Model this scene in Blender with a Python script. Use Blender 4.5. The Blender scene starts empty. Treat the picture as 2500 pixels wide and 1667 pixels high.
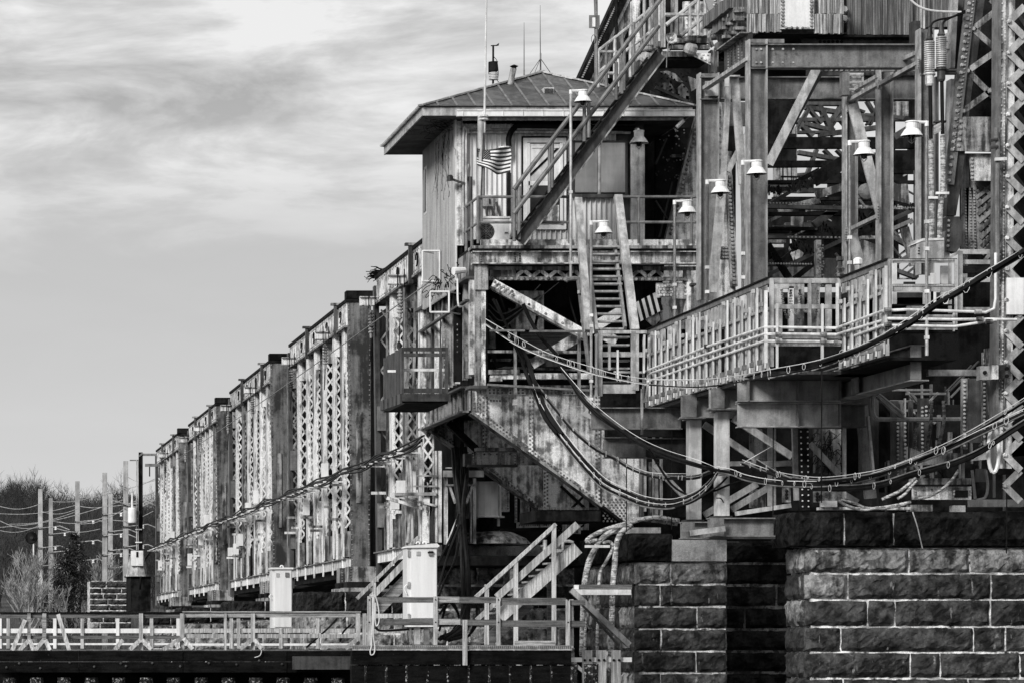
import bpy, math, random
from mathutils import Vector
R = random.Random(7)
SC = bpy.context.scene
COL = SC.collection
# ---------------------------------------------------------------- camera, sky, sun, exposure
F = 7900.0; PPX = -207.0; PPY = 1565.0          # focal length and principal point, in pixels of the 2500 px photograph
cam = bpy.data.cameras.new('camera'); cam_o = bpy.data.objects.new('camera', cam); COL.objects.link(cam_o)
cam.sensor_width = 36.0; cam.lens = F / 2500 * 36.0
cam.shift_x = (1250 - PPX) / 2500; cam.shift_y = (PPY - 833.5) / 2500
cam_o.rotation_euler = (math.radians(90), 0, 0)
cam.clip_start = 1.0; cam.clip_end = 6000
SC.camera = cam_o
SC.view_settings.view_transform = 'Standard'; SC.view_settings.look = 'None'
SC.view_settings.exposure = 0.0; SC.view_settings.gamma = 1.0; SC.view_settings.use_curve_mapping = False
SC.cycles.max_bounces = 5; SC.cycles.diffuse_bounces = 2; SC.cycles.glossy_bounces = 2
SUN_EL, SUN_AZ = math.radians(30), math.radians(-140)     # azimuth from +Y, clockwise: behind and left of the camera
sd = Vector((math.sin(SUN_AZ) * math.cos(SUN_EL), math.cos(SUN_AZ) * math.cos(SUN_EL), math.sin(SUN_EL)))
sl = bpy.data.lights.new('sun', 'SUN'); sl.energy = 3.3; sl.angle = math.radians(16); sl.color = (1, .99, .975)
so = bpy.data.objects.new('sun', sl); COL.objects.link(so); so.rotation_euler = (-sd).to_track_quat('-Z', 'Y').to_euler()

def build_world():
    w = bpy.data.worlds.new('World'); SC.world = w; w.use_nodes = True
    nt = w.node_tree; N = nt.nodes; L = nt.links; N.clear()
    def nd(t, **k):
        n = N.new(t)
        for a, b in k.items(): setattr(n, a, b)
        return n
    sky = nd('ShaderNodeTexSky', sky_type='NISHITA', sun_disc=False, sun_elevation=SUN_EL, sun_rotation=SUN_AZ)
    bw = nd('ShaderNodeRGBToBW'); L.new(sky.outputs[0], bw.inputs[0])
    tc = nd('ShaderNodeTexCoord'); mp = nd('ShaderNodeMapping'); L.new(tc.outputs['Generated'], mp.inputs[0])
    mp.inputs['Rotation'].default_value = (0, math.radians(7), 0)
    mp.inputs['Scale'].default_value = (9, 9, 32)
    n1 = nd('ShaderNodeTexNoise'); L.new(mp.outputs[0], n1.inputs['Vector'])
    n1.inputs['Scale'].default_value = 1.5; n1.inputs['Detail'].default_value = 10; n1.inputs['Roughness'].default_value = .58
    n1.inputs['Distortion'].default_value = .35
    r1 = nd('ShaderNodeValToRGB'); L.new(n1.outputs[0], r1.inputs[0])
    e = r1.color_ramp.elements; e[0].position = .34; e[0].color = (.46,) * 3 + (1,); e[1].position = .58; e[1].color = (.92,) * 3 + (1,)
    m = e.new(.46); m.color = (.66,) * 3 + (1,)
    sp = nd('ShaderNodeSeparateXYZ'); L.new(tc.outputs['Generated'], sp.inputs[0])
    # a smooth sheet of cloud low down, broken cloud above it; the border between them wanders with the noise
    ad = nd('ShaderNodeMath', operation='MULTIPLY_ADD'); L.new(n1.outputs[0], ad.inputs[0]); ad.inputs[1].default_value = .05; L.new(sp.outputs[2], ad.inputs[2])
    mr = nd('ShaderNodeMapRange'); L.new(ad.outputs[0], mr.inputs[0]); mr.inputs[1].default_value = .142; mr.inputs[2].default_value = .182
    r2 = nd('ShaderNodeValToRGB'); L.new(ad.outputs[0], r2.inputs[0])
    e = r2.color_ramp.elements; e[0].position = .05; e[0].color = (.72,) * 3 + (1,); e[1].position = .165; e[1].color = (.56,) * 3 + (1,)
    mx = nd('ShaderNodeMix', data_type='RGBA'); L.new(mr.outputs[0], mx.inputs['Factor']); L.new(r2.outputs[0], mx.inputs['A']); L.new(r1.outputs[0], mx.inputs['B'])
    sc = nd('ShaderNodeVectorMath', operation='SCALE'); L.new(mx.outputs['Result'], sc.inputs[0]); sc.inputs['Scale'].default_value = 9.6
    m2 = nd('ShaderNodeMix', data_type='RGBA'); m2.inputs['Factor'].default_value = .06
    L.new(sc.outputs[0], m2.inputs['A']); L.new(bw.outputs[0], m2.inputs['B'])
    bg = nd('ShaderNodeBackground'); L.new(m2.outputs['Result'], bg.inputs[0]); bg.inputs[1].default_value = .1
    o = nd('ShaderNodeOutputWorld'); L.new(bg.outputs[0], o.inputs[0])
build_world()

# ---------------------------------------------------------------- materials (the photograph is monochrome: everything is grey)
def mat(name, lo, hi, sc=1.5, streak=.4, fine=.25, rough=.65, metal=0., bump=.15, band=(.38, .62), stretch=(7, 7, .6),
        stain=None, vary=.15, finesc=45, stainband=(.6, .66), stainsc=2.2, det=7, stainst=None):
    m = bpy.data.materials.new(name); m.use_nodes = True
    nt = m.node_tree; N = nt.nodes; L = nt.links
    bs = N['Principled BSDF']
    def math_(op, a, b, c=None):
        n = N.new('ShaderNodeMath'); n.operation = op
        for i, v in enumerate((a, b, c)):
            if v is None: continue
            if isinstance(v, (int, float)): n.inputs[i].default_value = v
            else: L.new(v, n.inputs[i])
        return n.outputs[0]
    tc = N.new('ShaderNodeTexCoord'); oi = N.new('ShaderNodeObjectInfo')
    W = math_('MULTIPLY', oi.outputs['Random'], 37.0)
    def noise(scale, st=None, detail=6, rg=.65, dist=0.):
        v = tc.outputs['Object']
        if st:
            mp = N.new('ShaderNodeMapping'); mp.inputs['Scale'].default_value = st; L.new(v, mp.inputs[0]); v = mp.outputs[0]
        n = N.new('ShaderNodeTexNoise'); n.noise_dimensions = '4D'; L.new(v, n.inputs['Vector']); L.new(W, n.inputs['W'])
        n.inputs['Scale'].default_value = scale; n.inputs['Detail'].default_value = detail; n.inputs['Roughness'].default_value = rg
        n.inputs['Distortion'].default_value = dist
        return n.outputs[0]
    def mrange(v, a, b, c=0., d=1.):
        n = N.new('ShaderNodeMapRange'); L.new(v, n.inputs[0])
        for i, x in enumerate((a, b, c, d)): n.inputs[i + 1].default_value = x
        return n.outputs[0]
    f1 = mrange(noise(sc, None, det), *band)
    f2 = mrange(noise(1.0, stretch, 6, .6), *band)
    f = math_('ADD', math_('MULTIPLY', f1, 1 - streak), math_('MULTIPLY', f2, streak))
    f = mrange(f, .24, .76)
    g = noise(finesc, None, 3, .7)
    val = math_('MULTIPLY_ADD', f, hi - lo, lo)
    val = math_('MULTIPLY', val, mrange(g, .3, .7, 1 - fine, 1 + fine))
    val = math_('MULTIPLY', val, math_('MULTIPLY_ADD', oi.outputs['Random'], 2 * vary, 1 - vary))
    if stain is not None:
        k = mrange(noise(stainsc, stainst, 8, .7), *stainband)
        mx = N.new('ShaderNodeMix'); L.new(k, mx.inputs['Factor']); L.new(val, mx.inputs['A']); mx.inputs['B'].default_value = stain
        val = mx.outputs['Result']
    cb = N.new('ShaderNodeCombineColor')
    for i in range(3): L.new(val, cb.inputs[i])
    L.new(cb.outputs[0], bs.inputs['Base Color'])
    bs.inputs['Roughness'].default_value = rough; bs.inputs['Metallic'].default_value = metal
    bs.inputs['Specular IOR Level'].default_value = .08 if hi < .06 else .35
    if bump:
        bp = N.new('ShaderNodeBump'); bp.inputs['Strength'].default_value = bump; bp.inputs['Distance'].default_value = .02
        L.new(math_('ADD', g, math_('MULTIPLY', f1, .6)), bp.inputs['Height']); L.new(bp.outputs[0], bs.inputs['Normal'])
    return m
M = {}
M['galv'] = mat('galvanised_steel', .24, .52, sc=4, streak=.5, fine=.18, rough=.5, metal=.15)
M['galvb'] = mat('bright_galvanised_steel', .52, .85, sc=2, streak=.4, fine=.08, rough=.45, vary=.06)
M['plate'] = mat('weathered_plate', .13, .80, sc=2.8, streak=.5, fine=.35, stain=.05, stainband=(.59, .68), stainsc=1.6, stainst=(2.6, 2.6, .7), band=(.40, .58))
M['plated'] = mat('rust_stained_plate', .03, .36, sc=1.8, streak=.55, fine=.4, stain=.03, stainband=(.58, .66), stainsc=3, band=(.40, .60))
M['steel'] = mat('grey_painted_steel', .10, .20, sc=4, streak=.5, fine=.28, rough=.5)
M['steeld'] = mat('dark_painted_steel', .02, .07, sc=1.6, streak=.4, fine=.3, rough=.5, stain=.15, stainband=(.68, .75), stainsc=5)
M['black'] = mat('black_steel_and_shade', .003, .016, sc=2, streak=.3, fine=.4, rough=.8)  # black steel; also the colour of sheets that stand in for deep shade
M['truss'] = mat('chalky_truss_paint', .13, .78, sc=2.3, streak=.65, fine=.35, stain=.03, stainband=(.59, .65), stainsc=2.4, stainst=(2.6, 2.6, .6), band=(.36, .56))
M['trussd'] = mat('dirty_truss_paint', .04, .34, sc=2.5, streak=.6, fine=.3, stain=.03, stainband=(.56, .64), stainsc=3)
M['endplate'] = mat('streaked_end_plate', .02, .20, sc=.9, streak=.35, fine=.3, stain=.012, stainband=(.54, .66), stainsc=.9, band=(.40, .62))
M['white'] = mat('white_paint', .70, .88, sc=2, streak=.5, fine=.06, rough=.45, vary=.03)
M['lamp'] = mat('chipped_enamel', .72, .9, sc=4, streak=.2, fine=.05, stain=.12, stainband=(.66, .70), stainsc=14, rough=.35, vary=.03)
M['cabin'] = mat('cabinet_paint', .66, .80, sc=.6, streak=.7, fine=.04, rough=.35, vary=.02, band=(.3, .7))
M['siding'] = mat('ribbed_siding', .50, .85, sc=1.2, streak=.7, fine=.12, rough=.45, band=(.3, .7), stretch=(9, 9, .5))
M['sidingl'] = mat('shade_toned_siding', .20, .36, sc=1.2, streak=.7, fine=.2, rough=.5, band=(.3, .7), stretch=(9, 9, .4))  # darker copy of the siding, side-wall shade put into its colour
M['roof'] = mat('roof_sheet', .04, .11, sc=1.5, streak=.4, fine=.2, rough=.5, vary=.2)
M['soffit'] = mat('soffit_board', .03, .09, sc=2, streak=.2, fine=.3)
M['woodv'] = mat('weathered_timber', .26, .56, sc=3, streak=.75, fine=.2, stretch=(26, 26, 1.4), rough=.85, bump=.4)
M['woodh'] = mat('weathered_rail_timber', .17, .42, sc=3, streak=.75, fine=.25, stretch=(1.4, 26, 26), rough=.85, bump=.4)
M['woodd'] = mat('dark_stained_timber', .07, .17, sc=3, streak=.7, fine=.3, stretch=(1.4, 26, 26), rough=.85, bump=.4)
M['woodb'] = mat('creosoted_timber', .002, .009, sc=2, streak=.5, fine=.5, stretch=(2, 9, 14), rough=.8, stain=.20, stainband=(.66, .70), stainsc=22, bump=.8, stainst=(1, 1, 2))  # the pale specks paint fine glints on the black timber
M['steelm'] = mat('mid_grey_steel', .20, .40, sc=2, streak=.4, fine=.2, rough=.5)
M['galvp'] = mat('galvanised_sheet', .38, .66, sc=2.5, streak=.5, fine=.12, rough=.5)
M['wrapd'] = mat('shade_darkened_rope', .02, .14, sc=9, streak=.55, fine=.3, stretch=(5, 5, 26), rough=.8)  # darker copy of the wrapping for ropes hanging in shadow
M['woodp'] = mat('speckled_pile', .006, .03, sc=2, streak=.5, fine=.5, rough=.9, stain=.42, stainband=(.55, .60), stainsc=16, bump=.8)  # near-black timber with fine pale specks
M['plank'] = mat('bleached_plank', .10, .46, sc=1.5, streak=.85, fine=.25, stretch=(34, 34, 1.1), rough=.9, vary=.42)
M['plankd'] = mat('darker_plank', .07, .20, sc=1.5, streak=.85, fine=.25, stretch=(34, 34, 1.1), rough=.9, vary=.3)  # darker tone for the set-back and stepped planks
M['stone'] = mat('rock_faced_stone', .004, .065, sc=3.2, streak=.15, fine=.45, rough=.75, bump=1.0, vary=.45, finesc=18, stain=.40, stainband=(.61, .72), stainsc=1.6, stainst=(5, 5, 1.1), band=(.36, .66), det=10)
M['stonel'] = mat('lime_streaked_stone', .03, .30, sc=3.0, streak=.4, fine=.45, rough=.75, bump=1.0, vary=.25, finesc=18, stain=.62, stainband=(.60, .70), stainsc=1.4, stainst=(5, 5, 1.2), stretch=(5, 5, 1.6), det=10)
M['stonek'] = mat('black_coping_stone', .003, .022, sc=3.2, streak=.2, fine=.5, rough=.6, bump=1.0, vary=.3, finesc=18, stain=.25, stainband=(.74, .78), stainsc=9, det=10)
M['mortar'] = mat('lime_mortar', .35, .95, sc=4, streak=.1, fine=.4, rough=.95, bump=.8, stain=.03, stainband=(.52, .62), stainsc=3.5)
M['mortarm'] = mat('shade_dimmed_mortar', .02, .22, sc=4, streak=.1, fine=.4, rough=.95, stain=.02, stainband=(.50, .58), stainsc=2)  # mortar with the shade of the recess put into its colour
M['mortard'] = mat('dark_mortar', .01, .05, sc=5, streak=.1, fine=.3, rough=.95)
M['stonex'] = mat('shade_blackened_stone', .003, .02, sc=3.2, streak=.2, fine=.5, rough=.8, bump=1.0, vary=.3, finesc=18, det=10)  # stone painted near black for the shade of the recess
M['concrete'] = mat('stained_concrete', .22, .55, sc=2.2, streak=.3, fine=.35, rough=.9, bump=.6, stain=.08, stainband=(.62, .72), stainsc=3)
M['pole'] = mat('concrete_pole', .25, .42, sc=2, streak=.5, fine=.15, rough=.9)
M['cable'] = mat('black_cable', .004, .012, rough=.5, fine=.1, bump=0)
M['wire'] = mat('pale_wire', .55, .75, rough=.5, fine=.1, bump=0)
M['wrap'] = mat('wrapped_cable', .16, .62, sc=9, streak=.55, fine=.3, stretch=(5, 5, 26), rough=.8, bump=.6, band=(.42, .58))
M['glass'] = mat('dark_window_glass', .02, .05, rough=.06, fine=0, bump=0, streak=0)
M['blind'] = mat('blind_slat', .42, .56, rough=.6, fine=.05, bump=0)
M['bark'] = mat('pale_bark', .10, .34, sc=2, streak=.4, fine=.3, rough=.95)
M['twig'] = mat('winter_twig', .018, .06, sc=.1, streak=.0, fine=.3, rough=1, bump=0, band=(.35, .65))
M['needle'] = mat('evergreen_foliage', .012, .045, sc=1, streak=0, fine=.4, rough=1, bump=0)
M['scrub'] = mat('winter_scrub', .05, .14, sc=.5, streak=0, fine=.3, rough=1, bump=0)
M['earth'] = mat('winter_ground', .03, .09, sc=.2, streak=0, fine=.4, rough=1, bump=.3)
M['water'] = mat('dark_water', .01, .02, sc=.3, streak=0, fine=0, rough=.12, bump=.2, finesc=1.5)
M['flagd'] = mat('flag_dark_cloth', .02, .04, rough=.8, fine=.1, bump=0, vary=0)
M['flagm'] = mat('flag_grey_cloth', .025, .05, rough=.8, fine=.1, bump=0, vary=0)
M['flagw'] = mat('flag_white_cloth', .62, .75, rough=.8, fine=.1, bump=0, vary=0)

# ---------------------------------------------------------------- placing and building
def P(u, v, Y): return Vector(((u - PPX) / F * Y, Y, (PPY - v) / F * Y))
def XO(X, Y): return X * F / Y + PPX
class Crop:
    def __init__(s, x0, y0, k): s.x0, s.y0, s.k = x0, y0, k
    def __call__(s, x, y, Y): return P(s.x0 + x / s.k, s.y0 + y / s.k, Y)
    def X(s, x, Y): return s(x, 0, Y).x
    def Z(s, y, Y): return s(0, y, Y).z
cA = Crop(900, 0, 2.614); cB = Crop(1600, 0, 2.24); cC = Crop(1000, 500, 2.851); cD = Crop(1500, 600, 2.24)
cE = Crop(900, 900, 2.24); cF = Crop(0, 1050, 2.541); cG = Crop(350, 550, 2.412); cH = Crop(1400, 1150, 2.138)
cI = Crop(1400, 0, 4.704); cJ = Crop(1840, 220, 3.266); cK = Crop(2150, 0, 2.24); cL = Crop(2000, 850, 3.136)
cM = Crop(900, 1100, 3.136); cN = Crop(1400, 850, 3.484)
VX, VY, VZ = Vector((1, 0, 0)), Vector((0, 1, 0)), Vector((0, 0, 1))
ROOT = {}

def spline(pts, n=6):
    p = [Vector(a) for a in pts]
    if len(p) < 3: return p
    q = [p[0] * 2 - p[1]] + p + [p[-1] * 2 - p[-2]]
    out = []
    for i in range(1, len(q) - 2):
        a, b, c, d = q[i - 1:i + 3]
        for k in range(n):
            t = k / n
            out.append(.5 * ((2 * b) + (c - a) * t + (2 * a - 5 * b + 4 * c - d) * t * t + (3 * b - a - 3 * c + d) * t ** 3))
    return out + [p[-1]]

class MB:
    def __init__(s): s.v = []; s.f = []
    def hexa(s, c):
        n = len(s.v); s.v += [Vector(x) for x in c]
        s.f += [[n + i for i in q] for q in ((0, 3, 2, 1), (4, 5, 6, 7), (0, 1, 5, 4), (1, 2, 6, 5), (2, 3, 7, 6), (3, 0, 4, 7))]
        return s
    def box(s, x0, x1, y0, y1, z0, z1):
        return s.hexa([(x0, y0, z0), (x1, y0, z0), (x1, y1, z0), (x0, y1, z0), (x0, y0, z1), (x1, y0, z1), (x1, y1, z1), (x0, y1, z1)])
    def obox(s, p, q, a, a0, a1, b, b0, b1):
        c = [p + a * a0 + b * b0, p + a * a1 + b * b0, p + a * a1 + b * b1, p + a * a0 + b * b1]
        d = q - p
        return s.hexa(c + [x + d for x in c])
    def frame(s, p, q, ref=None):
        d = (q - p).normalized()
        if ref is None: ref = VY if abs(d.y) < .9 else VZ
        a = d.cross(ref).normalized(); b = a.cross(d).normalized()
        if a.dot(VX + VZ * .7) < 0: a = -a
        if b.dot(VY + VZ * .5) < 0: b = -b
        return a, b
    def bar(s, p, q, w, d=.1, ref=None):
        p, q = Vector(p), Vector(q); a, b = s.frame(p, q, ref)
        return s.obox(p, q, a, -w / 2, w / 2, b, -d / 2, d / 2)
    def ibeam(s, p, q, h, bw, t=.02, hv=None, tf=.025):   # h along hv (flange to flange), web in the middle
        p, q = Vector(p), Vector(q); d = (q - p).normalized(); hv = Vector(hv or VZ); hv = (hv - d * hv.dot(d)).normalized(); w = d.cross(hv)
        s.obox(p, q, hv, -h / 2 + tf, h / 2 - tf, w, -t / 2, t / 2)
        s.obox(p, q, hv, h / 2 - tf, h / 2, w, -bw / 2, bw / 2); s.obox(p, q, hv, -h / 2, -h / 2 + tf, w, -bw / 2, bw / 2)
        return s
    def tube(s, pts, r, n=6, caps=True):
        p = [Vector(a) for a in pts]; m = len(p); base = len(s.v); prev = None
        for i, a in enumerate(p):
            t = (p[min(i + 1, m - 1)] - p[max(i - 1, 0)]).normalized()
            if prev is None: u = t.orthogonal().normalized()
            else:
                u = prev - t * prev.dot(t); u = u.normalized() if u.length > 1e-6 else t.orthogonal().normalized()
            prev = u; w = t.cross(u); rr = r[i] if isinstance(r, (list, tuple)) else r
            s.v += [a + (u * math.cos(2 * math.pi * k / n) + w * math.sin(2 * math.pi * k / n)) * rr for k in range(n)]
        for i in range(m - 1):
            for k in range(n):
                a = base + i * n + k; b = base + i * n + (k + 1) % n
                s.f.append([a, b, b + n, a + n])
        if caps: s.f.append([base + k for k in range(n)][::-1]); s.f.append([base + (m - 1) * n + k for k in range(n)])
        return s
    def lathe(s, o, prof, n=12, ax=None):
        o = Vector(o); base = len(s.v); ax = Vector(ax or VZ).normalized(); u = ax.orthogonal().normalized(); w = ax.cross(u)
        for r, z in prof: s.v += [o + ax * z + (u * math.cos(2 * math.pi * k / n) + w * math.sin(2 * math.pi * k / n)) * r for k in range(n)]
        for i in range(len(prof) - 1):
            for k in range(n):
                a = base + i * n + k; b = base + i * n + (k + 1) % n; s.f.append([a, b, b + n, a + n])
        s.f.append([base + k for k in range(n)][::-1]); s.f.append([base + (len(prof) - 1) * n + k for k in range(n)])
        return s
    def poly(s, pts, ext):
        p = [Vector(a) for a in pts]; n = len(p); b = len(s.v); s.v += p + [a + ext for a in p]
        s.f.append([b + i for i in range(n)]); s.f.append([b + n + i for i in range(n)][::-1])
        for i in range(n): j = (i + 1) % n; s.f.append([b + j, b + i, b + n + i, b + n + j])
        return s
    def quad(s, *c):
        b = len(s.v); s.v += [Vector(a) for a in c]; s.f.append(list(range(b, b + len(c)))); return s
    def rivet(s, p, nrm, r=.03):
        p = Vector(p); nrm = Vector(nrm); u = nrm.orthogonal().normalized(); w = nrm.cross(u); b = len(s.v)
        for k, (rr, h) in enumerate(((r, 0), (r * .62, r * .8))):
            s.v += [p + nrm * h + (u * math.cos(i * math.pi / 3) + w * math.sin(i * math.pi / 3)) * rr for i in range(6)]
        for i in range(6): j = (i + 1) % 6; s.f.append([b + i, b + j, b + 6 + j, b + 6 + i])
        s.f.append([b + 6 + i for i in range(6)]); return s
    def rivets(s, p, q, n, nrm=(0, -1, 0), r=.028):
        p, q = Vector(p), Vector(q)
        for i in range(n): s.rivet(p.lerp(q, (i + .5) / n), nrm, r)
        return s
    def build(s, name, m, parent=None, kind=None, smooth=False, label=None, group=None, cat=None, recalc=True):
        me = bpy.data.meshes.new(name); root = parent
        while root is not None and root.parent is not None: root = root.parent
        off = Vector(root.location) if root is not None else Vector((0, 0, 0))
        if root is None and s.v and kind != 'structure':
            off = Vector((sum(a.x for a in s.v) / len(s.v), sum(a.y for a in s.v) / len(s.v), min(a.z for a in s.v)))
        me.from_pydata([tuple(a - off) for a in s.v], [], s.f)
        if recalc:
            import bmesh
            bm = bmesh.new(); bm.from_mesh(me); bmesh.ops.recalc_face_normals(bm, faces=bm.faces); bm.to_mesh(me); bm.free()
        if smooth: me.shade_smooth()
        me.materials.append(M[m] if isinstance(m, str) else m)
        o = bpy.data.objects.new(name, me); COL.objects.link(o)
        if parent is not None: o.parent = parent
        else: o.location = off
        if kind: o['kind'] = kind
        if label: o['label'] = label
        if cat: o['category'] = cat
        if group: o['group'] = group
        return o

def T(name, label, cat, loc, group=None):
    o = bpy.data.objects.new(name, None); COL.objects.link(o); o.location = loc; o.empty_display_size = .2
    o['label'] = label; o['category'] = cat
    if group: o['group'] = group
    return o
def copy_tree(o, loc, label=None, parent=None):
    c = o.copy(); COL.objects.link(c); c.parent = parent
    if parent is None:
        c.location = loc
        if label: c['label'] = label
    for ch in list(o.children): copy_tree(ch, None, None, c)
    return c
def bars(root, name, m, crop, Y, rows, d=.12):      # rows: x0,y0,x1,y1,width(px of the crop)[,Y]
    for i, r in enumerate(rows):
        e = .0045 * (i % 9); y = (r[5] if len(r) > 5 else Y) + e
        y2 = r[6] + e if len(r) > 6 else y
        MB().bar(crop(r[0], r[1], y), crop(r[2], r[3], y2), r[4] / crop.k / F * y, d).build(name, m, root)
def rect(crop, x0, x1, y0, y1, Y, d):               # a box whose front face is seen as this rectangle
    a = crop(x0, y1, Y); b = crop(x1, y0, Y)
    return MB().box(a.x, b.x, Y, Y + d, a.z, b.z)
def hcol(root, name, m, crop, x0, x1, y0, y1, Y, d=.3, t=.02):   # H column, left flange painted paler for side light, web facing the camera
    a = crop(x0, y1, Y); b = crop(x1, y0, Y)
    MB().box(a.x, a.x + t * 1.5, Y, Y + d, a.z, b.z).build('column_flange', 'galv', root); MB().box(b.x - t * 1.5, b.x, Y, Y + d, a.z, b.z).build('column_flange', 'steelm', root)
    mb = MB(); mb.box(a.x + t * 1.5, b.x - t * 1.5, Y + d * .38, Y + d * .38 + t, a.z, b.z)
    return mb.build(name, m, root)
def lacing(mb, x0, x1, Y, z0, z1, step, w=.05, d=.012, dbl=False):
    n = max(1, round((z1 - z0) / step)); h = (z1 - z0) / n
    for i in range(n):
        za, zb = z0 + i * h, z0 + (i + 1) * h
        if i % 2 == 0 or dbl: mb.bar((x0, Y, za), (x1, Y, zb), w, d)
        if i % 2 == 1 or dbl: mb.bar((x1, Y - (.004 if dbl else 0) - .006, za), (x0, Y - (.004 if dbl else 0) - .006, zb), w, d)
    return mb
# ---------------------------------------------------------------- setting: water, bank, hills, woods
MB().box(-1500, 2500, -200, 4000, -3.6, -3.2).build('water', 'water', kind='structure')
def terrain():
    mb = MB(); nx, ny = 60, 26
    xs = [-260 + 9.5 * i for i in range(nx)]; ys = [186 + 16 * j for j in range(ny)]
    for y in ys:
        for x in xs:
            t = max(0, min(1, (y - 215) / 190)); h = -3.3 + 3.6 * min(1, (y - 186) / 20) + 9.8 * t * t * (3 - 2 * t)
            h += 1.2 * math.sin(x * .045 + 1) * t + .8 * math.sin(y * .05 + x * .02) * t
            mb.v.append(Vector((x, y, h)))
    for j in range(ny - 1):
        for i in range(nx - 1):
            a = j * nx + i; mb.f.append([a, a + 1, a + nx + 1, a + nx])
    b = len(mb.v)
    mb.box(-1500, 2500, 600, 4000, -3.5, 3.0)
    return mb.build('hillside', 'earth', kind='structure', smooth=True, recalc=False)
terrain()
def hgt(x, y):
    t = max(0, min(1, (y - 215) / 190)); h = -3.3 + 3.6 * min(1, (y - 186) / 20) + 9.8 * t * t * (3 - 2 * t)
    return h + 1.2 * math.sin(x * .045 + 1) * t + .8 * math.sin(y * .05 + x * .02) * t
def branch_pts(rr, p, d, L, r, depth, out, spread=.55, up=.12, kids=3):
    q = p + d * L * .5 + Vector((rr.uniform(-1, 1), rr.uniform(-1, 1), rr.uniform(-1, 1))) * L * .07
    e = q + (d + Vector((rr.uniform(-1, 1), rr.uniform(-1, 1), up)) * .22).normalized() * L * .5
    out.append(((p, q, e), (r, r * .8, r * .6), depth))
    if depth == 0: return
    for k in range(kids):
        t = rr.uniform(.45, 1)
        s0 = p.lerp(q, t * 2) if t < .5 else q.lerp(e, t * 2 - 1)
        nd_ = (d + Vector((rr.uniform(-1, 1), rr.uniform(-1, 1), rr.uniform(-.6, 1) + up)) * spread * 1.5).normalized()
        branch_pts(rr, s0, nd_, L * rr.uniform(.55, .8), r * .58, depth - 1, out, spread, up, kids)
def woods():                                          # far winter wood: reads as one mass of twigs
    rr = random.Random(3); protos = []
    for k in range(6):
        out = []; branch_pts(rr, Vector((0, 0, 0)), Vector((0, 0, 1)), 3.4, .16, 4, out, .75, .12, 4)
        vs, fs = [], []
        for (a, b, c), (r0, r1, r2), dp in out:
            s = Vector((rr.uniform(-1, 1), rr.uniform(-.5, .5), rr.uniform(-.3, .3))).normalized()
            n = len(vs); w = max(.016, r0 * .55)
            vs += [a - s * w, a + s * w, b + s * w * .8, b - s * w * .8, c]
            fs += [[n, n + 1, n + 2, n + 3], [n + 3, n + 2, n + 4]]
        protos.append((vs, fs))
    mb = MB()
    for i in range(520):
        y = rr.uniform(250, 430); u = rr.uniform(-40, 470)
        x = (u - PPX) / F * y
        if i < 60: y = rr.uniform(395, 425); x = (rr.uniform(-40, 470) - PPX) / F * y
        sc = rr.uniform(.7, .98) * (1.25 if (u < 90 and 300 < y) else 1); a = rr.uniform(0, 6.28); ca, sa = math.cos(a) * sc, math.sin(a) * sc
        z = hgt(x, y); vs, fs = protos[i % 6]; n = len(mb.v)
        mb.v += [Vector((x + v.x * ca - v.y * sa, y + v.x * sa + v.y * ca, z + v.z * sc)) for v in vs]
        mb.f += [[n + q for q in f] for f in fs]
    return mb.build('far_woodland', 'twig', kind='stuff', recalc=False)
woods()
def scrub():
    rr = random.Random(5); mb = MB()
    for i in range(26000):
        y = 190 + rr.random() ** 1.5 * 60; x = (rr.uniform(-40, 420) - PPX) / F * y
        z = hgt(x, y); h = rr.uniform(.3, 1.5) * (1.6 if rr.random() < .2 else 1); w = rr.uniform(.008, .022)
        d = Vector((rr.uniform(-.5, .5), rr.uniform(-.5, .5), 1)); p = Vector((x, y, z - .1)); q = p + d * h
        mb.quad(p - VX * w, p + VX * w, q)
    return mb.build('winter_scrub', 'scrub', kind='stuff', recalc=False)
scrub()
def bare_tree(u, v, Y, h, seed, label, m='bark', depth=4, spread=.6):
    rr = random.Random(seed); o = P(u, v, Y); o.z = min(o.z, hgt(o.x, Y)) if Y > 190 else o.z
    t = T('bare_tree', label, 'tree', o, 'bare trees on the far bank')
    out = []; branch_pts(rr, o, Vector((rr.uniform(-.2, .2), 0, 1)).normalized(), h * .36, h * .018, depth + 1, out, spread, .3, 3)
    a = MB(); b = MB()
    for pts, rs, dp in out:
        (a if dp >= depth - 1 else b).tube(pts, [max(.012, x) for x in rs], 5 if dp > 1 else 3, caps=False)
    a.build('trunk', m, t, recalc=False); b.build('crown', m, t, recalc=False)
for k, (u, v, Y, h, sd_, lb) in enumerate([
    (75, 1500, 192, 6.2, 11, 'pale bare tree leaning left above the wharf rail, its branches forked low'),
    (38, 1500, 196, 4.8, 23, 'small pale bare tree at the far left edge of the bank'),
    (95, 1500, 200, 5.2, 31, 'twin pale bare trunk just right of the leaning bare tree'),
    (200, 1490, 205, 4.2, 47, 'spindly bare tree right of the dark evergreen'),
    (225, 1485, 210, 3.8, 53, 'low bare tree between the evergreen and the thick poles'),
    (160, 1500, 195, 3.6, 61, 'short bare sapling in front of the dark evergreen')]):
    bare_tree(u, v, Y, h + 3.2, sd_, lb)
bare_tree(285, 1290, 400, 9, 77, 'tall thin bare tree standing above the far ridge line', 'twig', 5)
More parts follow.
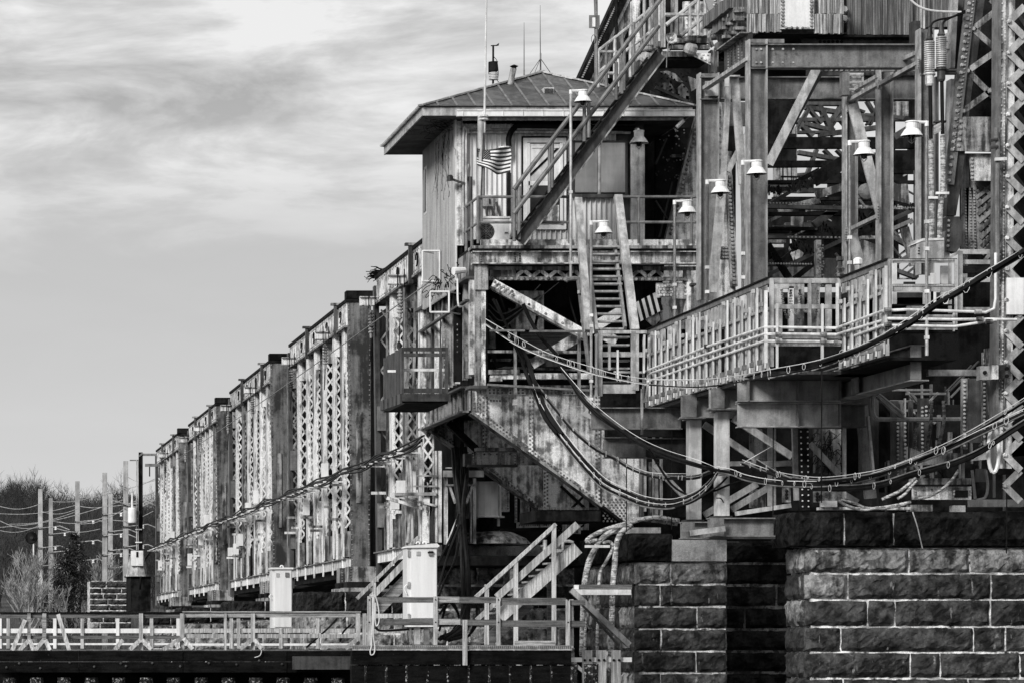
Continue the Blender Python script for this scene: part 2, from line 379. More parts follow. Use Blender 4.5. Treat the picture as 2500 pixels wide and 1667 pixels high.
def evergreen():
    rr = random.Random(9); Y = 203; o = P(150, 1500, Y); o.z = hgt(o.x, Y) - .2
    t = T('evergreen_tree', 'dark ragged evergreen tree between the concrete poles on the bank', 'tree', o)
    MB().tube([o, o + Vector((.1, 0, 3)), o + Vector((.9, 0, 6.6))], [.16, .12, .03], 6).build('trunk', 'bark', t)
    mb = MB()
    for k in range(150):
        f = rr.random() ** .8; c = o + Vector((.1 + f * .75, 0, .5 + f * 6.6)); a = rr.uniform(0, 6.28); L = (1 - f) ** .7 * 2.2 * rr.uniform(.5, 1.1) + .25
        d = Vector((math.cos(a), math.sin(a), rr.uniform(-.25, .35)))
        for j in range(42):
            s = rr.random(); q = c + d * L * s + Vector([rr.uniform(-.22, .22) for _ in range(3)]); e = Vector([rr.uniform(-1, 1) for _ in range(3)]).normalized() * .2
            w = e.orthogonal().normalized() * .045
            mb.quad(q - w, q + w, q + e)
    mb.build('crown', 'needle', t, recalc=False)
evergreen()
# ---------------------------------------------------------------- poles, wires on the far bank
def pole_line():
    spec = [(250, 362, 790, 213, 'concrete catenary pole leftmost on the bank, with small brackets'),
            (315, 420, 790, 232, 'shorter concrete pole close behind the leftmost catenary pole'),
            (480, 315, 700, 206, 'tall concrete pole rising behind the dark evergreen'),
            (650, 262, 920, 200, 'tall thick concrete pole third from the bridge end'),
            (685, 393, 830, 222, 'short concrete pole partly behind the thick one'),
            (780, 190, 900, 192, 'tallest concrete pole, nearest the bridge end')]
    tops = []
    for x, y0, y1, Y, lb in spec:
        a = cF(x, y1, Y); a.z = hgt(a.x, Y) - .3; b = cF(x, y0, Y); w = .32
        t = T('catenary_pole', lb, 'pole', a, 'concrete catenary poles on the bank')
        MB().hexa([(a.x - w * .55, Y - w / 2, a.z), (a.x + w * .55, Y - w / 2, a.z), (a.x + w * .55, Y + w / 2, a.z), (a.x - w * .55, Y + w / 2, a.z),
                   (b.x - w * .42, Y - w / 2, b.z), (b.x + w * .42, Y - w / 2, b.z), (b.x + w * .42, Y + w / 2, b.z), (b.x - w * .42, Y + w / 2, b.z)]).build('shaft', 'pole', t)
        for k, dz in enumerate((2.6, 3.9, 5.1)):
            MB().tube([b + Vector((-.1, -.2, -dz)), b + Vector((1.3, -.2, -dz + .15)), b + Vector((1.9, -.2, -dz - .1))], .035, 5).build('bracket_arm', 'galv', t)
            MB().lathe(b + Vector((1.0, -.2, -dz - .12)), [(.05, 0), (.09, .04), (.05, .1), (.09, .16), (.05, .22)], 8).build('insulator', 'white', t)
            MB().box(b.x - .18, b.x + .18, Y - .22, Y + .2, b.z - dz - .06, b.z - dz + .06).build('band', 'steeld', t)
        tops.append((b, Y))
    rows = [(0, 470, 250, 455), (0, 515, 480, 460), (0, 600, 650, 470), (320, 440, 650, 380), (320, 560, 640, 540), (480, 410, 780, 345), (500, 580, 780, 480),
            (0, 560, 240, 600), (250, 500, 480, 485), (660, 360, 960, 300), (690, 430, 950, 430), (780, 280, 960, 310), (700, 555, 950, 500), (0, 620, 240, 590),
            (650, 470, 960, 380), (330, 600, 620, 610), (790, 375, 960, 380), (60, 580, 480, 500), (500, 470, 760, 430), (780, 460, 960, 430)]
    for i, (x0, y0, x1, y1) in enumerate(rows):
        p, q = cF(x0, y0, 215 - x0 * .03), cF(x1, y1, 215 - x1 * .03)
        c = MB().tube([p.lerp(q, k / 8) - VZ * .25 * math.sin(math.pi * k / 8) for k in range(9)], .022, 4)
        c.build('overhead_wire', 'galv', label='thin overhead railway wire, ' + ('topmost at the left edge|second from the top at the left edge|third from the top at the left edge|from the short second pole up to the thick pole|low, from the second pole to the thick pole|from the pole behind the evergreen up to the tallest pole|slanting steeply across to the tallest pole|low, ending on the leftmost pole|between leftmost pole and the evergreen pole|rising from the thick pole to the bridge end|level, from the short pole to the bridge end|from the top of the tallest pole to the bridge|dipping under the transformer can|lowest at the left edge|steep, ending high at the bridge end|lowest, passing behind the evergreen|short and level beside the transformer can|long, crossing behind both left poles|short, ending halfway up the tallest pole|short, right of the tallest pole'.split('|')[i]), cat='wire', group='overhead wires over the far bank')
pole_line()
def far_pole():
    Y = 176; t = T('steel_pole', 'black steel pole carrying bracket arms at the far end of the bridge', 'pole', cF(873, 900, Y))
    rect(cF, 862, 886, 135, 900, Y, .3).build('shaft', 'black', t)
    for x0, y0, x1, y1, w in ((886, 150, 972, 150, 14), (862, 160, 886, 140, 10), (805, 185, 862, 185, 7), (900, 215, 990, 215, 18)): bars(t, 'bracket_arm', 'steel', cF, Y, [(x0, y0, x1, y1, w)])
    for x in (848, 858): MB().tube([cF(x, 180, Y - .1), cF(x, 740, Y - .1)], .03, 5).build('conduit', 'galv', t)
    for y in (610, 690): rect(cF, 840, 880, y, y + 6, Y - .2, .1).build('clamp', 'white', t)
    MB().tube([cF(928, 225, Y), cF(928, 285, Y)], .035, 5).build('hanger', 'black', t)
    o = cF(820, 573, Y - .5); t2 = T('transformer_can', 'white transformer can mounted on the black steel pole', 'transformer', o)
    h = cF.Z(478, Y) - cF.Z(573, Y); MB().lathe(o, [(.22, 0), (.235, .05), (.235, h - .1), (.21, h)], 16).build('tank', 'white', t2, smooth=False)
    MB().lathe(o + Vector((0, 0, h)), [(.05, 0), (.06, .3), (.03, .8)], 8).build('bushing', 'white', t2)
    rect(cF, 843, 865, 500, 520, Y - .3, .2).build('mounting_bracket', 'steel', t2)
    t3 = T('electrical_box', 'white electrical box at the foot of the black steel pole', 'electrical box', cF(850, 840, Y - .5))
    rect(cF, 815, 888, 745, 838, Y - .6, .5).build('body', 'white', t3); rect(cF, 862, 880, 755, 830, Y - .62, .02).build('door', 'white', t3); rect(cF, 845, 858, 752, 785, Y - .63, .02).build('nameplate', 'black', t3)
    MB().lathe(cF(850, 905, Y), [(.62, 0), (.55, .2), (.4, 1.1), (.3, 1.2)], 8).build('concrete_pedestal', 'concrete', t3)
    t4 = T('signal_light', 'round black railway signal on a short pole among the bare trees', 'signal', cF(205, 780, 205))
    MB().lathe(cF(195, 665, 205), [(.36, 0), (.4, .05), (.36, .1)], 14, (0, -1, 0)).build('disc', 'black', t4); MB().tube([cF(208, 690, 205), cF(208, 780, 205)], .05, 6).build('post', 'white', t4)
    MB().lathe(cF(195, 665, 204.8), [(.1, 0), (.1, .05)], 8, (0, -1, 0)).build('lens', 'flagm', t4)
far_pole()

# ---------------------------------------------------------------- masonry
def stone_mesh(w, h, d, rr, nx=None, nz=None, bulge=.05, round_left=0):
    nx = nx or max(4, int(w / .09)); nz = nz or 6; mb = MB(); sd1 = rr.uniform(0, 6)
    for j in range(nz + 1):
        for i in range(nx + 1):
            fx, fz = i / nx, j / nz; e = min(fx * w, (1 - fx) * w, fz * h, (1 - fz) * h)
            k = min(1, e / .05); y = -bulge * k * (.35 + .55 * rr.random() + .5 * (.5 + .5 * math.sin(i * .9 + j * .7 + sd1)))
            jx = 0 if i in (0, nx) else rr.uniform(-.02, .02); jz = 0 if j in (0, nz) else rr.uniform(-.03, .03)
            if round_left and fx * w < round_left: t = 1 - fx * w / round_left; y += round_left * (1 - math.sqrt(max(0, 1 - t * t)))
            mb.v.append(Vector((fx * w + jx + (rr.uniform(-.014, .014) if e == 0 else 0), y, fz * h + jz + (rr.uniform(-.014, .014) if e == 0 else 0))))
    for j in range(nz):
        for i in range(nx):
            a = j * (nx + 1) + i; mb.f.append([a, a + 1, a + nx + 2, a + nx + 1])
    n = len(mb.v); mb.v += [Vector(c) for c in ((0, d, 0), (w, d, 0), (w, d, h), (0, d, h))]
    c = (0, nx, nz * (nx + 1) + nx, nz * (nx + 1))
    mb.f.append([n, n + 1] + [i for i in range(nx, -1, -1)])                 # bottom
    mb.f.append([n + 2, n + 3] + [nz * (nx + 1) + i for i in range(nx + 1)])
    mb.f.append([n + 3, n] + [j * (nx + 1) for j in range(nz + 1)])
    mb.f.append([n + 1, n + 2] + [j * (nx + 1) + nx for j in range(nz, -1, -1)])
    return mb
def place_stone(mb, parent, org, m, side=False, name='stone'):
    if side: mb.v = [Vector((v.y, -v.x, v.z)) for v in mb.v]; mb.f = mb.f        # face turned to -X: local x runs toward -Y
    mb.v = [v + org for v in mb.v]
    return mb.build(name, m, parent, recalc=False)
def pier(label, X0, X1, Y0, Y1, courses, joints=None, cop=None, mats=('stone',), seed=1, gap=.035, side=True, mort='mortar', rl=0., name='stone_pier', sw=(.7, 1.9)):
    """courses: list of z levels from the top down; joints: per course list of X positions"""
    rr = random.Random(seed); t = T(name, label, 'pier', Vector((X0, Y0, courses[-1])))
    MB().box(X0 + .1, X1 - .02, Y0 + .018, Y1, courses[-1], courses[0] - .02).build('mortar_core', mort, t)
    for k in range(len(courses) - 1):
        z1, z0 = courses[k], courses[k + 1]; js = joints[k] if joints and k < len(joints) and joints[k] else None
        if not js:
            js = []; x = X0 + rr.uniform(.4, 1.3)
            while x < X1 - .4: js.append(x); x += rr.uniform(*sw)
        xs = [X0] + list(js) + [X1]; m = mats[k] if k < len(mats) else mats[-1]
        for i in range(len(xs) - 1):
            g0 = 0 if i == 0 else gap / 2; g1 = 0 if i == len(xs) - 2 else gap / 2; w = xs[i + 1] - xs[i] - g0 - g1
            mm = m if rr.random() < .96 else ('stonel' if m == 'stone' else m)
            mb = stone_mesh(w, z1 - z0 - gap * 1.35, .25, rr, bulge=.07 if k else .09, round_left=(rl if i == 0 else 0))
            place_stone(mb, t, Vector((xs[i] + g0, Y0, z0 + gap / 2)), mm)
        if side:
            y = Y1; L = Y1 - Y0 - .02; n = max(1, round(L / 1.3)); cuts = sorted([rr.uniform(.3, L - .3) for _ in range(n - 1)]) if L > 1.2 else []
            ys = [0] + cuts + [L - .12]
            for i in range(len(ys) - 1):
                mb = stone_mesh(ys[i + 1] - ys[i] - gap, z1 - z0 - gap, .2, rr, bulge=.06)
                place_stone(mb, t, Vector((X0, Y1 - ys[i] - gap / 2, z0 + gap / 2)), 'stonel' if rl > .1 and rr.random() < .4 else m, side=True)
    if cop:
        (cx0, cx1, cy0, zc0, zc1, cj, cm) = cop; xs = [cx0] + list(cj) + [cx1]
        MB().box(cx0 + .12, cx1, cy0 + .03, Y1 + .1, zc0 + .02, zc1 - .03).build('coping_core', mort, t)
        for i in range(len(xs) - 1):
            w = xs[i + 1] - xs[i] - gap; mb = stone_mesh(w, zc1 - zc0 - .02, .3, rr, bulge=.09, round_left=(.16 if i == 0 else 0))
            place_stone(mb, t, Vector((xs[i] + gap / 2, cy0, zc0 + .01)), cm, name='coping_stone')
        if side:
            mb = stone_mesh(Y1 - cy0 - .1, zc1 - zc0 - .02, .3, rr, bulge=.07); place_stone(mb, t, Vector((cx0, Y1 + .02, zc0 + .01)), cm, side=True, name='coping_stone')
    return t
def build_piers():
    d = T('dark_backdrop', 'black backdrop standing in for the darkness behind piers and trestle', 'girder', Vector((24, 94, -3.3)))
    MB().box(14.4, 40, 94, 94.4, -3.3, 10.0).build('web_plate', 'black', d)  # large black sheet added as background darkness, also hides the sky
    MB().box(14.4, 40, 93.3, 94, 9.9, 10.05).build('flange', 'steeld', d)
    Y = 66.0; Z = lambda y: cH.Z(y, Y); X = lambda x: cH.X(x, Y)
    cs = [Z(v) for v in (395, 530, 668, 808, 942, 1078, 1215, 1350)]
    js = [[X(a) for a in l] for l in ([1752, 2068], [1432, 2180], [1535, 1678, 2175], [1395, 2088, 2255], [1758, 1915, 2330], [1410, 2060], [1700, 2200])]
    pier('big dark stone pier at the right with pale lime joints under a black coping', X(1215), X(2700), Y, 67.5, cs, js,
         (X(1140), X(2700), Y - .12, Z(395) + .02, Z(212), [X(1405), X(1662)], 'stonek'), ('stonel', 'stone', 'stone', 'stone', 'stone', 'stone'), 5, gap=.038, rl=.12)
    Y2 = 79.0; Z = lambda y: cH.Z(y, Y2); X = lambda x: cH.X(x, Y2)
    cs = [Z(v) for v in (470, 588, 704, 820, 936, 1050, 1170, 1290)]
    js = [[X(a) for a in l] for l in ([508], [452], [645], [458], [640], [455], [640])]
    t = pier('middle stone pier with rounded corner blocks beside the wrapped cables', X(325), X(800), Y2, 84.6, cs, js,
         (X(280), X(512), Y2 - .1, Z(470) + .02, Z(325), [], 'stonek'), ('stonel', 'stone', 'stone', 'stone', 'stone'), 8, gap=.04, rl=.12)
    MB().box(X(802), X(834), Y2 + 3.0, Y2 + 5.6, cs[-1], Z(356)).build('shade_slab', 'black', t)  # black slab painted in as the shade of the gap
    rect(cH, 514, 800, 356, 468, Y2 - .1, 3).build('concrete_cap', 'concrete', t)
    rect(cH, 300, 456, 292, 322, Y2, .6).build('bearing_block', 'concrete', t)
    Y3 = 85.0; Z = lambda y: cH.Z(y, Y3); X = lambda x: cH.X(x, Y3)
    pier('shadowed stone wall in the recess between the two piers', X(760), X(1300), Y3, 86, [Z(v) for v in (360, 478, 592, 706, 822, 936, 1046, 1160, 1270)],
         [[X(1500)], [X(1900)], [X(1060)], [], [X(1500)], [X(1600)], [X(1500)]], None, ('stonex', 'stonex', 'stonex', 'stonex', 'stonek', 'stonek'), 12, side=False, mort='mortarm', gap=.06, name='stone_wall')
    Y4 = 88.0; Z = lambda y: cE.Z(y, Y4); X = lambda x: cE.X(x, Y4)
    t = pier('stone pier under the control house behind the timber stairs', X(340), X(1125), Y4, 93, [Z(v) for v in (1075, 1182, 1312, 1412, 1515, 1620, 1720)],
         None, None, ('stonel', 'stone', 'stonel'), 15, gap=.05, side=True, rl=.1)
    rect(cE, 370, 1112, 962, 1073, Y4 - .15, 4.5).build('concrete_cap', 'concrete', t)
    # piers under the approach spans
    for k, yf in enumerate((97.2, 119.5, 141.5, 163.5)):
        lb = ('first', 'second', 'third', 'fourth')[k]
        zt = 1.5
        t = pier(f'low stone pier under the truss spans, {lb} from the control house', 11.75, 20, yf, yf + 3.2, [zt - .68, zt - 1.25, zt - 1.85, zt - 2.45, -2.0, -3.3], None,
                 (11.65, 20, yf - .1, zt - .66, zt, [12.9, 14.3, 16.0], 'stonek'), ('stonel', 'stonel', 'stone'), 20 + k, gap=.05, side=True, sw=(.8, 1.7))
        for j, yy in enumerate((yf + .2, yf + 2.2)):
            b = T('bridge_bearing', f'pale riveted bearing block, {"nearer" if j == 0 else "farther"} of two on the {lb} low pier', 'bearing', Vector((13.4, yy, zt)), 'bearings under the truss spans')
            MB().box(13.05, 13.95, yy, yy + .8, zt + .3, 2.26).build('block', 'plated', b)
            MB().box(12.9, 14.1, yy - .1, yy + .9, zt, zt + .12).build('base_plate', 'plated', b); MB().box(13.0, 14.0, yy, yy + .8, zt + .12, zt + .3).build('rocker', 'black', b)
            r_ = MB()
            for xx in (13.12, 13.88): r_.rivets((xx, yy, zt + .32), (xx, yy, 2.24), 5, r=.03)
            r_.build('rivets', 'plated', b, kind='stuff')
    Yb = 186; pier('pale stone abutment at the far end of the bridge', cF.X(560, Yb), cF.X(812, Yb), Yb, Yb + 5, [cF.Z(v, Yb) for v in (930, 975, 1010, 1045, 1080, 1115, 1150, 1190, 1230)], None, None, ('stone',), 33, gap=.06, side=False, name='stone_abutment')
    t = T('end_block', 'black concrete block beside the far abutment below the white electrical box', 'block', cF(870, 1115, 181))
    rect(cF, 812, 935, 905, 1120, 180.5, 4).build('body', 'black', t); rect(cF, 800, 940, 893, 905, 180.3, 4).build('cap', 'steeld', t)
build_piers()
# ---------------------------------------------------------------- approach truss spans
X0 = 13.4
def laced_post(root, y, w=.36, dep=.42, z0=2.65, z1=9.8, m='truss', lean=0):
    x = X0
    MB().box(x, x + .10, y, y + .03, z0, z1).build('post_flange', m, root)
    MB().box(x, x + .03, y + .03, y + dep, z0, z1).build('post_side', m, root)
    MB().box(x + w - .05, x + w, y, y + .03, z0, z1).build('post_flange', m, root)
    L = MB(); lacing(L, x + .06, x + w - .02, y - .012, z0 + .9, z1 - .7, .40, .055, .012, dbl=True)
    L.build('lacing', m, root, kind='stuff')
    MB().box(x + .02, x + w - .01, y - .02, y - .004, z1 - .7, z1).build('batten_plate', m, root)
    MB().box(x + .02, x + w - .01, y - .02, y - .004, z0, z0 + .8).build('batten_plate', 'trussd', root)
def span(k, yn, yf, label, near_post=True):
    rr = random.Random(100 + k)
    t = T('truss_span', label, 'bridge span', Vector((X0, (yn + yf) / 2, 2.3)), 'riveted truss spans of the approach bridge')
    # top chord
    MB().box(X0 - .02, X0 + .5, yn, yf, 9.80, 10.5).build('top_chord', 'plate', t)
    MB().box(X0 - .06, X0 + .6, yn - .1, yf + .1, 10.503, 10.60).build('chord_cover', 'black', t)
    MB().box(X0 - .08, X0 + .6, yn, yf, 9.74, 9.80).build('chord_flange', 'trussd', t)
    rv = MB()
    for z in (10.42, 9.9):
        n = int((yf - yn) / .3)
        for i in range(n): rv.rivet((X0 - .02, yn + .3 * i + .1, z), (-1, 0, 0), .03)
    rv.build('rivets', 'trussd', t, kind='stuff')
    for i in range(max(1, int((yf - yn) / 3.4))):
        y = yn + 1.2 + i * 3.4
        MB().tube([Vector((X0 - .06, y + .18 * math.cos(a * .7), 10.15 + .18 * math.sin(a * .7))) for a in range(8)], .022, 4).build('lifting_loop', 'black', t)
    # bottom chord and its hangers
    MB().box(X0 - .02, X0 + .12, yn, yf, 2.27, 2.55).build('bottom_chord', 'truss', t)
    MB().box(X0 - .1, X0 + .3, yn, yf, 2.553, 2.59).build('walk_edge', 'trussd', t)
    for i in range(int((yf - yn) / 2.4)):
        y = yn + .6 + 2.4 * i
        MB().box(X0 - .08, X0 - .03, y, y + .06, 2.12, 2.62).build('hanger', 'truss', t)
    MB().box(X0 + .9, X0 + 1.0, yn, yf + 6.2, 2.0, 10.1).build('shade_sheet', 'black', t)  # black sheet added for the dark interior, where sky would show through
    MB().box(X0 + .15, X0 + 4.5, yn, yf, 2.0, 2.25).build('deck', 'black', t)
    # laced posts
    n = 6 if yf - yn > 12 else 3
    ys = [yn + .9 + (yf - yn - 1.2) * (i / n) for i in range(n)]
    for y in ys: laced_post(t, y + rr.uniform(-.15, .15), m='truss' if rr.random() < .8 else 'trussd')
    if k > 1:
        laced_post(t, yf + .7, z0=2.0, m='trussd')
    for i, y in enumerate(ys):
        # eyebars and slender diagonals between the posts
        for q in range(5):
            ya = y + rr.uniform(.5, 1.9); yb = ya + rr.uniform(-.9, .9)
            MB().bar((X0 + rr.uniform(.1, .5), ya, 2.6), (X0 + rr.uniform(.1, .5), yb, 9.8), .05 + .05 * rr.random(), .05, VY).build('diagonal', rr.choice(['trussd', 'black', 'plated', 'truss']), t)
        # short members and boxes in the lower panel
        for q in range(9):
            ya = y + rr.uniform(.1, 2.6); h = rr.uniform(.7, 2.6); xx = X0 + rr.uniform(-.02, .45)
            MB().box(xx, xx + rr.uniform(.05, .12), ya, ya + rr.uniform(.05, .2), 2.6, 2.6 + h).build('stub_post', rr.choice(['truss', 'trussd', 'plated', 'black']), t)
        for q in range(2):
            ya = y + rr.uniform(.4, 2.4); z = rr.uniform(3.6, 5.4)
            if rr.random() < .35: MB().box(X0 - .18, X0 + .02, ya, ya + .35, z, z + rr.uniform(.3, .6)).build('junction_box', 'white', t)
            MB().box(X0 - .25, X0 + .6, ya, ya + .12, z - .12, z - .04).build('cross_tie', rr.choice(['truss', 'trussd']), t)
        # catwalk brackets under the cable bundle
        MB().box(X0 - .6, X0 + .05, y + .2, y + .26, 4.99, 5.03).build('cable_bracket', 'truss', t)
        MB().box(X0 - .6, X0 + .05, y + 1.7, y + 1.76, 4.99, 5.03).build('cable_bracket', 'truss', t)
    for i in range(max(1, int((yf - yn) / 7))):
        y = yn + 2 + i * 7.5
        MB().box(X0 - .14, X0 - .02, y, y + .16, 9.6, 10.62).build('strap', 'steeld', t)
        MB().box(X0 - .24, X0 + .2, y - .04, y + .16, 10.62, 10.69).build('strap_cap', 'trussd', t)
    if near_post:   # solid end post that closes the near end, tapering downward
        e = MB(); e.hexa([(X0 + .12, yn - .06, 1.9), (X0 + .70, yn - .06, 1.9), (X0 + .72, yn + .25, 1.9), (X0 + .2, yn + .25, 1.9),
                          (X0, yn - .06, 10.6), (X0 + .74, yn - .06, 10.6), (X0 + .76, yn + .25, 10.6), (X0, yn + .25, 10.6)])
        e.build('end_post', 'endplate', t)
        MB().box(X0 - .03, X0 + .8, yn - .1, yn + .4, 10.62, 10.86).build('end_cap', 'black', t)
        r_ = MB(); r_.rivets((X0 + .16, yn - .06, 2), (X0 + .04, yn - .06, 10.5), 55, r=.026); r_.rivets((X0 + .67, yn - .06, 2), (X0 + .70, yn - .06, 10.5), 55, r=.026)
        r_.build('rivets', 'trussd', t, kind='stuff')
        e = MB(); e.bar((X0 + .35, yn - .1, 4.3), (X0 + .35, yn - .1, 7.1), .16, .02); e.build('patch_plate', 'plated', t)
    # far end post of this span: inclined dark riveted strip with laced face
    L = MB(); L.bar((X0 + .05, yf - .1, 1.9), (X0 - .02, yf + .1, 10.3), .14, .3); L.build('far_end_post', 'steeld', t)
    L = MB(); lacing(L, X0 + .1, X0 + .42, yf - .1, 2.6, 9.6, .45, .05); L.build('lacing', 'trussd', t, kind='stuff')
    for z in (6.1, 3.3): MB().box(X0 - .02, X0 + .42, yf - .3, yf - .18, z, z + .7).build('batten_plate', 'steel', t)
    return t
span(1, 84.9, 93.9, 'nearest riveted truss span, running into the control house with the nest on its corner', near_post=False)
span(2, 100.4, 115.6, 'second truss span, with the big streaked end post just left of the caged platform')
span(3, 122.2, 137.4, 'third truss span, behind the end post with the dark square patch')
span(4, 144.2, 158.2, 'fourth truss span, short in view with a plain dark end post')
span(5, 164.9, 179.4, 'farthest truss span, ending beside the black steel pole')
def arms():
    for k, Yk in enumerate((88.2, 93.8, 104.3, 113.7, 126.8, 136.6, 149.7, 158.2, 171)):
        o = Vector((X0 - .52, Yk, 9.7))
        lb = ['first', 'second', 'third', 'fourth', 'fifth', 'sixth', 'seventh', 'eighth', 'ninth'][k] + ' channel arm with coil insulator on the bridge top, counted from the house'
        t = T('cross_arm', lb, 'cross arm', o, 'channel arms along the bridge top')
        MB().box(o.x, o.x + 1.1, Yk, Yk + .04, 9.70, 9.98).build('channel_web', 'truss', t)
        MB().box(o.x, o.x + 1.1, Yk - .08, Yk - .003, 9.95, 9.98).build('channel_flange', 'galv', t); MB().box(o.x, o.x + 1.1, Yk - .08, Yk - .003, 9.70, 9.73).build('channel_flange', 'plated', t)
        for x in (.24, .42): MB().box(o.x + x, o.x + x + .03, Yk - .11, Yk - .085, 9.62, 10.12).build('u_bolt', 'black', t)
        pr = [(.05, -.1)]
        for i in range(7): z = -.16 - i * .09; pr += [(.05, z), (.085, z - .02), (.085, z - .05), (.05, z - .07)]
        pr.append((.04, -.9)); MB().lathe(o + Vector((.33, -.05, -.02)), pr, 10).build('coil_insulator', 'plated', t)
        MB().tube([o + Vector((.33, -.05, -.9)), o + Vector((.30, -.05, -1.6))], .02, 4).build('hanger_wire', 'black', t)
arms()
def nest():
    rr = random.Random(2); o = cG(1405, 290, 94.2); mb = MB()
    for i in range(170):
        a = rr.uniform(0, 6.28); c = o + Vector((rr.gauss(0, .13), rr.gauss(0, .2), rr.gauss(-.02, .06)))
        d = Vector((math.cos(a), math.sin(a), rr.uniform(-.25, .3))) * rr.uniform(.08, .26)
        mb.tube([c - d, c + d * .3 + VZ * .03, c + d], .014, 3, caps=False)
    for k in range(3): mb.tube([o + Vector((-.1, 0, -.05)), o + Vector((-.3 - .05 * k, 0, -.08 - .04 * k)), o + Vector((-.42 - .05 * k, 0, -.24 + .09 * k))], .01, 3)
    mb.build('bird_nest', 'black', label='ragged stick nest perched on the top corner of the nearest truss span', cat='nest')
nest()
def bundle():
    t = T('cable_bundle', 'sagging bundle of black cables clipped along the side of the truss spans', 'cables', Vector((12.9, 130, 4.9)))
    rr = random.Random(4)
    for c in range(6):
        pts = []; ph = rr.uniform(0, 6)
        for i in range(70):
            y = 83 + i * (178 - 83) / 69; s = abs(math.sin((y - 83) * .42))
            pts.append(Vector((12.92 + .035 * math.sin(y * .6 + ph) + .02 * c, y, 5.05 + .035 * math.sin(y * .7 + ph * 2) - .10 * s + .045 * c)))
        MB().tube(pts, .027, 5).build('cable', 'cable', t)
    MB().tube(spline([(12.9, 178, 4.9), (12.6, 179.5, 4.2), (12.5, 180, 2.9)]), .06, 5).build('cable', 'cable', t)
    g = [Vector((13.15, 82.8 + i * 10, (.698 if i < 1 else .697) * 13.15 - .08 * math.sin(i * .4))) for i in range(9)]
    MB().tube(g, .016, 4).build('guy_wire', 'steel', label='long thin steel wire slanting down across the truss spans from the control house', cat='wire')
bundle()

